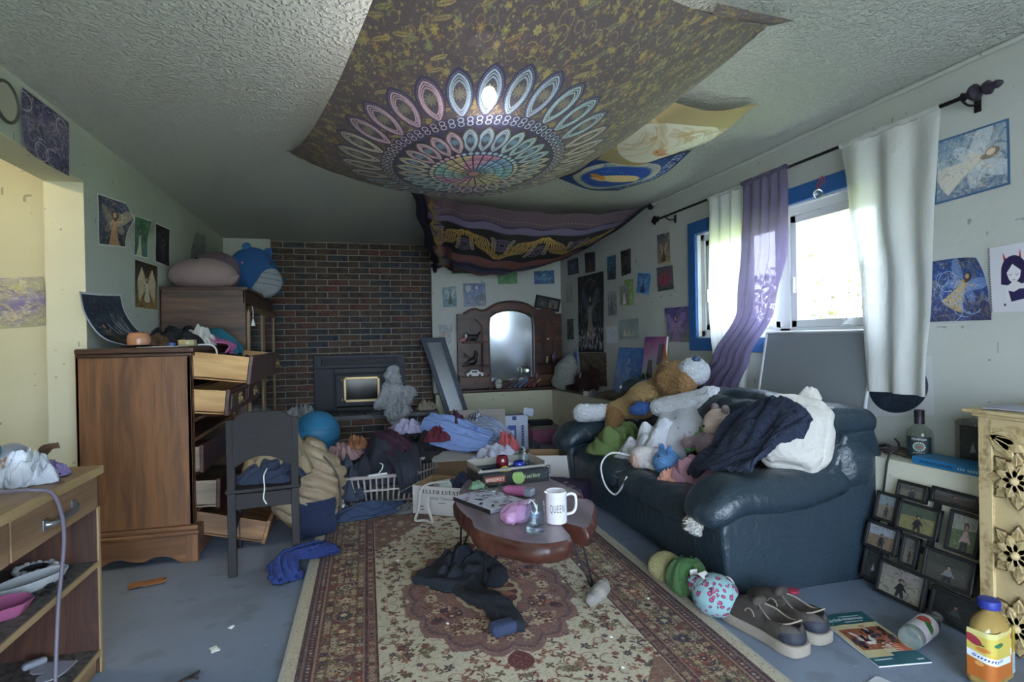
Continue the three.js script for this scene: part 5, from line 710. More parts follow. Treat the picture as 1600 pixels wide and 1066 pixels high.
// purple bordered cloth hung between ceiling, back wall and right wall
{
  const T = ctex(1024, 768, (g, W, Hh) => {
    const r = rng(99); const band = (a, b, c) => { g.fillStyle = c; g.fillRect(0, a * Hh, W, (b - a) * Hh + 1); };
    band(0, 1, '#4c4260'); band(0, 0.11, '#705c68'); g.fillStyle = '#c4b8c0'; for (let x = 6; x < W; x += 13) g.fillRect(x, 0.078 * Hh + 3 * sin(x / 40), 5, 3);
    const wavy = (y, h, c, a = 6) => { g.fillStyle = c; g.beginPath(); g.moveTo(0, y * Hh); for (let x = 0; x <= W; x += 8) g.lineTo(x, y * Hh + a * sin(x / 22)); g.lineTo(W, (y + h) * Hh); for (let x = W; x >= 0; x -= 8) g.lineTo(x, (y + h) * Hh + a * sin(x / 26 + 1)); g.fill(); };
    wavy(0.125, 0.05, '#807898', 4); band(0.18, 0.42, '#2a2428');
    const scroll = (x, y, s, fl) => { g.save(); g.translate(x, y); g.scale(s, s * fl); g.lineCap = 'round'; for (const k of [-1, 1]) { for (let j = 0; j < 4; j++) { const q = g.createLinearGradient(0, -50, 0, 50); q.addColorStop(0, '#a496a4'); q.addColorStop(0.5, '#c8a45c'); q.addColorStop(1, '#d8b45c'); for (const [cc, lw] of [[q, 12 - j * 1.5], ['#2a2428', 2]]) { g.strokeStyle = cc; g.lineWidth = lw; g.beginPath(); g.moveTo(k * 6, 46 - j * 6); g.bezierCurveTo(k * (24 + j * 15), 44, k * (18 + j * 22), -10 - j * 6, k * (30 + j * 19), -36 + j * 13); g.stroke(); } } } for (const R of [26, 18, 10]) { g.strokeStyle = '#8c7ca0'; g.lineWidth = 3.5; g.beginPath(); g.arc(0, -16, R, 0, 7); g.stroke(); } g.restore(); };
    for (let k = 0; k < 6; k++) scroll(110 + k * 165, 0.3 * Hh + (k % 2 ? -6 : 6), 1.45, k % 2 ? -1 : 1);
    wavy(0.43, 0.09, '#98625c', 4); band(0.55, 0.58, '#2a2438'); g.fillStyle = '#a094a8'; for (let x = 4; x < W; x += 15) g.fillRect(x, 0.562 * Hh, 7, 3); wavy(0.59, 0.14, '#626288', 5); wavy(0.71, 0.05, '#b07860', 5); band(0.77, 0.92, '#1e1a22'); for (let k = 0; k < 6; k++) scroll(80 + k * 165, 0.845 * Hh, 0.8, k % 2 ? 1 : -1); band(0.93, 1, '#3c3050');
    g.fillStyle = '#1f1a2a'; g.fillRect(0, 0, 70, Hh); g.fillRect(W - 60, 0, 60, Hh); g.fillStyle = '#2e2748'; g.fillRect(W - 52, 0, 14, Hh); g.fillRect(30, 0, 18, Hh); g.fillStyle = '#6c4444'; g.fillRect(170, 0.4 * Hh, 36, 0.6 * Hh); for (let k = 0; k < 7; k++) { g.save(); g.translate(118, 60 + k * 110); g.rotate(PI / 2); scroll(0, 0, 0.7, 1); g.restore(); }
    for (let k = 0; k < 9000; k++) { g.fillStyle = r() < 0.5 ? 'rgba(0,0,0,.12)' : 'rgba(200,190,200,.08)'; g.fillRect(r() * W, r() * Hh, 3, 2); }
  });
  const net = [[[0.46, 2.388, -4.65], [0.85, 2.32, -4.63], [1.5, 2.265, -4.64], [2.15, 2.29, -4.66], [2.636, 2.388, -4.68]],
    [[0.6, 2.28, -5.3], [0.98, 2.18, -5.25], [1.55, 2.1, -5.25], [2.15, 2.14, -5.25], [2.61, 2.29, -5.25]],
    [[0.74, 2.18, -6.0], [1.08, 2.04, -5.95], [1.6, 1.96, -5.95], [2.15, 2.04, -5.9], [2.58, 2.22, -5.9]],
    [[0.87, 2.13, -6.6], [1.2, 2.0, -6.55], [1.65, 1.95, -6.55], [2.15, 2.05, -6.5], [2.58, 2.2, -6.5]],
    [[0.96, 2.11, -7.09], [1.3, 2.04, -7.07], [1.75, 2.02, -7.05], [2.2, 2.12, -7.02], [2.6, 2.26, -7.0]]];
  const F = netF(net), f = (u, v) => { const p = F(u, v); p.y += (0.02 * Math.exp(-u * 4) + 0.006) * sin(u * 40 + v * 3 + 2 * N3(u * 4, v * 3, 2)) * (1 - 0.6 * Math.exp(-u * 30)) + 0.012 * N3(u * 6, v * 6, 4); p.x += 0.015 * Math.exp(-u * 5) * sin(v * 22); return p; };
  const t = thing('bordered_tapestry', 'purple cloth with golden scroll borders slung under the ceiling before the back wall', 'tapestry');
  part(t, 'cloth', sheet(f, 100, 60, 0.002), M('#ffffff', 0.8, { map: T, bumpMap: bWeave, bumpScale: 0.0005 })).geometry.attributes.uv.needsUpdate = true;
  part(t, 'corner_knot', join(ell(0.04, 0.03, 0.03, 0.965, 2.11, -7.08, 10), ell(0.03, 0.05, 0.02, 0.98, 2.07, -7.08, 10)), cloth('#221d2c')); part(t, 'corner_knot', ell(0.03, 0.03, 0.03, 2.632, 2.375, -4.68, 10), cloth('#221d2c'));
}
solo('banner', 'gold-edged cloth banner of a sleeping pale face slung under the ceiling', 'banner', sheet(netF([[[1.42, 2.37, -2.5], [1.75, 2.32, -2.49], [2.03, 2.388, -2.5]], [[1.45, 2.32, -2.85], [1.74, 2.25, -2.84], [1.99, 2.31, -2.82]], [[1.48, 2.3, -3.28], [1.73, 2.27, -3.24], [1.93, 2.33, -3.16]]]), 24, 24, 0.002, K.sleeper), mMatte);
solo('banner', 'dark blue zodiac cloth banner with a golden sunburst slung under the ceiling', 'banner', sheet(netF([[[1.5, 2.34, -3.3], [1.8, 2.31, -3.28], [2.12, 2.388, -3.23]], [[1.5, 2.33, -3.65], [1.8, 2.29, -3.62], [2.1, 2.32, -3.6]], [[1.5, 2.388, -4.02], [1.78, 2.34, -4.1], [2.05, 2.36, -4.16]]]), 24, 24, 0.002, K.zodiac), mMatte);
// curtain rod, curtains
{
  const rx = 2.56, ry = 2.205, t = thing('curtain_rod', 'thin black curtain rod with knobbly finials above the window', 'rod');
  part(t, 'rod', rod([rx, ry, -4.44], [rx, ry, -1.83], 0.009), mIron);
  part(t, 'finial', at(lathe([[0, -0.1], [0.02, -0.085], [0.012, -0.07], [0.034, -0.045], [0.036, -0.03], [0.012, -0.012], [0.026, 0.004], [0.03, 0.02], [0.014, 0.036], [0.018, 0.05], [0.008, 0.07], [0, 0.075]], 16), rx, ry, -1.77, PI / 2), M('#2a2433', 0.3));
  part(t, 'finial', at(extr(shp([[-0.06, 0], [-0.015, 0.035], [0.01, 0.014], [0.04, 0.02], [0.04, -0.02], [0.01, -0.014], [-0.015, -0.035]]), 0.012, 0.004), rx, ry, -4.46, 0, -PI / 2), mIron);
  for (const z of [-4.3, -1.86]) part(t, 'bracket', join(tube([[XR, ry - 0.02, z], [rx + 0.04, ry - 0.03, z], [rx, ry - 0.012, z], [rx - 0.012, ry + 0.006, z]], 0.005, 12, 6), bx(0.008, 0.07, 0.03, XR - 0.004, ry - 0.02, z)), mIron);
  const pl = (a, v) => { for (let i = 1; i < a.length; i++) if (v <= a[i][0]) { const q = a[i - 1], k = (v - q[0]) / (a[i][0] - q[0]); return lerp(q[1], a[i][1], k * k * (3 - 2 * k)); } return a[a.length - 1][1]; };
  function curtain(name, label, top, bot, L, R, n, m, seed, xo = 0, amp = 0.022, xs = [[0, 0], [1, 0]]) {
    const f = (u, v) => { const a = pl(L, v), b = pl(R, v), w = u + 0.025 * N3(u * 3, v * 2, seed); const k = Math.min(1, v * 6 + 0.35); const A = amp * k * (0.65 + 0.5 * N3(u * 4, 0, seed + 4)) + 0.0; return V(rx + xo + pl(xs, v) + A * sin(w * n * 2 * PI + seed + 0.7 * N3(u * 2, v * 1.5, seed)) + 0.012 * N3(u * 7, v * 5, seed + 2) * v, lerp(top, bot, v) + (v < 0.06 ? 0.006 * sin(u * n * 12) : 0), lerp(a, b, u)); };
    const t = thing(name, label, 'curtain'); part(t, 'panel', sheet(f, 110, 60, 0), m);
    part(t, 'rod_pocket', sheet((u, v) => V(rx + xo + 0.014 * cos(v * 2 * PI) + 0.003 * sin(u * n * 14), ry + 0.014 * sin(v * 2 * PI) + 0.002 * sin(u * n * 17), lerp(pl(L, 0), pl(R, 0), u)), 90, 8, 0.0014), m); return t;
  }
  const white = M('#e2e2de', 0.95, { transmission: 0.4, thickness: 0, bumpMap: bCrease, bumpScale: 0.0015 });
  curtain('white_curtain', 'sheer white curtain on the far side of the window', ry - 0.01, 0.8, [[0, -3.69], [0.5, -3.72], [1, -3.66]], [[0, -3.2], [0.6, -3.2], [1, -3.3]], 4, white, 3);
  curtain('white_curtain', 'white curtain hanging at the near side of the window over the dark round poster', ry - 0.01, 0.89, [[0, -2.5], [0.25, -2.47], [0.6, -2.4], [1, -2.37]], [[0, -1.95], [0.5, -1.99], [1, -2.03]], 2.6, white, 8, 0, 0.03);
  const purple = M('#74688f', 0.9, { transmission: 0.5, thickness: 0, bumpMap: bCrease, bumpScale: 0.002, transparent: true, opacity: 0.97 });
  curtain('purple_scarf_curtain', 'sheer purple curtain pulled aside and draped down behind the sofa', ry + 0.004, 0.82, [[0, -3.28], [0.3, -3.3], [0.6, -3.34], [0.85, -3.6], [1, -3.82]], [[0, -2.87], [0.35, -2.87], [0.6, -2.97], [0.85, -3.2], [1, -3.3]], 5, purple, 14, -0.028, 0.02, [[0, 0], [0.7, -0.02], [1, -0.05]]);
}
{ const t = thing('crystal_ball', 'clear hanging crystal ball on a red ribbon in the window', 'ornament', [2.6, 2.0, -2.7]); part(t, 'ball', ell(0.026, 0.026, 0.026, 0, 0, 0, 24), M('#ffffff', 0.02, { transmission: 1, thickness: 0.05, ior: 1.5 })); part(t, 'ribbon', join(tube([[0, 0.026, 0], [0.01, 0.06, 0.012], [0.03, 0.1, 0.004]], 0.0025, 10, 5), tube([[0, 0.026, 0], [0.008, 0.06, -0.014], [0.03, 0.1, -0.002]], 0.0025, 10, 5), tube([[0.03, 0.1, 0], [0.02, 0.08, 0.03], [0.014, 0.05, 0.028]], 0.002, 8, 5)), M('#a83a44', 0.6)); part(t, 'hook', tube([[0.05, 0.095, 0], [0.032, 0.095, 0], [0.028, 0.105, 0]], 0.002, 6, 5), mSteel); }
// removed insect screen leaning under the window
{
  const t = thing('window_screen', 'grey framed insect screen leaning under the window behind the sofa', 'screen'); const a = [2.51, 0.59, -3.17], b = [2.625, 1.2, -3.17], zr = -2.36, fm = M('#b9bcc2', 0.5);
  const bar = (p, q) => rod(p, q, 0.011, 0.011, 4), P = (k, z) => [lerp(a[0], b[0], k), lerp(a[1], b[1], k), z];
  part(t, 'frame', join(bar(P(0, a[2]), P(1, a[2])), bar(P(0, zr), P(1, zr)), bar(P(1, a[2]), P(1, zr)), bar(P(0, a[2]), P(0, zr))), fm);
  part(t, 'mesh_panel', sheet((u, v) => V(lerp(b[0], a[0], v), lerp(b[1], a[1], v), lerp(a[2], zr, u)), 2, 2, 0.001), M('#8b9199', 0.9, { transparent: true, opacity: 0.76 }));
}
// ================= THINGS ON AND BY THE SOFA =================
const leatherless = 0;
{ // big dog plush sprawled over the far arm
  const t = thing('plush_dog', 'huge brown curly plush dog with white paws sprawled over the far sofa arm', 'plush toy');
  const curl = { bumpMap: bCurl, bumpScale: 0.009 }, br = fur('#8f6d47', curl), wh = fur('#cfd2d8', curl), pale = fur('#a98d62', curl);
  part(t, 'plush_body', body([{ c: [2.13, 0.72, -3.84], r: [0.17, 0.14, 0.18] }, [2.1, 0.68, -3.9, 0.095, 1.95, 0.61, -4.05, 0.085], [2.2, 0.8, -3.72, 0.11, 2.2, 0.84, -3.65, 0.11]], 0.08, 44, 0.004), pale);
  part(t, 'plush_head', body([{ c: [2.2, 0.87, -3.58], r: [0.16, 0.145, 0.155] }, { c: [2.17, 0.85, -3.42], r: [0.07, 0.1, 0.06] }, { c: [2.2, 0.9, -3.74], r: [0.07, 0.11, 0.05] }], 0.06, 46, 0.007), br, 'dark curly head');
  part(t, 'white_muzzle', body([{ c: [2.25, 0.94, -3.45], r: [0.11, 0.1, 0.11] }], 0.03, 34, 0.005), wh); part(t, 'nose', ell(0.03, 0.025, 0.03, 2.24, 1.03, -3.4, 12), M('#3a4a66', 0.4));
  part(t, 'paw', body([[2.02, 0.7, -3.52, 0.062, 2.2, 0.775, -3.22, 0.075], [2.2, 0.775, -3.22, 0.075, 2.22, 0.79, -3.19, 0.074]], 0.03, 40, 0.006), wh); part(t, 'paw', body([[1.7, 0.6, -4.14, 0.07, 1.94, 0.6, -4.1, 0.062]], 0.03, 40, 0.006), wh);
  part(t, 'leg', body([[1.92, 0.585, -4.0, 0.075, 1.84, 0.47, -3.86, 0.07]], 0.03, 34, 0.006), br);
}
solo('chip_packet', 'small shiny blue packet lying on the plush dog', 'packet', puff(0.11, 0.045, 0.13, { r: 0.012, bulge: [0, 0.018, 0], n: 14, wr: 0.006, wf: 24 }).rotateZ(0.5).rotateY(0.5), M('#3c5c9c', 0.3, { metalness: 0.3 }), [1.93, 0.685, -3.62]);
solo('green_cardigan', 'crumpled olive green garment hanging on the far sofa seat below the plush dog', 'garment', heap(0.36, 0.5, 0.19, { seed: 3, f: 3.2, ang: 0.6, amp: 0.35, out: 0.3 }), cloth('#54663a'), [1.82, 0.365, -3.72], 0.5);
solo('green_towel', 'bright green cloth corner poking out behind the printed white blanket', 'garment', heap(0.26, 0.2, 0.15, { seed: 5, f: 3, out: 0.3 }), cloth('#5f9a55'), [2.1, 0.48, -3.12], 0.3);
{
  const T = ctex(512, 512, (g, W) => { const r = rng(12); g.fillStyle = '#b9bcc4'; g.fillRect(0, 0, W, W); for (let k = 0; k < 26; k++) { g.fillStyle = ['#7a6c74', '#98929c', '#a47c88', '#8a9488'][k % 4]; const x = r() * W, y = r() * W; g.globalAlpha = 0.7; for (let j = 0; j < 4; j++) { g.beginPath(); g.ellipse(x + 16 * r(), y + 16 * r(), 7, 10, r() * 3, 0, 7); g.fill(); } } });
  T.wrapS = T.wrapT = THREE.RepeatWrapping; T.repeat.set(2.4, 2.4);
  const m = M('#ffffff', 0.92, { map: T, bumpMap: bCrease, bumpScale: 0.004 });
  solo('baby_blanket', 'pale grey printed blanket crumpled in the middle of the toy heap', 'blanket', heap(0.44, 0.5, 0.24, { seed: 8, f: 1.7, ang: 1.1, amp: 0.5, out: 0.3, str: 3 }), m, [1.92, 0.365, -3.36], 0.3);
  solo('baby_blanket', 'white printed pillowcase propped against the back of the toy heap', 'blanket', puff(0.4, 0.07, 0.36, { r: 0.03, n: 24, wr: 0.012, wf: 7, seed: 6, bulge: [0, 0.02, 0] }).rotateZ(0.75), m, [2.06, 0.62, -3.3], 0.35);
}
{ const t = thing('round_plush', 'white round plush with a peach face patch on the front of the seat', 'plush toy', [1.74, 0.425, -3.25]); part(t, 'plush_body', body([{ c: [0, 0, 0], r: [0.076, 0.072, 0.076] }, { c: [0.05, 0.06, 0.03], r: [0.02, 0.024, 0.02] }], 0.02, 36, 0.002), fur('#d3ccc9')); part(t, 'face_patch', ell(0.03, 0.05, 0.045, -0.052, -0.01, 0.01, 14), fur('#d0b0a4')); part(t, 'fin', body([[-0.01, -0.03, 0.07, 0.02, 0.03, -0.05, 0.11, 0.012]], 0.01, 22), fur('#d8d8d8')); }
{ const t = thing('round_plush', 'light blue round plush with little ears beside the white one', 'plush toy', [1.79, 0.435, -3.04]); part(t, 'plush_body', body([{ c: [0, 0, 0], r: [0.083, 0.078, 0.083] }], 0.02, 36, 0.002), fur('#5f8fc4')); for (const z of [-0.04, 0.05]) part(t, 'ear', ell(0.02, 0.028, 0.016, -0.01, 0.08, z, 12), fur('#4f7fb8')); part(t, 'eye', ell(0.008, 0.01, 0.008, -0.066, 0.045, 0.02, 8), mBlack); }
{ const t = thing('plush_toy', 'pale spotted plush animal lying behind the blue round plush', 'plush toy', [1.86, 0.43, -3.22]); part(t, 'plush_body', body([{ c: [0, 0, 0], r: [0.06, 0.055, 0.1] }, { c: [-0.02, 0.02, 0.12], r: [0.045, 0.04, 0.04] }], 0.03, 34, 0.002), fur('#bdb4bd')); part(t, 'eye', ell(0.01, 0.012, 0.01, -0.04, 0.05, 0.13, 10), mBlack); }
{ const t = thing('plush_bear', 'mauve plush bear slumped against the sofa back', 'plush toy', [2.02, 0.52, -2.9]); const m = fur('#8c7a80'), c = fur('#b9a394'); part(t, 'plush_body', body([{ c: [-0.02, 0.02, 0], r: [0.085, 0.1, 0.09] }, [0, 0.06, 0.06, 0.035, -0.1, 0, 0.14, 0.033], [0, 0.06, -0.06, 0.035, -0.09, 0.02, -0.15, 0.033], [-0.05, -0.05, 0.04, 0.04, -0.16, -0.08, 0.06, 0.036]], 0.04, 42, 0.002), m); part(t, 'plush_head', body([{ c: [0.02, 0.165, 0.02], r: [0.085, 0.078, 0.085] }, { c: [-0.05, 0.14, 0.03], r: [0.04, 0.035, 0.04] }], 0.03, 38, 0.002), c, 'tan head'); for (const z of [-0.03, 0.07]) part(t, 'ear', ell(0.025, 0.03, 0.022, 0.03, 0.24, z, 12), m); part(t, 'nose', ell(0.01, 0.008, 0.012, -0.088, 0.15, 0.03, 8), mBlack); }
solo('pink_garment', 'dusty pink crumpled garment between the bear and the dark jacket', 'garment', heap(0.3, 0.3, 0.13, { seed: 17, f: 3, out: 0.3 }), cloth('#a07886'), [1.86, 0.365, -2.86], 0.3);
solo('peach_cloth', 'small peach cloth lying under the blue round plush', 'garment', heap(0.16, 0.14, 0.06, { seed: 19, f: 4, out: 0.3 }), cloth('#c08c7a'), [1.75, 0.37, -2.9]);
solo('dark_jacket', 'dark navy jacket draped from the white pillow down across the seat', 'garment', sheet((() => { const F = netF([[[2.0, 0.8, -2.57], [1.995, 0.865, -2.33], [2.0, 0.83, -2.17], [2.01, 0.775, -2.12]], [[1.95, 0.7, -2.69], [1.93, 0.765, -2.43], [1.94, 0.76, -2.22], [1.95, 0.745, -2.13]], [[1.89, 0.61, -2.71], [1.87, 0.665, -2.47], [1.88, 0.665, -2.28], [1.88, 0.7, -2.2]], [[1.84, 0.52, -2.76], [1.82, 0.565, -2.52], [1.83, 0.57, -2.33], [1.84, 0.61, -2.25]], [[1.77, 0.415, -2.78], [1.73, 0.47, -2.6], [1.74, 0.515, -2.4], [1.77, 0.55, -2.26]]]); return (u, v) => { const p = F(u, v), k = 0.028 * (soft(u * 4 + 0.6 * N3(v * 2, u * 2, 5), v * 1.2, 3) - 0.5) + 0.016 * soft(u * 9 + N3(v * 3, u, 2), v * 2.5, 9); p.y += k; p.x -= k * 0.5; return p; }; })(), 60, 80, 0.012), cloth('#222b40', { sheen: 0.15 }));
{ const t = thing('white_pillow', 'large white sagging pillow standing in the near sofa corner', 'pillow', [2.085, 0.695, -2.34], -0.8); t.rotation.order = 'YXZ'; t.rotation.x = -0.12; t.rotation.z = -0.1; const m = M('#c9c5bf', 0.9, { bumpMap: bCrease, bumpScale: 0.006 }); part(t, 'cushion', puff(0.32, 0.35, 0.18, { r: 0.085, bulge: [0.02, 0.02, 0.045], n: 34, wr: 0.007, wf: 9, seed: 31, warp: (q) => { q.y += 0.12 * q.x * q.x; q.z += 0.02 * N3(q.x * 8, q.y * 8, 1); } }), m); part(t, 'corner_tuft', puff(0.1, 0.09, 0.05, { r: 0.02, n: 14, wr: 0.008, wf: 18, warp: (q) => { q.x *= 1 - 9 * Math.max(0, q.y); } }).translate(0.05, 0.195, -0.03), m); }
solo('white_hoop_cable', 'thin white cable looping over the front edge of the sofa seat', 'cable', tube([[1.72, 0.42, -3.34], [1.6, 0.435, -3.4], [1.535, 0.36, -3.42], [1.53, 0.25, -3.36], [1.56, 0.2, -3.28], [1.575, 0.27, -3.2], [1.59, 0.335, -3.17]], 0.006, 50, 8), M('#c9ccd0', 0.5));
// ---- floor in front of the sofa ----
{ const t = thing('round_plush', 'pale yellow round plush on the floor by the sofa, farthest of three', 'plush toy', [1.44, 0.07, -2.48], 0.4); part(t, 'plush_body', body([{ c: [0, 0, 0], r: [0.085, 0.068, 0.08] }], 0.02, 34, 0.002), fur('#aaa272')); part(t, 'tag', sheet((u, v) => V(-0.055 + 0.03 * u, -0.02 - 0.045 * v, 0.075 + 0.012 * v), 2, 2, 0.002), mWhite, 'white sewn tag'); }
{ const t = thing('round_plush', 'leafy green cabbage-like plush on the floor, middle of three', 'plush toy', [1.455, 0.083, -2.31]); part(t, 'plush_body', body([{ c: [0, 0, 0], r: [0.085, 0.083, 0.085] }], 0.02, 34, 0.002), fur('#4f7a4a')); for (const a of [0.4, 1.9, 3.3, 4.7]) part(t, 'leaf', sheet((u, v) => { const p = V(0, 0, 0), q = (v - 0.5) * 2.0, w = (u - 0.5) * 1.5 * (1 - 0.5 * v * v), R = 0.09 + 0.006 * sin(u * 9); return p.set(R * cos(q) * sin(w + a), R * sin(q), R * cos(q) * cos(w + a)); }, 10, 10, 0.003), fur('#6f9a62')); for (const [x, y] of [[-0.045, 0.03], [0.0, 0.0]]) part(t, 'tag', sheet((u, v) => V(x + 0.035 * u, 0.045 - 0.03 * v + y, 0.096 + 0.004 * v), 2, 2, 0.002), mWhite); }
{ const T = ctex(256, 256, (g, W) => { const r = rng(3); g.fillStyle = '#86a8ac'; g.fillRect(0, 0, W, W); for (let k = 0; k < 70; k++) { const x = r() * W, y = r() * W, s = 7 + 8 * r(); g.fillStyle = '#3a2a40'; g.beginPath(); g.ellipse(x, y, s, s * 0.85, r() * 3, 0, 7); g.fill(); g.fillStyle = '#b0486c'; g.beginPath(); g.ellipse(x, y, s * 0.75, s * 0.62, 1, 0, 7); g.fill(); } }); T.wrapS = T.wrapT = THREE.RepeatWrapping; T.repeat.set(5, 5);
  const t = thing('round_plush', 'teal plush with pink leopard spots, nearest the shoes', 'plush toy', [1.46, 0.088, -2.105], 0.3); part(t, 'plush_body', body([{ c: [0, 0, 0], r: [0.098, 0.086, 0.096] }, { c: [-0.03, 0.03, -0.085], r: [0.03, 0.03, 0.03] }, { c: [0.03, -0.06, 0.075], r: [0.04, 0.022, 0.03] }], 0.03, 38, 0.001), M('#ffffff', 0.95, { map: T, bumpMap: bFur, bumpScale: 0.005 })); part(t, 'ear', ell(0.02, 0.04, 0.035, 0.1, 0.01, -0.01, 12), mWhite); part(t, 'tag', sheet((u, v) => V(-0.05 + 0.05 * u, 0.085 - 0.012 * v, -0.05 + 0.035 * v), 2, 2, 0.002), mWhite); }
{ // slip-on shoes
  const up = M('#3d3733', 0.75, { bumpMap: bRough, bumpScale: 0.002 }), heel = M('#232733', 0.7), sole = M('#8a8176', 0.8, { bumpMap: bRough, bumpScale: 0.001 }), lining = M('#8c8478', 0.9);
  const t = thing('slip_on_shoe', 'left of two dark brown slip-on shoes with pale soles on the floor', 'shoe', [1.545, 0, -1.92], 0.147); t.scale.setScalar(1.12);
  // +z is the heel
  const o = [[0, -0.165], [0.05, -0.15], [0.062, -0.1], [0.055, -0.02], [0.046, 0.06], [0.05, 0.12], [0.035, 0.16], [0, 0.168], [-0.036, 0.16], [-0.05, 0.12], [-0.044, 0.05], [-0.05, -0.03], [-0.056, -0.1], [-0.045, -0.15]];
  part(t, 'sole', extr(shp(o.map(([x, z]) => [x, z]), true), 0.026, 0.006, 3).rotateX(PI / 2).translate(0, 0.034, 0), sole, 'pale rubber sole'); part(t, 'tread', extr(shp(o.map(([x, z]) => [x * 0.94, z * 0.96]), true), 0.004, 0.001).rotateX(PI / 2).translate(0, 0.005, 0), mBlack);
  part(t, 'upper', body([{ c: [0, 0.045, -0.1], r: [0.055, 0.042, 0.062] }, { c: [0, 0.06, -0.04], r: [0.053, 0.052, 0.075] }, { c: [0, 0.06, 0.05], r: [0.047, 0.055, 0.08] }, { c: [0, 0.065, 0.11], r: [0.046, 0.056, 0.055] }, { c: [0, 0.115, 0.075], r: [0.034, 0.07, 0.085], cut: 1 }, { c: [0, -0.02, 0], r: [0.1, 0.045, 0.3], cut: 1 }], 0.03, 56), up);
  part(t, 'heel_counter', body([{ c: [0, 0.055, 0.122], r: [0.049, 0.04, 0.048] }, { c: [0, 0.1, 0.06], r: [0.04, 0.07, 0.085], cut: 1 }, { c: [0, 0.055, 0.03], r: [0.1, 0.1, 0.07], cut: 1 }], 0.02, 40), heel); part(t, 'insole', ell(0.032, 0.006, 0.1, 0, 0.052, 0.06, 14), lining);
  part(t, 'opening_trim', tube([[0, 0.108, -0.012], [0.028, 0.1, 0.03], [0.036, 0.086, 0.08], [0.03, 0.1, 0.13], [0, 0.118, 0.158], [-0.03, 0.1, 0.13], [-0.036, 0.086, 0.08], [-0.028, 0.1, 0.03]], 0.003, 60, 6, true), lining); part(t, 'tongue', body([{ c: [0, 0.11, -0.012], r: [0.032, 0.022, 0.016] }], 0.01, 24), up); part(t, 'gore', at(mUV(new THREE.TorusGeometry(0.02, 0.0025, 6, 18, PI)), -0.047, 0.075, -0.012, 0, PI / 2), lining);
  copy(t, 'right of two dark brown slip-on shoes, half behind its pair', [1.69, 0, -1.965], 0.176);
}
{ const T = ctex(384, 512, (g, W, Hh) => { g.fillStyle = '#b8ac84'; g.fillRect(0, 0, W, Hh); g.fillStyle = '#1f5058'; g.fillRect(0, 0, W, 118); g.fillStyle = '#d4dcd8'; g.font = 'italic bold 40px serif'; g.fillText('Parks', 14, 78); g.font = 'bold 28px sans-serif'; g.fillText('& RECREATION', 128, 74); for (let k = 0; k < 17; k++) { g.fillRect(150 + k * 10, 32, 6, 8); g.fillRect(150 + k * 9, 90, 6, 8); } const r = rng(4); for (let k = 0; k < 20; k++) { g.beginPath(); g.arc(r() * 60, r() * 110, 3, 0, 7); g.fill(); }
    g.fillStyle = '#8c5034'; g.fillRect(24, 165, W - 48, 210); for (let k = 0; k < 60; k++) { g.fillStyle = ['#1c1c2c', '#38242c', '#a06450', '#6c3c2c', '#2c344c', '#c4bcb4'][k % 6]; g.beginPath(); g.ellipse(30 + r() * (W - 70), 185 + r() * 170, 12 + 16 * r(), 10 + 12 * r(), r() * 3, 0, 7); g.fill(); } g.fillStyle = '#d8d4cc'; g.fillRect(120, 300, 60, 26); g.fillStyle = '#b4562c'; g.fillRect(W - 130, 340, 110, 80); g.fillStyle = '#d8c8b8'; for (let k = 0; k < 4; k++) g.fillRect(W - 200, 352 + k * 16, 120, 5); g.fillStyle = '#1f5560'; g.fillRect(0, 440, W, 72); g.fillRect(190, 410, W - 190, 40); g.fillStyle = '#cdd6d6'; for (let k = 0; k < 13; k++) g.fillRect(20 + k * 10, 458, 7, 10); g.fillRect(W - 72, 478, 48, 12); g.fillStyle = '#b06a50'; g.beginPath(); g.ellipse(230, 148, 26, 8, 0, 0, 7); g.fill(); });
  const F = netF([[[1.845, 0.004, -1.955], [2.055, 0.004, -1.935]], [[1.775, 0.004, -1.6], [1.975, 0.006, -1.565]]]);
  const t = thing('magazine', 'recreation guide magazine with a teal heading lying on the bare floor', 'magazine'); part(t, 'cover', sheet((u, v) => { const p = F(u, v); p.y += 0.004 + 0.003 * N3(u * 3, v * 3, 1); return p; }, 10, 12, 0.002), M('#ffffff', 0.35, { map: T })); part(t, 'pages', sheet((u, v) => { const p = F(u, v); p.y += 0.0005; return p; }, 4, 4, 0.004), mWhite); }
const clear = (c = '#ffffff', th = 0) => M(c, 0.03, { transmission: 1, thickness: th, ior: 1.45 });
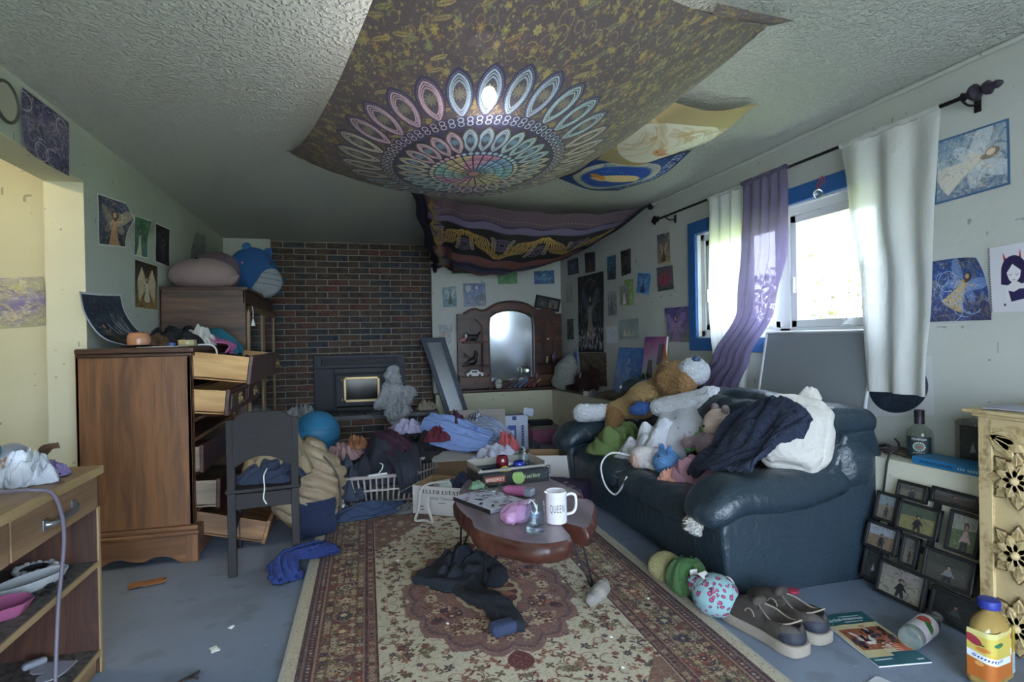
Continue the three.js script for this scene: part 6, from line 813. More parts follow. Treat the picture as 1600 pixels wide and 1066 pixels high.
{ const T = ctex(512, 256, (g, W, Hh) => { g.fillStyle = '#b9b4bc'; g.fillRect(0, 0, W, Hh); g.fillStyle = '#c4c0c4'; g.fillRect(0, 0, W, 90); for (const x of [150, 400]) { g.fillStyle = '#a83c38'; g.beginPath(); g.ellipse(x, 90, 50, 46, 0.3, 0, 7); g.fill(); g.fillStyle = '#2f6a34'; g.beginPath(); g.ellipse(x + 60, 130, 50, 34, 0.5, 0, 7); g.fill(); g.fillStyle = '#c06450'; g.beginPath(); g.ellipse(x - 14, 78, 16, 12, 0, 0, 7); g.fill(); } g.fillStyle = '#5c5c6c'; for (const x of [20, 270]) for (let k = 0; k < 8; k++) g.fillRect(x, 30 + k * 14, 60, 4); });
  const t = thing('drink_bottle', 'empty clear drink bottle with an apple label lying on the floor', 'bottle', [2.1, 0.044, -1.7]); t.rotation.set(0, 0.35, -PI / 2, 'YXZ'); t.scale.setScalar(1.22);
  part(t, 'glass', lathe([[0, -0.105], [0.03, -0.104], [0.034, -0.095], [0.034, 0.045], [0.028, 0.065], [0.016, 0.085], [0.015, 0.112], [0.018, 0.114], [0.018, 0.118], [0.0165, 0.118]], 28), M('#ccd6d2', 0.08, { transmission: 0.8, thickness: 0 })); const g = new THREE.CylinderGeometry(0.0346, 0.0346, 0.105, 30, 1, true); part(t, 'label', flat(g.translate(0, -0.02, 0)), M('#ffffff', 0.5, { map: T }), 'white label with red and green fruit'); }
{ const T = ctex(512, 512, (g, W, Hh) => { g.fillStyle = '#b9a74e'; g.fillRect(0, 0, W, Hh); const q = (c, x, y, a, b, r = 0) => { g.fillStyle = c; g.beginPath(); g.ellipse(x, y, a, b, r, 0, 7); g.fill(); }; g.fillStyle = '#c0b878'; g.fillRect(0, 0, W, 60); for (const s of [0, 256]) { q('#8c2c3c', s + 34, 110, 30, 60, -0.4); q('#2f4c2c', s + 70, 150, 12, 8); q('#bc7434', s + 74, 196, 30, 24); q('#1f6a44', s + 150, 130, 34, 25, 0.3); g.fillStyle = '#cdd2dc'; g.beginPath(); g.moveTo(s, 215); g.quadraticCurveTo(s + 120, 280, s + 256, 300); g.lineTo(s + 256, 370); g.quadraticCurveTo(s + 120, 350, s, 290); g.fill(); g.fillStyle = '#1f2f6c'; g.font = 'bold 44px sans-serif'; g.save(); g.translate(s + 24, 286); g.rotate(0.24); g.fillText('SunnyD', 0, 0); g.restore(); q('#c8a02c', s + 112, 244, 18, 9, 0.2); g.fillStyle = '#a45c24'; g.beginPath(); g.moveTo(s, 296); g.quadraticCurveTo(s + 120, 352, s + 256, 372); g.lineTo(s + 256, 512); g.lineTo(s, 512); g.fill(); q('#c88c50', s + 60, 350, 18, 26); } });
  const side = ctex(128, 256, (g) => { g.fillStyle = '#b08c2c'; g.fillRect(0, 0, 128, 256); g.fillStyle = '#8c8424'; g.beginPath(); g.ellipse(64, 70, 40, 60, 0, 0, 7); g.fill(); g.fillStyle = '#a4a8ac'; g.fillRect(0, 140, 128, 116); g.fillStyle = '#3c4458'; for (let k = 0; k < 6; k++) g.fillRect(16, 152 + k * 15, 60 + (k % 3) * 16, 5); });
  const t = thing('juice_jug', 'yellow and orange juice jug with a blue cap at the bottom right corner', 'jug', [2.06, 0, -1.43], 0.22); t.scale.set(1.06, 0.97, 1.06);
  part(t, 'jug_body', join(bx(0.152, 0.205, 0.085, 0, 0.103, 0, 0.026), at(lathe([[0.075, 0.0], [0.066, 0.022], [0.04, 0.045], [0.022, 0.056], [0.022, 0.066]], 24).scale(1, 1, 0.62), 0.0, 0.2, 0)), M('#c8a860', 0.15, { transmission: 0.5, thickness: 0.02, attenuationColor: C('#c07a20'), attenuationDistance: 0.05 }));
  const per = (q, y, o) => { const w = 0.076 + o, d = 0.0425 + o, r = 0.026 + o, a = (PI / 2) * r, L1 = 0.045; if (q < L1) return V(-w, y, d - r - L1 + q); q -= L1; if (q < a) { const e = q / r; return V(-w + r - r * cos(e), y, d - r + r * sin(e)); } q -= a; return V(-w + r + q, y, d); };
  part(t, 'label', sheet((u, v) => per(u * 0.172, lerp(0.203, 0.04, v), 0.0012), 40, 2, 0.0006, [0.02, 0, 0.52, 1]), M('#ffffff', 0.4, { map: T }), 'yellow label with a white band'); part(t, 'label', sheet((u, v) => V(0.041 + 0.03 * u, lerp(0.2, 0.04, v), 0.0438 - 0.006 * u * u * u), 6, 3, 0.0006), M('#ffffff', 0.4, { map: side }));
  part(t, 'cap', lathe([[0, 0.03], [0.027, 0.03], [0.031, 0.026], [0.031, 0.002], [0.028, 0]], 30).translate(0, 0.262, 0), M('#232f86', 0.45), 'blue screw cap'); }
solo('red_disc', 'small red lid lying on the floor behind the shoes', 'lid', lathe([[0, 0.012], [0.026, 0.012], [0.029, 0.009], [0.029, 0], [0.026, 0]], 24), M('#a03048', 0.5), [1.93, 0.001, -2.19]);
solo('white_card', 'white card with rounded corners cut by the bottom edge of the picture', 'card', at(extr(shp([[-0.05, -0.06], [0.05, -0.06], [0.055, 0.05], [0.045, 0.06], [-0.045, 0.06], [-0.055, 0.05]]), 0.002, 0.001), 0, 0.002, 0, -PI / 2), M('#b9bac0', 0.6), [1.69, 0, -1.49], 0.3);
solo('grey_sock', 'rumpled grey sock lying by the right hairpin leg of the table', 'sock', body([[-0.06, 0.026, 0.03, 0.028, 0.0, 0.03, 0.0, 0.034], [0.0, 0.03, 0, 0.034, 0.05, 0.028, -0.03, 0.028], [0.0, 0.045, 0.01, 0.02, 0.03, 0.05, -0.02, 0.024], [0.05, 0.028, -0.03, 0.026, 0.075, 0.045, -0.06, 0.016]], 0.015, 40, 0.002), cloth('#85807a'), [1.04, 0.01, -2.37], 0.2);
{ const t = thing('navy_trousers', 'dark navy trousers dropped on the rug under the table', 'trousers', [0.5, 0.013, -2.7]); const m = cloth('#131923', { sheen: 0.2 });
  part(t, 'waist', heap(0.46, 0.42, 0.1, { seed: 51, f: 2.8, amp: 0.6, out: 0.35, ang: 0.6 }).translate(0.0, 0, -0.12), m); part(t, 'trouser_leg', puff(0.12, 0.05, 0.62, { r: 0.022, n: 24, wr: 0.008, wf: 14, seed: 2, warp: (q) => { q.x += 0.06 * sin(q.z * 6) + 0.02 * q.z; q.y += 0.01 * sin(q.z * 17); } }).translate(0.02, 0.03, 0.2), m); part(t, 'trouser_leg', puff(0.14, 0.045, 0.3, { r: 0.02, n: 18, wr: 0.008, wf: 14, seed: 5 }).rotateY(0.9).translate(-0.1, 0.03, -0.03), m); part(t, 'cuff', puff(0.11, 0.05, 0.07, { r: 0.02, n: 10 }).rotateY(0.2).translate(0.05, 0.03, 0.5), cloth('#2b3550')); }
// ================= TABLE TOP =================
const T0 = TY;
{ const T = ctex(1024, 160, (g, W, Hh) => { g.fillStyle = '#16181d'; g.fillRect(0, 0, W, Hh); g.fillStyle = '#8c3a2c'; g.fillRect(30, 34, 300, 76); g.fillStyle = '#d2c6bc'; g.font = 'bold 58px sans-serif'; g.fillText('MONOPOLY', 40, 92, 280); g.fillStyle = '#8c8c90'; g.fillRect(80, 122, 200, 7); g.fillStyle = '#9ab08c'; g.font = 'italic bold 62px serif'; g.fillText('Rick and Morty', 560, 96, 320); g.fillStyle = '#3f5a74'; for (let k = 0; k < 12; k++) { g.beginPath(); g.arc(900 + k * 9, 40 + (k * 37) % 80, 6, 0, 7); g.fill(); } });
  const t = thing('game_box', 'dark board game box with an upturned lid holding odds and ends on the table', 'game box', [0.82, T0, -3.11], 0.12);
  const w = 0.39, d = 0.27, h = 0.072, side = M('#17191f', 0.5), card = M('#8d8780', 0.8);
  part(t, 'box_front', sheet((u, v) => V((u - 0.5) * w, lerp(h, 0, v), d / 2 + 0.001), 2, 2, 0.002), M('#ffffff', 0.5, { map: T }), 'front side printed with the game name'); part(t, 'box_base', join(b2(-w / 2, w / 2, 0, 0.004, -d / 2, d / 2, 0), b2(-w / 2, w / 2, 0, h, d / 2 - 0.004, d / 2, 0), b2(-w / 2, w / 2, 0, h, -d / 2, -d / 2 + 0.004, 0), b2(-w / 2, -w / 2 + 0.004, 0, h, -d / 2, d / 2, 0), b2(w / 2 - 0.004, w / 2, 0, h, -d / 2, d / 2, 0)), side);
  part(t, 'tray', join(b2(-w / 2 + 0.005, w / 2 - 0.005, h - 0.016, h - 0.012, -d / 2 + 0.005, d / 2 - 0.03, 0)), M('#4b5666', 0.6)); part(t, 'rim', join(b2(-w / 2 - 0.01, w / 2 + 0.006, h, h + 0.012, d / 2 - 0.05, d / 2 - 0.042, 0), b2(w / 2 - 0.008, w / 2, h - 0.01, h + 0.03, -d / 2, d / 2 - 0.04, 0), b2(-w / 2, w / 2, h - 0.01, h + 0.03, -d / 2, -d / 2 + 0.006, 0), b2(-w / 2, -w / 2 + 0.008, h - 0.01, h + 0.02, -d / 2, d / 2 - 0.04, 0)), card); part(t, 'seal', at(mUV(new THREE.CylinderGeometry(0.036, 0.036, 0.003, 12)), 0.005, 0.04, d / 2 + 0.012, PI / 2 - 0.4), M('#7c9a54', 0.5), 'round green seal');
  const lab = T0 + h + 0.0; const L = (x, z) => [0.82 + x * cos(0.12) + z * sin(0.12), T0 + h - 0.012, -3.11 - x * sin(0.12) + z * cos(0.12)];
  const cand = thing('candle_jar', 'small dark red glass candle jar standing in the game box lid', 'candle', L(-0.03, 0.0)); part(cand, 'jar', lathe([[0, 0.002], [0.02, 0.002], [0.034, 0.02], [0.037, 0.045], [0.03, 0.068], [0.026, 0.076], [0.022, 0.07]], 24), M('#7c1f30', 0.08, { transmission: 0.5, thickness: 0.01 })); part(cand, 'wax', mUV(new THREE.CylinderGeometry(0.026, 0.024, 0.03, 18).translate(0, 0.024, 0)), M('#5c1824', 0.5));
  solo('yellow_note', 'crumpled yellow paper in the game box lid', 'paper', heap(0.07, 0.06, 0.025, { seed: 71, f: 5, n: 40, m: 16 }), M('#a9a058', 0.8), L(-0.04, 0.055));
  const pot = thing('blue_pot', 'small glossy cobalt blue pot beside the glass jar in the box lid', 'pot', L(0.06, 0.03)); part(pot, 'pot', lathe([[0, 0], [0.026, 0], [0.036, 0.018], [0.034, 0.035], [0.026, 0.042], [0.022, 0.036], [0, 0.034]], 22), M('#22308c', 0.15));
  const jar = thing('glass_jar', 'empty ribbed glass jar standing in the game box lid', 'jar', L(0.1, 0.01)); part(jar, 'glass', lathe([[0, 0.003], [0.032, 0.003], [0.036, 0.01], [0.036, 0.075], [0.032, 0.085], [0.034, 0.09], [0.034, 0.108], [0.031, 0.108], [0.0295, 0.088], [0.033, 0.072], [0.033, 0.01], [0, 0.007]], 26), clear('#eef3f6'));
  solo('white_case', 'small white oval case behind the red candle jar', 'case', ell(0.04, 0.012, 0.022, 0, 0.012, 0, 14), mWhite, L(0.02, -0.05), 0.2);
  solo('dark_remote', 'dark curved gadget lying along the back of the box lid', 'gadget', bx(0.15, 0.02, 0.04, 0, 0.012, 0, 0.01), M('#25333c', 0.4), L(-0.1, -0.03), 0.35);
}
{ const T = ctex(256, 256, (g, W) => { const r = rng(14); g.fillStyle = '#b4b6c4'; g.fillRect(0, 0, W, W); const cs = ['#2c3c64', '#8c8c9c', '#5c4044', '#6c7c94', '#c4c0c8', '#3c2c34', '#9c7484', '#2c2c34']; for (let k = 0; k < 60; k++) { g.fillStyle = cs[k % 8]; g.save(); g.translate(r() * W, r() * W); g.rotate(r() * 3); g.fillRect(-14, -6, 20 + 24 * r(), 6 + 14 * r()); g.restore(); } g.fillStyle = '#c8ccd4'; g.fillRect(150, 130, 80, 30); g.strokeStyle = '#d8d8d8'; g.lineWidth = 8; g.strokeRect(0, 0, W, W); });
  const t = thing('magazine', 'thick collage-covered magazine at the left edge of the coffee table', 'magazine', [0.615, T0, -2.69], 0.42); part(t, 'cover', sheet((u, v) => V((u - 0.5) * 0.215, 0.02, (v - 0.5) * 0.3), 2, 2, 0.001), M('#ffffff', 0.4, { map: T })); part(t, 'pages', bx(0.21, 0.018, 0.295, 0, 0.0095, 0, 0.002), M('#8c8c98', 0.8)); part(t, 'spine', b2(-0.11, -0.105, 0, 0.02, -0.15, 0.15, 0.002), mBlack); }
solo('clear_cover', 'clear bowl-shaped plastic lid on the collage magazine', 'cover', lathe([[0.05, 0], [0.047, 0.004], [0.042, 0.03], [0.03, 0.036], [0, 0.037]], 24), clear('#dfe9ea'), [0.665, T0 + 0.021, -2.82]);
solo('green_plastic', 'crumpled pale green plastic wrap behind the collage magazine', 'wrapper', heap(0.12, 0.09, 0.035, { seed: 61, f: 5, n: 50, m: 20 }), M('#9cc4a4', 0.2, { transmission: 0.5, thickness: 0 }), [0.62, T0 + 0.002, -2.97]);
{ const t = thing('pink_bottle', 'pink lotion tube lying on the coffee table', 'tube', [0.775, T0 + 0.022, -2.78], -0.75); t.rotation.order = 'YXZ'; part(t, 'tube_body', puff(0.13, 0.04, 0.055, { r: 0.018, n: 14, bulge: [0, 0.003, 0] }), M('#a8608c', 0.3)); part(t, 'clear_end', puff(0.05, 0.042, 0.056, { r: 0.012, n: 10 }).translate(0.075, 0, 0), M('#b9c4d0', 0.1, { transmission: 0.6, thickness: 0 })); }
{ const t = thing('pouch', 'pink and lilac sheer drawstring pouch on the coffee table', 'pouch', [0.66, T0, -2.38], 0.3); part(t, 'bag', puff(0.13, 0.075, 0.1, { r: 0.034, n: 26, wr: 0.007, wf: 28, seed: 6, warp: (q) => { q.x *= 1 - 2.4 * Math.max(0, q.y); q.z *= 1 - 3 * Math.max(0, q.y); q.x += 0.5 * Math.max(0, q.y); } }).translate(0, 0.036, 0), M('#a4789c', 0.5, { sheen: 0.6, sheenColor: C('#d0b0d0'), bumpMap: bCrease, bumpScale: 0.003 })); part(t, 'neck', heap(0.05, 0.03, 0.06, { seed: 67, f: 5, n: 40, m: 14 }).rotateZ(-0.9).translate(0.03, 0.04, 0), M('#b490a8', 0.5)); part(t, 'ribbon', tube([[0.06, 0.06, 0], [0.08, 0.08, 0.01], [0.1, 0.04, 0.02], [0.085, 0.02, 0.02], [0.07, 0.05, 0]], 0.0025, 24, 6), mWhite); }
{ const t = thing('mason_jar', 'clear mason jar holding a little water at the front of the coffee table', 'jar', [0.695, T0, -2.205]); part(t, 'glass', lathe([[0, 0.003], [0.034, 0.003], [0.041, 0.012], [0.042, 0.09], [0.038, 0.1], [0.036, 0.104], [0.04, 0.108], [0.04, 0.113], [0.036, 0.117], [0.037, 0.13], [0.0335, 0.13], [0.033, 0.106], [0.038, 0.088], [0.038, 0.014], [0, 0.009]], 32), clear('#f2f7f9')); part(t, 'water', lathe([[0, 0.0095], [0.0375, 0.014], [0.0378, 0.03], [0, 0.03]], 30), M('#e8f0f4', 0.02, { transmission: 1, thickness: 0.02, ior: 1.33 })); }
{ const T = ctex(512, 256, (g, W, Hh) => { g.fillStyle = '#ccc8cc'; g.fillRect(0, 0, W, Hh); g.fillStyle = '#3a3840'; g.font = '78px sans-serif'; g.save(); g.translate(268, 160); g.scale(0.5, 1.3); g.textAlign = 'center'; g.fillText('QUEEN', 0, 0); g.restore(); });
  const t = thing('mug', 'white mug lettered QUEEN on the coffee table', 'mug', [0.825, T0, -2.315], -0.02); const m = M('#cfccce', 0.2); const c = new THREE.CylinderGeometry(0.0455, 0.0455, 0.12, 40, 1, true, -PI / 2 - 0.9, 2 * PI);
  part(t, 'cup', lathe([[0, 0.003], [0.042, 0.0], [0.045, 0.004], [0.045, 0.135], [0.044, 0.138], [0.041, 0.135], [0.04, 0.012], [0, 0.009]], 36), m); part(t, 'print', flat(new THREE.CylinderGeometry(0.0454, 0.0454, 0.11, 40, 1, true, PI - 0.35, 2 * PI).translate(0, 0.066, 0)), M('#ffffff', 0.2, { map: T }), 'thin black lettering'); part(t, 'handle', tube([[0.042, 0.112, 0], [0.068, 0.118, 0], [0.088, 0.105, 0], [0.09, 0.06, 0], [0.075, 0.035, 0], [0.044, 0.03, 0]], 0.0065, 30, 10), m); part(t, 'pouring_lip', ell(0.012, 0.006, 0.014, -0.043, 0.135, 0, 10), m); }
solo('blue_lighter', 'small blue and white object behind the white mug', 'gadget', bx(0.05, 0.02, 0.025, 0, 0.01, 0, 0.006), M('#5f7fa4', 0.4), [0.76, T0, -2.42], 0.4);
// ================= BOXES, BASKETS, LAUNDRY =================
const board = M('#a9a59f', 0.85, { bumpMap: bRough, bumpScale: 0.0006 }), kraft = M('#8f7455', 0.85, { bumpMap: bRough, bumpScale: 0.0006 });
function carton(name, label, pos, ry, w, h, d, T, flaps) { const t = thing(name, label, 'box', pos, ry), k = 0.004; part(t, 'front_panel', sheet((u, v) => V((u - 0.5) * w, lerp(h, 0, v), d / 2 + 0.002), 2, 2, 0.002), T ? M('#ffffff', 0.8, { map: T }) : board); part(t, 'walls', join(b2(-w / 2, w / 2, 0, h, d / 2 - k, d / 2, 0), b2(-w / 2, w / 2, 0, h, -d / 2, -d / 2 + k, 0), b2(-w / 2, -w / 2 + k, 0, h, -d / 2, d / 2, 0), b2(w / 2 - k, w / 2, 0, h, -d / 2, d / 2, 0), b2(-w / 2, w / 2, 0, k, -d / 2, d / 2, 0)), kraft); for (const [side, len, a, m] of flaps) { const f = side === 'b' ? bx(w, 0.003, len, 0, 0, -len / 2) : side === 'f' ? bx(w, 0.003, len, 0, 0, len / 2) : side === 'l' ? bx(len, 0.003, d, -len / 2, 0, 0) : bx(len, 0.003, d, len / 2, 0, 0); const g = part(t, 'flap', f, m ?? board); if (side === 'b') { g.position.set(0, h, -d / 2); g.rotation.x = a; } if (side === 'f') { g.position.set(0, h, d / 2); g.rotation.x = -a; } if (side === 'l') { g.position.set(-w / 2, h, 0); g.rotation.z = a; } if (side === 'r') { g.position.set(w / 2, h, 0); g.rotation.z = -a; } } return t; }
const peller = (crest) => ctex(512, 256, (g, W, Hh) => { g.fillStyle = '#b3b0ae'; g.fillRect(0, 0, W, Hh); g.fillStyle = '#23242c'; g.textAlign = 'center'; g.font = 'bold 46px serif'; g.fillText('PELLER ESTATES', W / 2, crest ? 186 : 66); if (crest) { g.strokeStyle = '#4c4844'; g.lineWidth = 7; g.strokeRect(236, 70, 40, 52); g.fillStyle = '#6c5c48'; g.fillRect(246, 82, 20, 28); } else { g.font = 'italic 32px serif'; g.fillText('Family Vineyards', W / 2, 116); for (let k = 0; k < 6; k++) g.fillRect(W / 2 - 30 + k * 10, 142, 6, 8); g.textAlign = 'left'; g.font = 'bold 22px sans-serif'; for (let k = 0; k < 4; k++) g.fillRect(40 + k * 14, 180, 10, 14); g.fillText('12306', 40, 222); } });
carton('wine_carton', 'white wine carton with open flaps, left behind the coffee table', [0.63, 0.014, -3.93], -0.58, 0.44, 0.19, 0.3, peller(false), [['b', 0.2, -1.0], ['l', 0.13, 0.5], ['r', 0.1, -0.3]]);
carton('wine_carton', 'taller wine carton with a crest, in front of the sofa end', [1.475, 0, -4.32], -0.32, 0.36, 0.275, 0.26, peller(true), [['b', 0.12, -1.3, kraft], ['r', 0.1, -0.5], ['l', 0.1, 0.2]]);
{ const t = thing('bottle_in_carton', 'frosted white jar lying in the left wine carton', 'jar', [0.58, 0.16, -3.95], 0.4); part(t, 'jar', at(lathe([[0, -0.08], [0.05, -0.08], [0.055, -0.07], [0.055, 0.05], [0.05, 0.06], [0, 0.06]], 20), 0, 0, 0, 0, 0, PI / 2), M('#b9c4b8', 0.4)); }
solo('navy_cloth', 'navy cloth bundle inside the left wine carton', 'garment', heap(0.26, 0.2, 0.12, { seed: 73, f: 3 }), cloth('#232b44'), [0.74, 0.13, -3.93]);
solo('rope_cord', 'frayed white rope hanging over the left wine carton onto the rug', 'rope', tube([[0.6, 0.21, -3.9], [0.47, 0.215, -3.88], [0.405, 0.18, -3.83], [0.385, 0.08, -3.78], [0.36, 0.02, -3.74], [0.42, 0.02, -3.72], [0.46, 0.019, -3.66], [0.44, 0.1, -3.72], [0.45, 0.16, -3.76]], 0.009, 60, 8), M('#bdb9b2', 0.95, { bumpMap: bFur, bumpScale: 0.006 }));
{ const t = thing('velvet_box', 'dark purple gift box with a small gold emblem beside the coffee table', 'box', [1.36, 0, -3.62], -0.62); const m = M('#241a38', 0.6); part(t, 'box_body', bx(0.28, 0.12, 0.26, 0, 0.06, 0, 0.004), m); part(t, 'lid', bx(0.29, 0.09, 0.27, 0, 0.165, 0, 0.005), m); part(t, 'emblem', at(extr(shp([[0, 0.022], [0.018, 0], [0, -0.022], [-0.018, 0]]), 0.001, 0.0005), 0, 0.211, 0, -PI / 2), mBrass); }
{ const t = thing('laundry_box', 'big open cardboard box heaped with pale laundry behind the left carton', 'box', [1.0, 0, -5.12], -0.08); const w = 0.74, d = 0.6, h = 0.24; part(t, 'walls', join(b2(-w / 2, w / 2, 0, h, d / 2 - 0.005, d / 2, 0), b2(-w / 2, w / 2, 0, h, -d / 2, -d / 2 + 0.005, 0), b2(-w / 2, -w / 2 + 0.005, 0, h, -d / 2, d / 2, 0), b2(w / 2 - 0.005, w / 2, 0, h, -d / 2, d / 2, 0), b2(-w / 2, w / 2, 0, 0.005, -d / 2, d / 2, 0)), kraft); const b = part(t, 'flap', bx(0.54, 0.27, 0.005, 0.12, 0.13, 0), M('#8c8480', 0.85)); b.position.set(0, h, -d / 2); b.rotation.x = -0.12; const f = part(t, 'flap', bx(0.7, 0.005, 0.2, 0, 0, 0.1), board); f.position.set(-0.02, h, d / 2); f.rotation.x = 0.25; const l = part(t, 'flap', bx(0.004, 0.2, 0.22, 0, 0.1, 0), board); l.position.set(-0.24, h + 0.05, -0.12); l.rotation.z = 0.45; }
const stripes = (a, b, c, n = 10) => { const T = ctex(256, 256, (g, W) => { g.fillStyle = a; g.fillRect(0, 0, W, W); for (let k = 0; k < n; k++) { g.fillStyle = b; g.fillRect((k * W) / n, 0, W / n / 2.5, W); if (c) { g.globalAlpha = 0.5; g.fillStyle = c; g.fillRect(0, (k * W) / n, W, W / n / 2.5); g.globalAlpha = 1; } } }); T.wrapS = T.wrapT = THREE.RepeatWrapping; T.repeat.set(3, 3); return T; };
solo('blue_shirt', 'long light blue shirt spilling over the left of the laundry box', 'garment', drape([[[0.54, 0.3, -5.0], [0.56, 0.45, -5.08], [0.68, 0.5, -5.24]], [[0.62, 0.28, -4.84], [0.72, 0.44, -4.98], [0.86, 0.48, -5.14]], [[0.8, 0.24, -4.74], [0.9, 0.37, -4.86], [1.0, 0.4, -5.04]], [[1.02, 0.22, -4.68], [1.1, 0.31, -4.78], [1.18, 0.33, -4.94]]], { s: 2, f1: 3.5, f2: 8 }), cloth('#7d95c8'));
solo('blue_shirt', 'rumpled bright blue shirt beside the striped sheet in the laundry box', 'garment', heap(0.34, 0.3, 0.2, { seed: 82, f: 2.6, ang: 0.6, amp: 0.5, out: 0.3 }), cloth('#6f8cce'), [0.98, 0.22, -4.92]);
solo('white_sheet', 'white sheet filling the laundry box below the blue shirts', 'garment', heap(0.66, 0.54, 0.24, { seed: 84, f: 2.6, ang: 0.6, amp: 0.4, out: 0.1 }), cloth('#a9b2c6'), [1.0, 0.15, -5.1]);
solo('striped_sheet', 'white and blue striped sheet lying across the laundry box', 'garment', drape([[[0.98, 0.32, -5.16], [1.08, 0.42, -5.3], [1.2, 0.42, -5.4]], [[1.1, 0.28, -5.0], [1.2, 0.4, -5.1], [1.3, 0.38, -5.24]], [[1.2, 0.24, -4.84], [1.3, 0.32, -4.94], [1.38, 0.28, -5.08]]], { s: 5, f1: 2.5, f2: 6 }), M('#ffffff', 0.92, { map: stripes('#a9b4cc', '#8494bc', null, 8), bumpMap: bCrease, bumpScale: 0.004 }));
solo('plaid_shirt', 'navy and grey plaid shirt at the back of the laundry heap', 'garment', heap(0.42, 0.26, 0.3, { seed: 85, f: 2.6, amp: 0.45, out: 0.25 }), M('#ffffff', 0.92, { map: stripes('#a8acb0', '#2c3450', '#3c3c60', 7), bumpMap: bCrease, bumpScale: 0.004 }), [1.05, 0.22, -5.3], 0.1);
solo('maroon_shirt', 'dark maroon garment in the middle of the laundry heap', 'garment', heap(0.24, 0.2, 0.2, { seed: 87, f: 3, out: 0.3 }), cloth('#3f2234'), [0.88, 0.33, -5.1]);
solo('navy_bin', 'dark navy round tub at the right of the laundry heap', 'tub', lathe([[0, 0.01], [0.13, 0.01], [0.15, 0.16], [0.158, 0.165], [0.155, 0.17], [0.145, 0.165], [0.125, 0.02]], 28), M('#1b2240', 0.4), [1.36, 0, -4.95]);
solo('salmon_bag', 'salmon red plastic bag between the laundry and the wine carton', 'bag', heap(0.24, 0.2, 0.22, { seed: 91, f: 2.5, amp: 0.25, out: 0.15 }), M('#b4545a', 0.5, { bumpMap: bCrease, bumpScale: 0.004 }), [1.24, 0.17, -4.66]);
solo('white_garment', 'white crumpled garment in front of the salmon bag', 'garment', heap(0.42, 0.3, 0.13, { seed: 93, f: 2.8, out: 0.3 }), cloth('#b4b6c8'), [1.1, 0.19, -4.5], 0.2);
{ const T = ctex(128, 256, (g) => { g.fillStyle = '#a9b0c4'; g.fillRect(0, 0, 128, 256); g.fillStyle = '#2c4c94'; g.fillRect(20, 60, 44, 196); g.fillStyle = '#c4ccd8'; g.fillRect(30, 90, 24, 60); g.fillStyle = '#20306c'; g.fillRect(44, 6, 22, 22); g.fillRect(92, 60, 14, 130); g.fillStyle = '#8c98b4'; for (let k = 0; k < 10; k++) g.fillRect(74, 70 + k * 16, 40, 5); });
  const t = thing('appliance_carton', 'tall white and blue printed appliance carton beside the cardboard flap', 'box', [1.56, 0, -5.55], -0.25); part(t, 'carton_body', bx(0.24, 0.42, 0.16, 0, 0.21, 0, 0.003), M('#9ca4b8', 0.7)); part(t, 'front_print', sheet((u, v) => V((u - 0.5) * 0.238, lerp(0.42, 0, v), 0.082), 1, 1, 0.001), M('#ffffff', 0.6, { map: T })); part(t, 'flap', bx(0.1, 0.08, 0.003, 0.06, 0.46, 0.03).rotateZ(-0.15), M('#a9b0c4', 0.7)); }
{ const t = thing('pink_box', 'low pink storage box on the floor in the far corner', 'box', [2.06, 0, -6.22], 0.02); part(t, 'box_body', bx(0.3, 0.14, 0.24, 0, 0.07, 0, 0.006), M('#a05c80', 0.5)); part(t, 'clasp', bx(0.05, 0.02, 0.008, 0, 0.1, 0.122, 0.003), mSteel); part(t, 'lid', bx(0.31, 0.016, 0.25, 0, 0.148, 0, 0.006), M('#8c5478', 0.5)); }
solo('newspaper_stack', 'stack of grey papers on the pink box', 'papers', join(bx(0.36, 0.012, 0.24, 0, 0.006, 0, 0.001), at(bx(0.34, 0.012, 0.22, 0, 0.018, 0, 0.001), 0, 0, 0, 0, 0.15), at(bx(0.3, 0.01, 0.2, 0.02, 0.029, 0, 0.001), 0, 0, 0, 0, -0.1)), M('#7d7c74', 0.9), [2.06, 0.157, -6.22]);
solo('black_console', 'flat black device on top of the paper stack', 'device', bx(0.26, 0.05, 0.16, 0, 0.025, 0, 0.008), mBlack, [2.05, 0.192, -6.25]);
solo('floor_case', 'dark brown flat case on the floor behind the crested carton', 'case', bx(0.5, 0.12, 0.4, 0, 0.06, 0, 0.03), M('#3c3428', 0.6), [1.78, 0.0, -5.0], 0.2);
solo('grey_bundle', 'small grey bundle lying before the pink box', 'bundle', heap(0.26, 0.2, 0.12, { seed: 95, f: 3 }), cloth('#4c5058'), [1.75, 0, -5.75]);
// laundry baskets with slotted sides
function basket(label, pos, ry, w, d, h) { const t = thing('laundry_basket', label, 'basket', pos, ry), m = M('#9d948f', 0.6), rim = []; const P = (k, y) => { const s = 0.86 + 0.14 * (y / h); return [(k[0] * w * s) / 2, y, (k[1] * d * s) / 2]; }; const cs = [[-1, -1], [1, -1], [1, 1], [-1, 1]]; for (const y of [0.012, h * 0.5, h]) part(t, y === h ? 'rim' : 'band', join(...cs.map((c, i) => rod(P(c, y), P(cs[(i + 1) % 4], y), y === h ? 0.014 : 0.009, undefined, 6))), m); const L = []; cs.forEach((c, i) => { const e = cs[(i + 1) % 4], n = i % 2 ? 9 : 12; for (let k = 0; k <= n; k++) { const q = [lerp(c[0], e[0], k / n), lerp(c[1], e[1], k / n)]; L.push(rod(P(q, 0.01), P(q, h), 0.0075, 0.0075, 5)); } }); const lat = part(t, 'lattice', join(L), m); lat.userData.kind = 'stuff'; part(t, 'bottom', bx(w * 0.85, 0.01, d * 0.85, 0, 0.006, 0, 0.003), m); return t; }
basket('taupe slotted laundry basket overflowing with dark clothes, left of the wine carton', [0.17, 0.013, -4.42], 0.02, 0.52, 0.42, 0.2);
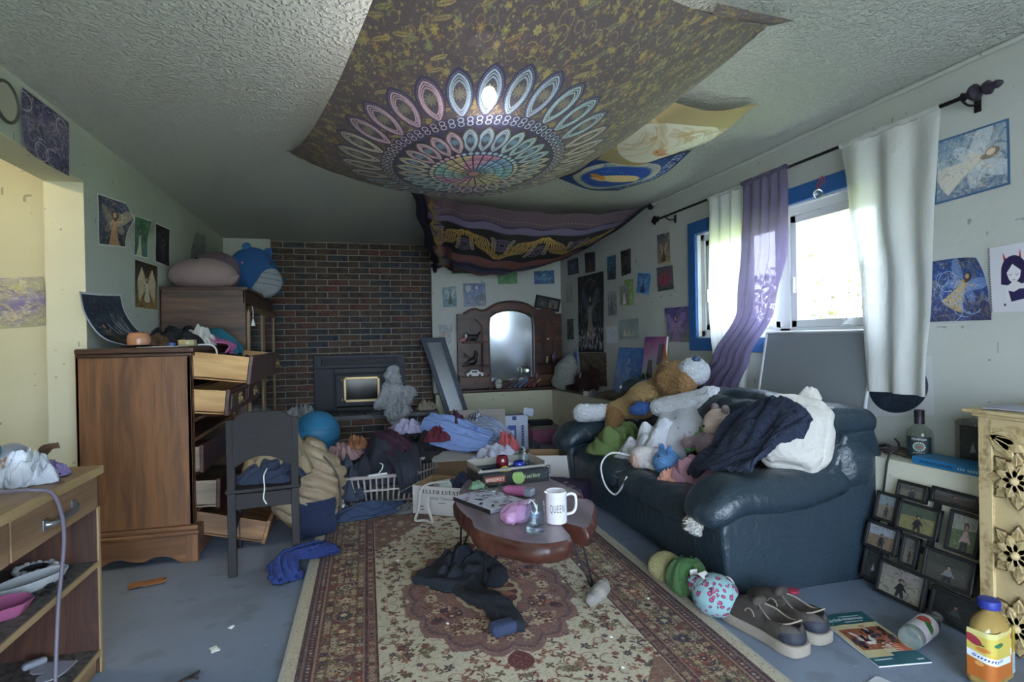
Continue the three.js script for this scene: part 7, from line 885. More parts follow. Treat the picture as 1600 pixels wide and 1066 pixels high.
basket('taupe slotted laundry basket of black clothes farther back by the laundry box', [0.56, 0, -4.98], 0.75, 0.5, 0.36, 0.22);
solo('maroon_sweater', 'maroon sweater rolled on top of the nearer laundry basket', 'garment', drape([[[0.04, 0.26, -4.52], [0.1, 0.42, -4.6], [0.2, 0.46, -4.66]], [[0.12, 0.24, -4.36], [0.2, 0.4, -4.44], [0.3, 0.44, -4.54]], [[0.24, 0.2, -4.28], [0.3, 0.32, -4.32], [0.42, 0.36, -4.42]]], { s: 3, f1: 3, f2: 7, a1: 0.03 }), cloth('#3d2233'));
solo('basket_clothes', 'dark mixed clothes filling the nearer laundry basket', 'garment', heap(0.56, 0.44, 0.24, { seed: 102, f: 2.6, amp: 0.4, out: 0.15 }), cloth('#232630'), [0.18, 0.14, -4.44]);
solo('slate_trousers', 'slate blue trousers hanging over the left of the nearer basket', 'garment', heap(0.32, 0.42, 0.27, { seed: 103, f: 2.6, ang: 0.3, amp: 0.4, str: 3 }), cloth('#343b4a'), [-0.09, 0.06, -4.34]);
solo('charcoal_sweater', 'charcoal sweater spilling over the front of the nearer basket', 'garment', sheet((() => { const F = netF([[[0.2, 0.36, -4.6], [0.34, 0.38, -4.6], [0.46, 0.34, -4.6]], [[0.2, 0.33, -4.38], [0.33, 0.34, -4.36], [0.46, 0.28, -4.38]], [[0.26, 0.26, -4.2], [0.34, 0.26, -4.18], [0.43, 0.22, -4.2]], [[0.3, 0.1, -4.16], [0.35, 0.08, -4.15], [0.41, 0.08, -4.17]]]); return (u, v) => { const p = F(u, v); const k = 0.02 * ridge(u * 3, v * 1.5, 4); p.y += k; p.z += k * 0.6; return p; }; })(), 40, 40, 0.014), cloth('#2b303a'));
solo('black_clothes', 'mound of black and olive clothes on the farther basket', 'garment', heap(0.62, 0.44, 0.24, { seed: 105, f: 2.6, amp: 0.4, out: 0.2 }), cloth('#1a1a1e'), [0.56, 0.18, -4.98], 0.75);
solo('lilac_cloth', 'pale lilac cloth peeping out at the back of the black clothes', 'garment', heap(0.4, 0.26, 0.12, { seed: 107, f: 3 }), cloth('#a9a4c0'), [0.42, 0.36, -5.2]);
solo('red_cloth', 'small dark red cloth between the black clothes and the blue shirts', 'garment', heap(0.24, 0.2, 0.1, { seed: 109, f: 3 }), cloth('#5c2030'), [0.66, 0.33, -4.88]);
solo('pink_tissue', 'pink and white crumpled tissue behind the tan jacket', 'garment', heap(0.34, 0.3, 0.1, { seed: 111, f: 3 }), cloth('#b08c8c'), [-0.12, 0.28, -4.66]);
solo('orange_cloth', 'small orange cloth beside the pink tissue', 'garment', heap(0.2, 0.16, 0.09, { seed: 113, f: 3 }), cloth('#8c5c40'), [0.0, 0.34, -4.72]);
solo('coat_hanger_tag', 'white plastic hanger end on the nearer basket', 'hanger', join(at(bx(0.14, 0.012, 0.03, 0, 0, 0, 0.004), 0, 0, 0, 0, 0.3), tube([[0, 0, 0], [0.03, 0.03, -0.01], [0.04, 0.06, -0.03], [0.02, 0.07, -0.05]], 0.004, 12, 6)), mWhite, [0.14, 0.235, -4.19]);
solo('blue_jeans', 'blue jeans lying on the floor before the nearer basket', 'garment', heap(0.56, 0.24, 0.07, { seed: 115, f: 3, out: 0.3, ang: 1.4 }), cloth('#2c3a54'), [0.06, 0.013, -4.0], 0.15);
solo('lace_cloth', 'grey lace cloth on the floor between basket and carton', 'garment', heap(0.34, 0.2, 0.04, { seed: 117, f: 3.4, out: 0.35 }), cloth('#6b6a68'), [0.38, 0.013, -4.05], 0.4);
{ const t = thing('checked_scarf', 'black and white checked cloth at the lower left of the nearer basket', 'garment', [-0.13, 0.014, -4.08]); part(t, 'cloth', heap(0.14, 0.12, 0.12, { seed: 119, f: 3 }), M('#ffffff', 0.9, { map: stripes('#c4c4c4', '#18181c', '#18181c', 8) })); }
// ================= LEFT SIDE =================
{ // quilted tan jacket
  const t = thing('puffer_jacket', 'tan quilted puffer jacket with navy panels slumped beside the dark chair', 'jacket', [-0.31, 0.005, -3.84], 0.25);
  const g = smooth(new THREE.SphereGeometry(1, 90, 70)), p = g.attributes.position;
  for (let i = 0; i < p.count; i++) { const x = p.getX(i), y = p.getY(i), z = p.getZ(i); const q = (y * 1.0 + 0.4 * x) * 13 + 1.0 * N3(x * 1.5, y * 1.5, z * 1.5), b = Math.pow(Math.abs(sin(q)), 0.45) * 0.2 - 0.13, k = 1 + b + 0.1 * N3(x * 2, y * 2, z * 2 + 4) + 0.04 * N3(x * 7, y * 7, z * 7); const Y = Math.max(-0.99, y); p.setXYZ(i, x * 0.225 * k * (1 - 0.25 * sst(Y, 0.2, 1)), 0.29 + Y * 0.29 * (1 + b * 0.5), z * 0.2 * k); }
  g.computeVertexNormals(); part(t, 'quilted_shell', mUV(g), M('#8d7c64', 0.55, { sheen: 0.3, sheenColor: C('#a89878'), bumpMap: bCrease, bumpScale: 0.003 }));
  part(t, 'navy_panel', sheet((u, v) => { const a = -0.5 + 1.2 * u, r = 0.222 * (0.98 + 0.03 * sin(v * 9)); return V(r * sin(a) * 0.98, lerp(0.22, 0.01, v), r * cos(a) * 0.95); }, 16, 14, 0.012), cloth('#1d2744'), 'navy lower panel'); part(t, 'snap_tape', tube([[0.02, 0.54, 0.1], [0.12, 0.42, 0.16], [0.17, 0.28, 0.16], [0.17, 0.12, 0.16]], 0.007, 20, 6), M('#3c342c', 0.6));
}
solo('beige_lining', 'beige jacket lining bunched on the seat of the dark chair', 'garment', heap(0.4, 0.34, 0.25, { seed: 121, f: 2.6, ang: 0.4, amp: 0.35 }), cloth('#8b7d62'), [-0.45, 0.445, -3.52], 0.2);
solo('navy_hoodie', 'dark blue hoodie with pale drawstrings heaped on the chair seat', 'garment', heap(0.36, 0.24, 0.1, { seed: 123, f: 3, ang: 1, amp: 0.5 }), cloth('#252f44'), [-0.46, 0.445, -3.36], 0.1);
solo('drawstring', 'pale drawstring hanging from the hoodie on the chair', 'string', tube([[-0.46, 0.53, -3.25], [-0.47, 0.5, -3.21], [-0.465, 0.44, -3.19], [-0.47, 0.39, -3.185], [-0.455, 0.36, -3.18]], 0.0035, 20, 6), mWhite);
solo('royal_blue_cloth', 'crumpled royal blue cloth around the foot of the dark chair', 'garment', join(drape([[[-0.13, 0.012, -3.0], [-0.06, 0.02, -2.98], [0.02, 0.012, -3.02]], [[-0.15, 0.03, -3.1], [-0.08, 0.085, -3.1], [0.0, 0.06, -3.12]], [[-0.1, 0.03, -3.2], [-0.01, 0.08, -3.2], [0.06, 0.05, -3.18]], [[-0.04, 0.012, -3.3], [0.07, 0.06, -3.3], [0.12, 0.03, -3.24]], [[0.03, 0.012, -3.42], [0.12, 0.02, -3.4], [0.2, 0.012, -3.3]]], { s: 6, f1: 2.5, f2: 6, a1: 0.018, a2: 0.01, t: 0.012 }).translate(0, 0.012, 3.17), heap(0.16, 0.2, 0.05, { seed: 125, f: 3, amp: 0.4, out: 0.3 }).translate(-0.06, 0, 0.06)), cloth('#23356e'), [-0.3, 0.004, -3.17]);
{ const t = thing('exercise_ball', 'large blue exercise ball resting before the hearth', 'ball', [-0.4, 0.235, -6.27]); part(t, 'ball', ell(0.24, 0.235, 0.24, 0, 0, 0, 48), M('#4a9ac8', 0.34, { bumpMap: bRough, bumpScale: 0.0006 })); part(t, 'valve', ell(0.012, 0.012, 0.006, 0.06, -0.1, 0.212, 10), mWhite); for (const y of [-0.06, 0.06]) part(t, 'ridge', mUV(new THREE.TorusGeometry(Math.sqrt(0.24 * 0.24 - y * y), 0.002, 6, 60).rotateX(PI / 2).translate(0, y, 0)), M('#2a6c98', 0.4)); }
const film = M('#f2f5fa', 0.14, { transparent: true, opacity: 0.34, bumpMap: bCrease, bumpScale: 0.02, clearcoat: 0.6, clearcoatRoughness: 0.15 });
solo('plastic_bag', 'large crinkled clear plastic bag hanging off the hearth before the stove', 'bag', (() => { const g = body([{ c: [0.0, 0.06, 0], r: [0.17, 0.12, 0.08] }, { c: [0.0, 0.24, -0.02], r: [0.075, 0.13, 0.05] }, { c: [0.03, -0.12, 0.05], r: [0.12, 0.12, 0.07] }, { c: [0.16, 0.08, 0], r: [0.09, 0.06, 0.05] }, { c: [-0.12, -0.02, 0.03], r: [0.08, 0.06, 0.06] }], 0.05, 60), p = g.attributes.position, q = smooth(g), P = q.attributes.position, n = q.attributes.normal; for (let i = 0; i < P.count; i++) { const x = P.getX(i), y = P.getY(i), z = P.getZ(i), e = 0.05 * (ridge(x * 7, y * 5, z * 7) - 0.4) + 0.022 * ridge(x * 19, y * 17, z * 19) + 0.008 * ridge(x * 45, y * 45, z * 45); P.setXYZ(i, x + n.getX(i) * e, y + n.getY(i) * e, z + n.getZ(i) * e); } q.computeVertexNormals(); return mUV(q); })(), film, [0.42, 0.5, -6.62]);
solo('plastic_bag', 'small crinkled clear plastic bag at the left end of the hearth', 'bag', heap(0.4, 0.22, 0.12, { seed: 131, f: 4, amp: 0.8 }), film, [-0.62, 0.347, -6.86]);
solo('paper_scrap', 'torn beige paper on the right end of the hearth', 'paper', heap(0.24, 0.14, 0.11, { seed: 133, f: 3, amp: 0.7, n: 50, m: 20 }), M('#a09684', 0.85), [0.82, 0.347, -6.88]);
solo('pink_scrap', 'small pink crumpled scrap on the hearth beside the big plastic bag', 'paper', heap(0.1, 0.08, 0.07, { seed: 135, f: 4, n: 40, m: 16 }), M('#a87c90', 0.8), [0.6, 0.347, -6.8]);
solo('kindling_stick', 'thin bent stick standing on the hearth against the brick', 'stick', rod([0.6, 0.36, -6.85], [0.76, 0.6, -7.18], 0.007, 0.004), M('#8c8078', 0.8));
solo('dustpan', 'flat grey pan on the hearth under the plastic bag', 'pan', bx(0.22, 0.02, 0.14, 0, 0.01, 0, 0.008), M('#5c5c60', 0.6), [0.2, 0.346, -6.8], 0.3);
{ // framed mirror leaning askew
  const t = thing('leaning_mirror', 'narrow dark blue framed mirror leaning crookedly at the brick edge', 'mirror'); const Q = [[0.77, 1.21, -6.94], [1.06, 1.215, -6.93], [1.32, 0.24, -6.74], [1.06, 0.2, -6.72]];
  const P = (u, v) => V(...[0, 1, 2].map((k) => lerp(lerp(Q[0][k], Q[1][k], u), lerp(Q[3][k], Q[2][k], u), v)));
  const fr = M('#2b3646', 0.5); const strip = (a, b, c, d) => sheet((u, v) => { const p = P(lerp(a, b, u), lerp(c, d, v)); p.z += 0.012; return p; }, 1, 1, 0.028);
  for (const s of [[0, 0.2, 0, 1], [0.8, 1, 0, 1], [0.2, 0.8, 0, 0.06], [0.2, 0.8, 0.95, 1]]) part(t, 'frame', strip(...s), fr); part(t, 'glass', sheet((u, v) => P(lerp(0.18, 0.82, u), lerp(0.05, 0.96, v)), 1, 1, 0.006), M('#8f949a', 0.25, { metalness: 1 }));
}
// ---- on the dresser ----
const D0 = 1.181;
{ const t = thing('saucer', 'dark-edged saucer under a peach bowl on the dresser', 'plate', [-1.2, D0, -3.74]); part(t, 'saucer', lathe([[0, 0.004], [0.04, 0.004], [0.085, 0.012], [0.086, 0.015], [0.04, 0.008], [0, 0.007]], 30), M('#4c4a50', 0.3)); }
{ const t = thing('peach_bowl', 'peach coloured bowl turned upside down on a saucer', 'bowl', [-1.2, D0 + 0.012, -3.74]); part(t, 'bowl', lathe([[0.058, 0], [0.06, 0.03], [0.057, 0.055], [0.046, 0.072], [0.026, 0.076], [0.025, 0.07], [0, 0.069]], 30), M('#b07f60', 0.25)); part(t, 'rim', mUV(new THREE.TorusGeometry(0.0585, 0.003, 6, 30).rotateX(PI / 2)), M('#9c6c50', 0.3)); }
solo('black_clothes', 'heap of black clothes on the dresser beside the display cabinet', 'garment', heap(0.4, 0.5, 0.13, { seed: 141, f: 2.8, amp: 0.5, out: 0.3 }), cloth('#15161c'), [-1.12, D0, -4.15], 0.3);
solo('brown_scarf', 'brown patterned scrap between the peach bowl and the black clothes', 'garment', heap(0.16, 0.2, 0.07, { seed: 143, f: 4 }), cloth('#54402f'), [-1.13, D0, -3.84]);
solo('white_sock', 'white cloth lying right of the black clothes on the dresser', 'garment', heap(0.2, 0.22, 0.12, { seed: 145, f: 3 }), cloth('#b5b4ae'), [-0.98, D0, -4.12]);
{ const t = thing('tape_roll', 'roll of clear packing tape on the front of the dresser', 'tape', [-0.95, D0, -3.74]); part(t, 'core', at(mUV(new THREE.TorusGeometry(0.036, 0.004, 6, 26)).rotateX(PI / 2).scale(1, 5, 1), 0, 0.022, 0), kraft); part(t, 'tape', lathe([[0.038, 0.004], [0.05, 0.004], [0.05, 0.04], [0.038, 0.04], [0.038, 0.004]], 28), M('#a89c78', 0.2)); }
solo('blue_bottle_cap', 'small blue cap beside the tape roll', 'cap', lathe([[0, 0.026], [0.018, 0.026], [0.02, 0.022], [0.02, 0], [0.017, 0]], 18), M('#28508c', 0.4), [-1.01, D0, -3.66]);
solo('paper_stack', 'loose white papers flat on the near edge of the dresser', 'papers', join(bx(0.2, 0.003, 0.1, 0, 0.0015, 0, 0), at(bx(0.16, 0.003, 0.09, 0.05, 0.0045, 0, 0), 0, 0, 0, 0, 0.3)), M('#a4a4a0', 0.8), [-1.05, D0, -3.58], 0.1);
const overEdge = (z0, z1, drop, back, seed, lift = 0.03) => { const F = netF([0, 0.33, 0.66, 1].map((v) => [0, 0.5, 1].map((u) => { const z = lerp(z0, z1, u), s = v * (back + drop), y = s < back ? D0 + 0.02 + lift * sin(u * 3) : D0 + 0.01 - (s - back), x = s < back ? -0.86 - back + s : -0.83 + 0.04 * Math.sin(v * 4); return [x, y, z]; }))); return sheet((u, v) => { const p = F(u, v), k = 0.02 * ridge(u * 3 + seed, v * 2, seed) + 0.01 * ridge(u * 8, v * 2, seed); p.x += k * (v > 0.4 ? 1 : 0.2); p.y += k * (v > 0.4 ? 0.2 : 1); return p; }, 34, 40, 0.01); };
solo('teal_shirt', 'teal garment hanging over the front of the dresser into the open drawer', 'garment', overEdge(-4.32, -4.6, 0.16, 0.16, 3, 0.07), cloth('#217084'));
solo('pink_shirt', 'pink garment hanging over the top drawer beside the teal one', 'garment', overEdge(-4.08, -4.3, 0.1, 0.16, 7), cloth('#a4608c'));
solo('white_hook', 'white plastic hook dangling over the open top drawer', 'hook', tube([[-0.92, 1.19, -3.85], [-0.85, 1.188, -3.85], [-0.82, 1.16, -3.85], [-0.815, 1.1, -3.86], [-0.8, 1.085, -3.87]], 0.005, 20, 6), mWhite);
solo('drawer_clothes', 'dark clothes bulging from the open top drawer', 'garment', heap(0.26, 0.8, 0.08, { seed: 147, f: 3, out: 0.15 }), cloth('#24232a'), [-0.78, 1.06, -4.1]);
// ---- plush toys on the cabinet ----
{ const t = thing('plush_pillow', 'big pale pink round plush lying along the top of the cabinet', 'plush toy', [-1.17, 1.637, -5.12]); part(t, 'plush_body', body([{ c: [0, 0.125, 0], r: [0.24, 0.125, 0.2] }, { c: [0, 0.09, 0], r: [0.245, 0.09, 0.2] }], 0.05, 44), fur('#a68f8c')); part(t, 'eye', ell(0.016, 0.01, 0.014, -0.03, 0.238, 0.09, 12), mBlack); part(t, 'fin', body([[0.2, 0.06, 0.06, 0.03, 0.27, 0.1, 0.09, 0.012]], 0.01, 26), fur('#b09c98')); }
{ const t = thing('plush_pillow', 'dusty mauve round plush behind the pink one on the cabinet', 'plush toy', [-1.18, 1.637, -5.6]); part(t, 'plush_body', body([{ c: [0, 0.17, 0], r: [0.21, 0.17, 0.2] }, { c: [0, 0.24, 0], r: [0.18, 0.13, 0.17] }], 0.06, 40), fur('#75636f')); part(t, 'seam', tube([[0.02, 0.372, 0.0], [0.08, 0.345, 0.1], [0.12, 0.25, 0.16], [0.13, 0.16, 0.19]], 0.003, 20, 6), fur('#5c4e58')); }
{ const t = thing('plush_whale', 'big blue plush with a white striped belly on the front corner of the cabinet', 'plush toy', [-0.93, 1.64, -5.75], 0.3); t.rotation.z = -0.12; const b = fur('#2d5f98'); part(t, 'plush_body', body([{ c: [0, 0.22, 0], r: [0.21, 0.225, 0.2] }, { c: [0.05, 0.14, 0.02], r: [0.21, 0.14, 0.2] }], 0.08, 48), b); part(t, 'belly', body([{ c: [0.075, 0.14, 0.06], r: [0.185, 0.16, 0.172] }], 0.02, 40), fur('#a3a9ac'), 'white belly'); for (const y of [0.1, 0.15, 0.2]) part(t, 'belly_stripe', tube([-0.9, -0.5, -0.1, 0.3, 0.7].map((a) => { const k = Math.sqrt(1 - ((y - 0.14) / 0.14) ** 2); return [0.075 + 0.19 * k * sin(a + 0.2), y, 0.06 + 0.177 * k * cos(a + 0.2)]; }), 0.003, 24, 5), fur('#5c6c80')); for (const [x, z] of [[-0.08, 0.06], [0.12, -0.02]]) part(t, 'ear', ell(0.04, 0.04, 0.025, x, 0.43, z, 14), fur('#3c6ea8')); for (const x of [-0.06, 0.12]) part(t, 'eye', ell(0.017, 0.017, 0.008, x, 0.3, 0.17 - 0.3 * Math.abs(x) * 0.2 - 0.01, 12), mBlack); part(t, 'cheek', ell(0.02, 0.012, 0.006, -0.105, 0.265, 0.165, 10), M('#b87c8c', 0.9)); part(t, 'tail_fin', body([[0.2, 0.16, -0.05, 0.03, 0.3, 0.2, -0.08, 0.018], [0.2, 0.1, -0.05, 0.03, 0.28, 0.06, -0.08, 0.016]], 0.02, 28), b); }
// ---- desk top and shelves ----
const K0 = 0.758;
solo('clear_wrap', 'crumpled clear plastic wrap on the desk at the left edge', 'wrapper', heap(0.2, 0.18, 0.09, { seed: 151, f: 4, amp: 0.8 }), M('#d4dce6', 0.14, { transparent: true, opacity: 0.5, clearcoat: 0.6, bumpMap: bCrease, bumpScale: 0.01 }), [-1.04, K0, -2.2]);
solo('grey_cup_lid', 'grey moulded plastic tray standing behind the clear wrap on the desk', 'tray', puff(0.14, 0.09, 0.13, { r: 0.04, n: 16, bulge: [0, 0.01, 0] }).rotateZ(0.4), M('#8c93a0', 0.4), [-1.12, K0 + 0.06, -2.24]);
solo('lilac_wrapper', 'small lilac wrapper in the clutter on the desk', 'wrapper', heap(0.11, 0.1, 0.045, { seed: 153, f: 5, n: 50, m: 20 }), M('#7a6c9c', 0.5), [-1.0, K0, -2.29]);
solo('dried_leaf', 'curled brown dried leaf standing on the desk clutter', 'leaf', sheet((u, v) => { const w = sin(v * PI) * 0.022; return V((u - 0.5) * 2 * w, 0.02 * sin(v * 3) + 0.01 * (u - 0.5) ** 2 * 8, v * 0.12); }, 6, 14, 0.002).rotateX(-0.5), M('#4c3826', 0.8), [-1.05, K0 + 0.035, -2.33], 0.9);
solo('tan_scrap', 'light brown twisted scrap among the desk clutter', 'scrap', heap(0.09, 0.07, 0.06, { seed: 155, f: 5, n: 40, m: 16 }), M('#8c6c4c', 0.8), [-1.07, K0 + 0.02, -2.18]);
solo('teal_plastic_piece', 'glossy teal plastic piece at the very edge of the desk clutter', 'cap', puff(0.07, 0.05, 0.05, { r: 0.02, n: 10 }), M('#1f7c84', 0.3), [-1.1, K0 + 0.12, -2.12]);
solo('plastic_sleeve', 'flat clear plastic sleeve lying toward the back of the desk', 'sleeve', join(bx(0.16, 0.012, 0.14, 0, 0.006, 0, 0.004), at(bx(0.12, 0.01, 0.1, 0.06, 0.016, -0.01, 0.004), 0, 0, 0, 0, 0.2)), M('#a4b0c4', 0.15, { transmission: 0.5, thickness: 0 }), [-1.15, K0, -2.37], 0.4);
for (const [x, z, a] of [[-1.0, -2.33, 0.4], [-0.97, -2.24, 1.2], [-1.06, -2.37, 2.0]]) solo('twig', ['small dark twig lying right of the lilac wrapper', 'small dark twig lying at the front of the desk clutter', 'small dark twig lying beside the plastic sleeve'][a < 1 ? 0 : a < 1.5 ? 1 : 2], 'twig', tube([[-0.03, 0.006, 0], [0, 0.012, 0.006], [0.03, 0.006, -0.004]], 0.003, 8, 5), M('#2c2624', 0.8), [x, K0, z], a, 'twigs on the desk');
solo('power_cord', 'thin grey cord looping over the desk front and down past the shelves', 'cord', tube([[-1.2, 0.775, -2.0], [-1.0, 0.775, -2.0], [-0.92, 0.775, -1.995], [-0.885, 0.745, -2.03], [-0.875, 0.62, -2.06], [-0.89, 0.4, -2.05], [-0.88, 0.2, -2.0], [-0.87, 0.02, -1.96]], 0.006, 60, 8), M('#5f5864', 0.5));
{ const t = thing('oval_dish', 'white oval soap dish on the middle shelf of the desk', 'dish', [-1.03, 0.411, -2.2], 1.0); const s = (k, y) => { const a = []; for (let i = 0; i < 36; i++) a.push([0.115 * k * cos(i * PI / 18), y, 0.05 * k * sin(i * PI / 18)]); return a; }; const R = [s(0.72, 0), s(0.9, 0.012), s(1, 0.034), s(0.96, 0.037), s(0.8, 0.016), s(0.2, 0.01)], P = [], ix = []; R.forEach((r) => r.forEach((q) => P.push(...q))); for (let k = 0; k < 5; k++) for (let i = 0; i < 36; i++) { const a = k * 36 + i, b = k * 36 + ((i + 1) % 36); ix.push(a, a + 36, b, b, a + 36, b + 36); } const g = new THREE.BufferGeometry(); g.setAttribute('position', new THREE.Float32BufferAttribute(P, 3)); g.setIndex(ix); g.computeVertexNormals(); part(t, 'dish', mUV(g), M('#a9adb0', 0.3)); part(t, 'base', ell(0.08, 0.008, 0.034, 0, 0.006, 0, 20), M('#8c9094', 0.4)); }
{ const t = thing('pink_bowl', 'pink faceted plastic bowl at the left edge of the middle shelf', 'bowl', [-1.0, 0.411, -2.0], 0.3); part(t, 'bowl', lathe([[0.04, 0], [0.045, 0.004], [0.068, 0.04], [0.064, 0.042], [0.04, 0.008], [0, 0.006]], 8), M('#a0587e', 0.35)); }
{ const t = thing('bead_bracelet', 'white beaded bracelet coiled on the middle shelf behind the oval dish', 'bracelet', [-1.09, 0.411, -2.36]); const w = M('#b4b6ba', 0.3); for (let k = 0; k < 18; k++) { const a = (k * 2 * PI) / 18; part(t, 'bead', ell(0.011, 0.01, 0.011, 0.055 * cos(a), 0.011 + (k % 2) * 0.004, 0.055 * sin(a), 10), w); } part(t, 'cord', tube([0, 1, 2, 3, 4, 5].map((k) => [0.04 * cos(k), 0.01, 0.04 * sin(k)]), 0.006, 30, 6, true), M('#1c1e2a', 0.7)); }
solo('heart_paper', 'grey heart-shaped card on the bottom shelf of the desk', 'card', (() => { const s = new THREE.Shape(); s.moveTo(0, -0.06); s.bezierCurveTo(0.05, -0.02, 0.09, 0.02, 0.06, 0.055); s.bezierCurveTo(0.035, 0.07, 0.01, 0.055, 0, 0.03); s.bezierCurveTo(-0.01, 0.055, -0.035, 0.07, -0.06, 0.055); s.bezierCurveTo(-0.09, 0.02, -0.05, -0.02, 0, -0.06); return at(extr(s, 0.003, 0.001), 0, 0.002, 0, -PI / 2); })(), M('#8d8c98', 0.7), [-1.01, 0.087, -2.3], 2.2);
solo('clear_tube', 'short clear plastic tube lying on the bottom shelf', 'tube', puff(0.07, 0.024, 0.028, { r: 0.01, n: 8 }), M('#b4b8c4', 0.2, { transmission: 0.5, thickness: 0 }), [-1.09, 0.1, -2.34], 0.7);
{ const r = rng(61); for (let k = 0; k < 5; k++) solo('shelf_crumb', ['dark crumb nearest the front of the middle shelf', 'dark crumb beside the oval dish', 'dark flake beside the pink bowl', 'dark flake at the middle of the shelf front', 'small dark bit behind the cord'][k], 'debris', heap(0.035, 0.03, 0.01, { seed: 160 + k, f: 4, n: 20, m: 8 }), mBlack, [-0.96 - 0.03 * r(), 0.411, -2.02 - k * 0.06], r() * 3); }
solo('cardboard_scrap', 'orange-brown torn cardboard scrap on the floor in front of the dresser', 'scrap', sheet((u, v) => V((u - 0.5) * 0.15 + 0.02 * N3(v * 4, 1, 2), 0.006 + 0.012 * Math.abs(N3(u * 4, v * 4, 3)), (v - 0.5) * 0.07 + 0.015 * N3(u * 5, 2, 1)), 14, 10, 0.004), M('#8c5c34', 0.8), [-1.02, 0.001, -3.22], 0.2);
solo('dry_twig', 'dark dry twig on the bare floor at the bottom of the picture', 'twig', join(tube([[-0.05, 0.008, 0.01], [0, 0.01, 0], [0.05, 0.008, -0.02]], 0.006, 10, 6), tube([[0, 0.01, 0], [0.02, 0.014, 0.02], [0.035, 0.008, 0.025]], 0.004, 8, 5)), M('#2c2420', 0.9), [-0.6, 0, -2.25], 0.5);
for (const [l, x, z, s] of [['white paper fleck on the bare floor left of the rug, farther one', -0.52, -2.62, 0.03], ['white paper smear on the bare floor left of the rug, nearer one', -0.55, -2.45, 0.05]]) solo('paper_fleck', l, 'debris', heap(s, s * 0.7, 0.006, { seed: 170 + Math.round(s * 100), f: 3, out: 0.5, n: 24, m: 8 }), mWhite, [x, 0, z], s * 40);
{ const r = rng(31), L = [['rug_crumb', 0.35, -2.35], ['rug_crumb', 0.95, -2.05], ['rug_crumb', 0.9, -1.85], ['rug_crumb', 0.2, -3.1], ['rug_crumb', 1.25, -2.3], ['rug_crumb', 1.1, -2.75]]; const W = ['beside the navy trousers', 'right of the rug centre', 'near the right front of the rug', 'at the far left of the rug', 'near the yellow plush on the rug border', 'behind the right table leg']; L.forEach(([n, x, z], k) => solo(n, 'tiny white crumb on the rug ' + W[k], 'debris', heap(0.016, 0.012, 0.006, { seed: 180 + k, f: 3, n: 16, m: 6 }), mWhite, [x, 0.014, z], r() * 3)); }
// ================= LEDGE AND HUTCH =================
const yl = (z) => 0.525 + ((z + 6.95) / 8.45) * 0.115;
{ const t = thing('liquor_bottle', 'clear square-shouldered liquor bottle with a dark label on the ledge', 'bottle', [2.555, yl(-2.07), -2.07], 0.0); const T = ctex(256, 256, (g, W) => { g.fillStyle = '#16262c'; g.fillRect(0, 0, W, W); g.fillStyle = '#c4ccc8'; g.textAlign = 'center'; g.font = 'bold 38px serif'; g.fillText('Phillips', 128, 46); g.strokeStyle = '#c4ccc4'; g.lineWidth = 18; g.setLineDash([12, 6]); g.beginPath(); g.arc(128, 130, 52, 0, 7); g.stroke(); g.setLineDash([]); g.fillStyle = '#5c7c5c'; g.beginPath(); g.arc(128, 130, 40, 0, 7); g.fill(); g.fillStyle = '#9c4c5c'; g.beginPath(); g.ellipse(128, 134, 26, 16, -0.3, 0, 7); g.fill(); g.fillStyle = '#8ca09c'; for (let k = 0; k < 9; k++) g.fillRect(72 + k * 13, 202, 8, 12); g.fillRect(50, 226, 156, 4); });
  t.rotation.y = -0.95; t.rotation.order = 'YXZ'; part(t, 'glass', lathe([[0, 0.003], [0.05, 0.003], [0.056, 0.01], [0.056, 0.115], [0.05, 0.14], [0.022, 0.165], [0.019, 0.172], [0.019, 0.21], [0, 0.21]], 30).scale(1, 1, 0.68), clear('#e6ecea')); part(t, 'label', sheet((u, v) => { const a = (u - 0.5) * 1.9; return V(0.0568 * sin(a), lerp(0.112, 0.02, v), 0.0388 * cos(a)); }, 16, 2, 0.0006), M('#ffffff', 0.5, { map: T }), 'dark teal label'); part(t, 'neck_band', mUV(new THREE.CylinderGeometry(0.0205, 0.0215, 0.035, 22).translate(0, 0.186, 0)), M('#2c2430', 0.4)); part(t, 'cap', mUV(new THREE.CylinderGeometry(0.021, 0.021, 0.03, 24).translate(0, 0.218, 0)), mBlack); }
{ const t = thing('blue_book', 'bright blue paperback lying on the ledge by the liquor bottle', 'book', [2.53, yl(-1.87), -1.87], 0.0); const T = ctex(512, 64, (g) => { g.fillStyle = '#1f70a4'; g.fillRect(0, 0, 512, 64); g.fillStyle = '#16304c'; for (let k = 0; k < 14; k++) g.fillRect(60 + k * 18, 22 + (k % 3) * 2, 12, 20); g.fillStyle = '#a9bcc8'; for (let k = 0; k < 7; k++) g.fillRect(350 + k * 19 + (k > 2 ? 14 : 0), 22, 12, 20); }); part(t, 'cover', join(b2(-0.08, 0.06, 0.03, 0.033, -0.15, 0.15, 0.001), b2(-0.08, 0.06, 0, 0.003, -0.15, 0.15, 0.001), b2(-0.083, -0.08, 0, 0.033, -0.15, 0.15, 0.001)), M('#1f70a4', 0.4)); part(t, 'pages', b2(-0.079, 0.056, 0.003, 0.03, -0.147, 0.147, 0), mWhite); part(t, 'spine_print', sheet((u, v) => V(-0.0838, lerp(0.032, 0.001, v), lerp(-0.148, 0.148, u)), 1, 1, 0.0006), M('#ffffff', 0.4, { map: T })); }
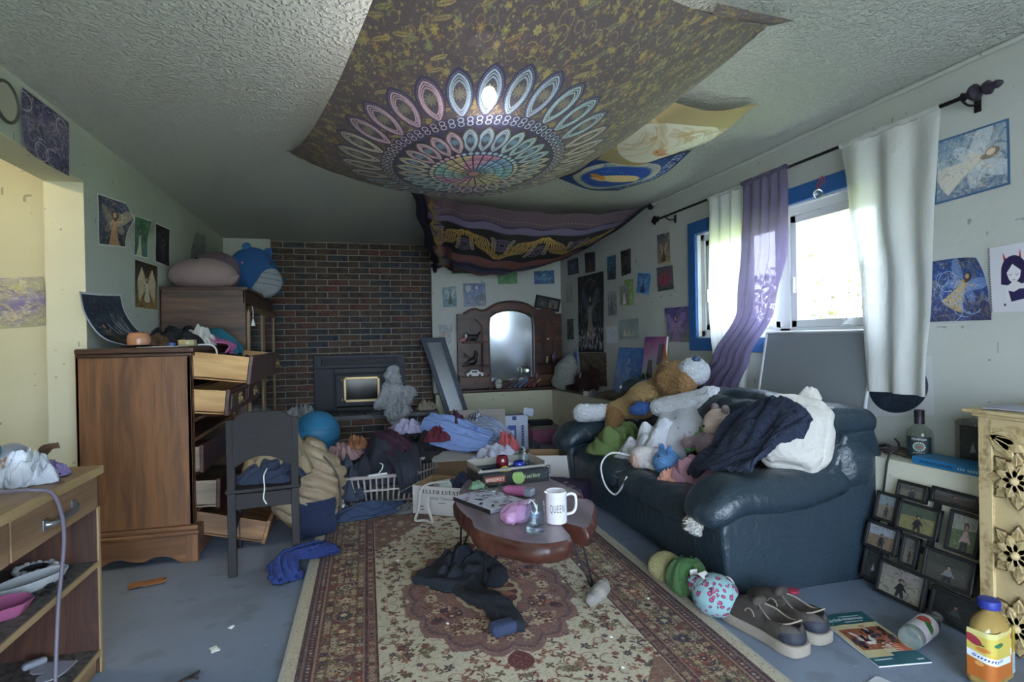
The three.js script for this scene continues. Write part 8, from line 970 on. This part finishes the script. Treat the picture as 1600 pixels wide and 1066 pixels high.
{ const t = thing('ornate_frame', 'ornate silver photo frame behind the blue book', 'frame', [2.6, yl(-1.85), -1.86]); t.rotation.set(0, -PI / 2, 0); const m = M('#8a8984', 0.5, { metalness: 0.5, bumpMap: bRough, bumpScale: 0.006 }); for (const s of [-1, 1]) { const L = []; for (let k = 0; k < 9; k++) L.push(ell(0.012, 0.012, 0.012, s * 0.066, 0.02 + k * 0.021, 0, 10)); part(t, 'frame_side', join(b2(s * 0.066 - 0.01, s * 0.066 + 0.01, 0, 0.2, -0.008, 0.006, 0.004), ...L), m); } part(t, 'frame_top', join(...[...Array(7)].map((_, k) => ell(0.012, 0.012, 0.012, -0.06 + k * 0.02, 0.195 + 0.008 * sin((k * PI) / 6), 0, 10)), b2(-0.07, 0.07, 0.18, 0.2, -0.008, 0.006, 0.004)), m); part(t, 'frame_bottom', b2(-0.07, 0.07, 0, 0.02, -0.008, 0.008, 0.004), m); part(t, 'photo', sheet((u, v) => V((u - 0.5) * 0.11, lerp(0.18, 0.02, v), 0.003), 1, 1, 0.002, PH[8]), mPrint); }
solo('ledge_litter', 'dusty scraps and beads behind the blue book on the ledge', 'scraps', heap(0.09, 0.3, 0.025, { seed: 191, f: 6, n: 60, m: 24, out: 0.4 }), M('#5c4c54', 0.8), [2.58, yl(-1.98) + 0.001, -2.0]);
solo('black_cable', 'black charging cable trailing down from the ledge behind the sofa end', 'cable', tube([[2.56, 0.665, -2.2], [2.5, 0.66, -2.13], [2.46, 0.645, -2.1], [2.425, 0.6, -2.12], [2.42, 0.4, -2.15], [2.43, 0.2, -2.2]], 0.005, 40, 7), mBlack);
solo('charger_bundle', 'tangle of chargers and cords on the ledge by the sofa end', 'cable', join(tube([...Array(14)].map((_, k) => [0.04 * cos(k * 1.7), 0.012 + 0.006 * (k % 4), 0.07 * sin(k * 1.1)]), 0.005, 120, 6), bx(0.05, 0.025, 0.05, 0, 0.013, 0.03)), M('#5a4a50', 0.6), [2.56, yl(-2.24) + 0.004, -2.25]);
solo('brown_bark_tray', 'brown bark tray behind the bottle on the ledge', 'tray', heap(0.1, 0.2, 0.035, { seed: 193, f: 5, n: 50, m: 16 }), M('#6b5f48', 0.8), [2.59, yl(-2.15), -2.12]);
// carved cabinet top papers
solo('white_paper', 'white paper lying on top of the carved cabinet', 'papers', sheet((u, v) => V((u - 0.5) * 0.2, 0.004 + 0.006 * Math.abs(N3(u * 3, v * 3, 1)), (v - 0.5) * 0.26), 10, 10, 0.003), M('#a8a6b4', 0.8), [2.42, 0.895, -1.5], 0.2);
solo('tissue_pack', 'folded white tissue on the papers of the carved cabinet', 'tissue', puff(0.07, 0.022, 0.12, { r: 0.008, n: 10, wr: 0.004, wf: 20 }), M('#c4c4c0', 0.8), [2.48, 0.918, -1.49], 0.4);
solo('maroon_booklet', 'pink and maroon booklet on top of the carved cabinet', 'booklet', bx(0.14, 0.012, 0.16, 0, 0.006, 0, 0.002), M('#7c4c5c', 0.6), [2.45, 0.9, -1.3], 0.3);
// rocks, plant, dragon, bag along the right ledge
{ const r = rng(44); [[2.5, -5.33, 0.11, 'grey rounded rock on the ledge at the foot of the blue canvas, left one'], [2.5, -5.08, 0.1, 'brown rounded rock on the ledge at the foot of the blue canvas, right one'], [2.52, -5.55, 0.07, 'flat pale stone on the ledge left of the rounded rocks']].forEach(([x, z, s, l], k) => solo('rock', l, 'rock', body([{ c: [0, s * 0.45, 0], r: [s * 0.7, s * 0.45, s] }, { c: [0.01, s * 0.4, s * 0.4], r: [s * 0.5, s * 0.36, s * 0.5] }], 0.03, 30, 0.003, k), M(['#5f5b52', '#6a5f4e', '#7c786c'][k], 0.85, { bumpMap: bRough, bumpScale: 0.004 }), [x, yl(z), z])); }
{ const t = thing('potted_plant', 'small bushy dark green plant in a clay pot on the ledge', 'plant', [2.52, yl(-4.62), -4.62]); const r = rng(8); part(t, 'pot', lathe([[0, 0], [0.045, 0], [0.06, 0.08], [0.064, 0.082], [0.064, 0.095], [0.056, 0.095], [0.054, 0.08], [0, 0.078]], 20), M('#6c4a3c', 0.8)); const L = []; for (let k = 0; k < 150; k++) { const a = r() * 6.28, b = Math.acos(2 * r() - 1), R = 0.105 * Math.cbrt(r()); const g = new THREE.PlaneGeometry(0.03, 0.04, 1, 2); const p = g.attributes.position; for (let i = 0; i < p.count; i++) if (Math.abs(p.getY(i)) > 0.01) p.setX(i, p.getX(i) * 0.35); g.rotateX(r() * 6); g.rotateY(r() * 6); L.push(flat(g.translate(R * sin(b) * cos(a), 0.2 + R * cos(b), R * sin(b) * sin(a)))); } const f = part(t, 'foliage', join(L), M('#33452f', 0.8, { transmission: 0.2, thickness: 0 })); f.userData.kind = 'stuff'; part(t, 'stem', join(rod([0, 0.08, 0], [0.01, 0.17, 0], 0.006), rod([0, 0.09, 0], [-0.03, 0.19, 0.03], 0.005)), M('#3a3024', 0.9)); }
solo('amber_stone', 'orange-brown stone beside the small plant on the ledge', 'rock', body([{ c: [0, 0.035, 0], r: [0.05, 0.04, 0.08] }, { c: [0, 0.05, 0.05], r: [0.035, 0.03, 0.04] }], 0.02, 26, 0.004), M('#8c6a34', 0.5), [2.47, yl(-4.82), -4.85]);
{ const t = thing('plush_dragon', 'dark maroon plush dragon lying on the corner of the ledge', 'plush toy', [2.54, yl(-6.0) + 0.02, -6.0]); const m = fur('#33191c'); part(t, 'plush_body', body([{ c: [0, 0.1, 0], r: [0.1, 0.1, 0.2] }, { c: [-0.03, 0.16, -0.06], r: [0.07, 0.08, 0.09] }, [0, 0.05, -0.15, 0.05, -0.08, 0.03, -0.42, 0.03], [0, 0.06, 0.15, 0.05, -0.02, 0.14, 0.26, 0.05]], 0.05, 42, 0.003), m); part(t, 'wing', sheet((u, v) => V(0.02 + 0.05 * u, 0.12 + 0.2 * u * (1 - v * 0.5), lerp(-0.12, 0.2, v) + 0.05 * u), 6, 8, 0.008), fur('#4a2226')); part(t, 'tag', sheet((u, v) => V(-0.09, 0.17 + 0.06 * v, -0.02 + 0.03 * u + 0.03 * v), 1, 1, 0.002), mWhite); }
solo('small_skull_ornament', 'small grey ornament on the ledge between dragon and rocks', 'ornament', body([{ c: [0, 0.04, 0], r: [0.04, 0.04, 0.05] }, { c: [-0.03, 0.025, 0.04], r: [0.025, 0.025, 0.03] }], 0.015, 26), M('#6c6c72', 0.4), [2.49, yl(-5.72), -5.72]);
solo('white_box_small', 'small white box on the ledge in front of the dragon', 'box', bx(0.06, 0.05, 0.08, 0, 0.025, 0, 0.004), mWhite, [2.48, yl(-5.85), -5.86], 0.2);
{ const t = thing('glass_cloche', 'tiny arched glass ornament beside the dragon', 'ornament', [2.46, yl(-5.95), -5.97]); part(t, 'arch', at(tube([[-0.04, 0, 0], [-0.04, 0.07, 0], [0, 0.1, 0], [0.04, 0.07, 0], [0.04, 0, 0]], 0.006, 30, 8), 0, 0, 0, 0, PI / 2), M('#7f9090', 0.2)); part(t, 'base', bx(0.03, 0.006, 0.1, 0, 0.003, 0), mSteel); }
solo('crinkled_bag', 'pale crinkled paper bag slumped in the back corner of the ledge', 'bag', body([{ c: [0, 0.17, 0], r: [0.1, 0.18, 0.24] }, { c: [0.03, 0.3, 0.12], r: [0.06, 0.12, 0.12] }, { c: [-0.02, 0.06, -0.08], r: [0.1, 0.07, 0.22] }], 0.08, 44, 0.012), M('#c6cac2', 0.8, { bumpMap: bCurl, bumpScale: 0.03 }), [2.5, yl(-6.62) + 0.04, -6.62]);
{ const t = thing('arch_ornament', 'small blue arched icon standing against the right wall above the pale bag', 'ornament', [2.63, yl(-6.55), -6.55]); part(t, 'panel', at(extr((() => { const s = new THREE.Shape(); s.moveTo(-0.07, 0.32); s.lineTo(0.07, 0.32); s.lineTo(0.07, 0.45); s.absarc(0, 0.45, 0.07, 0, PI); s.closePath(); return s; })(), 0.01, 0.003), 0, 0, 0, 0, -PI / 2), M('#7e93b4', 0.5)); part(t, 'inner', at(extr((() => { const s = new THREE.Shape(); s.moveTo(-0.035, 0.34); s.lineTo(0.035, 0.34); s.lineTo(0.035, 0.44); s.absarc(0, 0.44, 0.035, 0, PI); s.closePath(); return s; })(), 0.014, 0.002), 0, 0, 0, 0, -PI / 2), M('#3f5a94', 0.5)); part(t, 'stand', bx(0.02, 0.32, 0.03, -0.002, 0.16, 0), M('#6c6f78', 0.6)); }
// hutch shelves
{ const S1 = 1.161, S2 = 0.861, z = -6.99; const bk = M('#161418', 0.4);
  const cat = thing('cat_figurine', 'small black and white cat figurine on the upper left hutch shelf', 'figurine', [1.42, S1, z]); part(cat, 'figurine', body([{ c: [0, 0.05, 0], r: [0.075, 0.035, 0.03] }, { c: [-0.075, 0.08, 0], r: [0.03, 0.03, 0.03] }, [0.06, 0.06, 0, 0.014, 0.1, 0.11, 0, 0.01], [-0.05, 0.04, 0.01, 0.014, -0.05, 0.0, 0.01, 0.014], [0.05, 0.04, 0.01, 0.014, 0.05, 0.0, 0.01, 0.014]], 0.02, 36), bk); part(cat, 'chest_patch', ell(0.02, 0.03, 0.02, -0.085, 0.07, 0.018, 10), mWhite);
  const pk = thing('pink_shell', 'small pink ornament beside the cat figurine', 'ornament', [1.3, S1, z]); part(pk, 'shell', body([{ c: [0, 0.025, 0], r: [0.045, 0.028, 0.03] }, { c: [0.02, 0.04, 0], r: [0.02, 0.02, 0.02] }], 0.015, 24), M('#a4707c', 0.4));
  const dr = thing('dragon_figurine', 'dark winged figurine on the lower left hutch shelf', 'figurine', [1.42, S2, z]); part(dr, 'figurine', body([{ c: [0, 0.05, 0], r: [0.05, 0.045, 0.03] }, [0.03, 0.07, 0, 0.025, 0.05, 0.14, 0.01, 0.016], [0.05, 0.14, 0.01, 0.016, 0.03, 0.17, 0.02, 0.013], [-0.03, 0.04, 0, 0.02, -0.12, 0.02, 0.01, 0.008]], 0.02, 36), bk); for (const s of [-1, 1]) part(dr, 'wing', sheet((u, v) => V(-0.01 - 0.1 * u, 0.07 + 0.1 * u * (1 - v) + 0.03 * v, s * (0.01 + 0.02 * u)), 5, 5, 0.004), M('#3a3236', 0.6));
  const car = thing('toy_car', 'small white toy car on the bottom left of the hutch', 'toy car', [1.43, 0.722, z + 0.04]); part(car, 'car_body', join(extr(shp([[-0.1, 0.012], [0.1, 0.012], [0.105, 0.04], [0.06, 0.05], [0.035, 0.078], [-0.045, 0.078], [-0.075, 0.048], [-0.104, 0.04]]), 0.06, 0.006, 2).translate(0, 0, -0.03)), mWhite); for (const x of [-0.06, 0.06]) for (const zz of [-0.034, 0.034]) part(car, 'wheel', at(mUV(new THREE.CylinderGeometry(0.017, 0.017, 0.01, 14)), x, 0.017, zz, PI / 2), bk); part(car, 'window', b2(-0.04, 0.03, 0.05, 0.072, 0.03, 0.037, 0.003), bk);
  const fg = thing('owl_figurine', 'small cream figurine on the lower right hutch shelf', 'figurine', [2.4, S2, z]); part(fg, 'figurine', body([{ c: [0, 0.035, 0], r: [0.022, 0.035, 0.022] }, { c: [0.005, 0.075, 0], r: [0.016, 0.018, 0.016] }], 0.015, 24), M('#a48c6c', 0.5));
  const gl = thing('glass_cube', 'violet glass block on the lower right hutch shelf', 'ornament', [2.5, S2, z]); part(gl, 'block', bx(0.09, 0.11, 0.05, 0, 0.056, 0, 0.006), M('#6c5c80', 0.15, { transmission: 0.6, thickness: 0.02 })); part(gl, 'base', bx(0.1, 0.008, 0.06, 0, 0.004, 0, 0.002), bk);
  solo('white_pebble', 'tiny white pebble on the upper right hutch shelf', 'pebble', ell(0.018, 0.012, 0.014, 0, 0.012, 0, 10), mWhite, [2.42, S1, z]);
  const sk = thing('white_ghost_cup', 'small white skull-like cup at the foot of the mirror', 'cup', [1.74, 0.562, -6.96]); part(sk, 'cup', body([{ c: [0, 0.06, 0], r: [0.048, 0.06, 0.045] }, { c: [0, 0.03, 0], r: [0.04, 0.035, 0.04] }], 0.02, 32), M('#b4b4ac', 0.4)); for (const x of [-0.016, 0.018]) part(sk, 'eye', ell(0.008, 0.011, 0.006, x, 0.065, 0.043, 8), bk);
}
[['dark grey book leaning left before the mirror', 1.86, '#24262e', 0.15, 0.03], ['slim grey book leaning left before the mirror', 1.92, '#4c4c54', 0.15, 0.022], ['blue book leaning left before the mirror', 1.99, '#31507c', 0.16, 0.03], ['maroon book leaning left before the mirror', 2.06, '#6c3440', 0.17, 0.03], ['dark red book leaning left before the mirror', 2.12, '#5c2428', 0.16, 0.026], ['red and yellow book at the right end of the leaning books', 2.17, '#7c3c34', 0.16, 0.028]].forEach(([l, x, c, h, w], k) => { const t = thing('book', l, 'book', [x, 0.568, -6.985], 0, 'books leaning before the mirror'); t.rotation.z = -0.98 + k * 0.02; part(t, 'cover', join(b2(-w / 2, -w / 2 + 0.003, 0, h, -0.06, 0.06, 0.001), b2(w / 2 - 0.003, w / 2, 0, h, -0.06, 0.06, 0.001), b2(-w / 2, w / 2, 0, h, 0.057, 0.06, 0.001)), M(c, 0.5)); part(t, 'pages', b2(-w / 2 + 0.003, w / 2 - 0.003, 0.003, h - 0.003, -0.058, 0.057, 0), mWhite); if (k === 5) part(t, 'label', b2(-w / 2 + 0.004, w / 2 - 0.004, 0.09, 0.15, 0.06, 0.062, 0), M('#a8984c', 0.5)); });
solo('clear_ornament', 'cut glass ornament sparkling above the leaning books', 'ornament', new THREE.IcosahedronGeometry(0.055, 1), clear('#dfeadf', 0.02), [2.1, 0.78, -6.98]);
// outside: shrub beyond the window
{
  const t = thing('shrub', 'pale leafy shrub outside the window', 'shrub', [9.5, 0.5, -9.6]); const r = rng(15), bark = M('#8a8478', 0.9), B = [];
  for (let k = 0; k < 26; k++) { const a = r() * 6.28, R = 0.4 + 1.3 * r(), h = 0.9 + 1.9 * r(); B.push(rod([0.1 * cos(a), 0, 0.1 * sin(a)], [R * cos(a), h, R * sin(a) * 1.6], 0.025, 0.006, 5)); }
  part(t, 'branches', join(B), bark).userData.kind = 'stuff'; const lg = new THREE.PlaneGeometry(0.07, 0.11).toNonIndexed(), im = new THREE.InstancedMesh(lg, M('#7a7870', 0.8), 1900), o = new THREE.Object3D();
  for (let k = 0; k < 1900; k++) { const a = r() * 6.28, q = Math.sqrt(r()), h = 0.2 + 2.3 * r() * (1 - 0.35 * q) + 0.35 * N3(a, q * 3, 1); o.position.set(1.6 * q * cos(a), h, 3.2 * q * sin(a)); o.rotation.set(r() * 6, r() * 6, r() * 6); o.scale.setScalar(0.6 + r()); o.updateMatrix(); im.setMatrixAt(k, o.matrix); }
  im.name = 'foliage'; im.userData.kind = 'stuff'; t.add(im);
}
scene.traverse((o) => { if (o.isMesh) { o.castShadow = o.receiveShadow = true; } });
renderer.render(scene, camera);
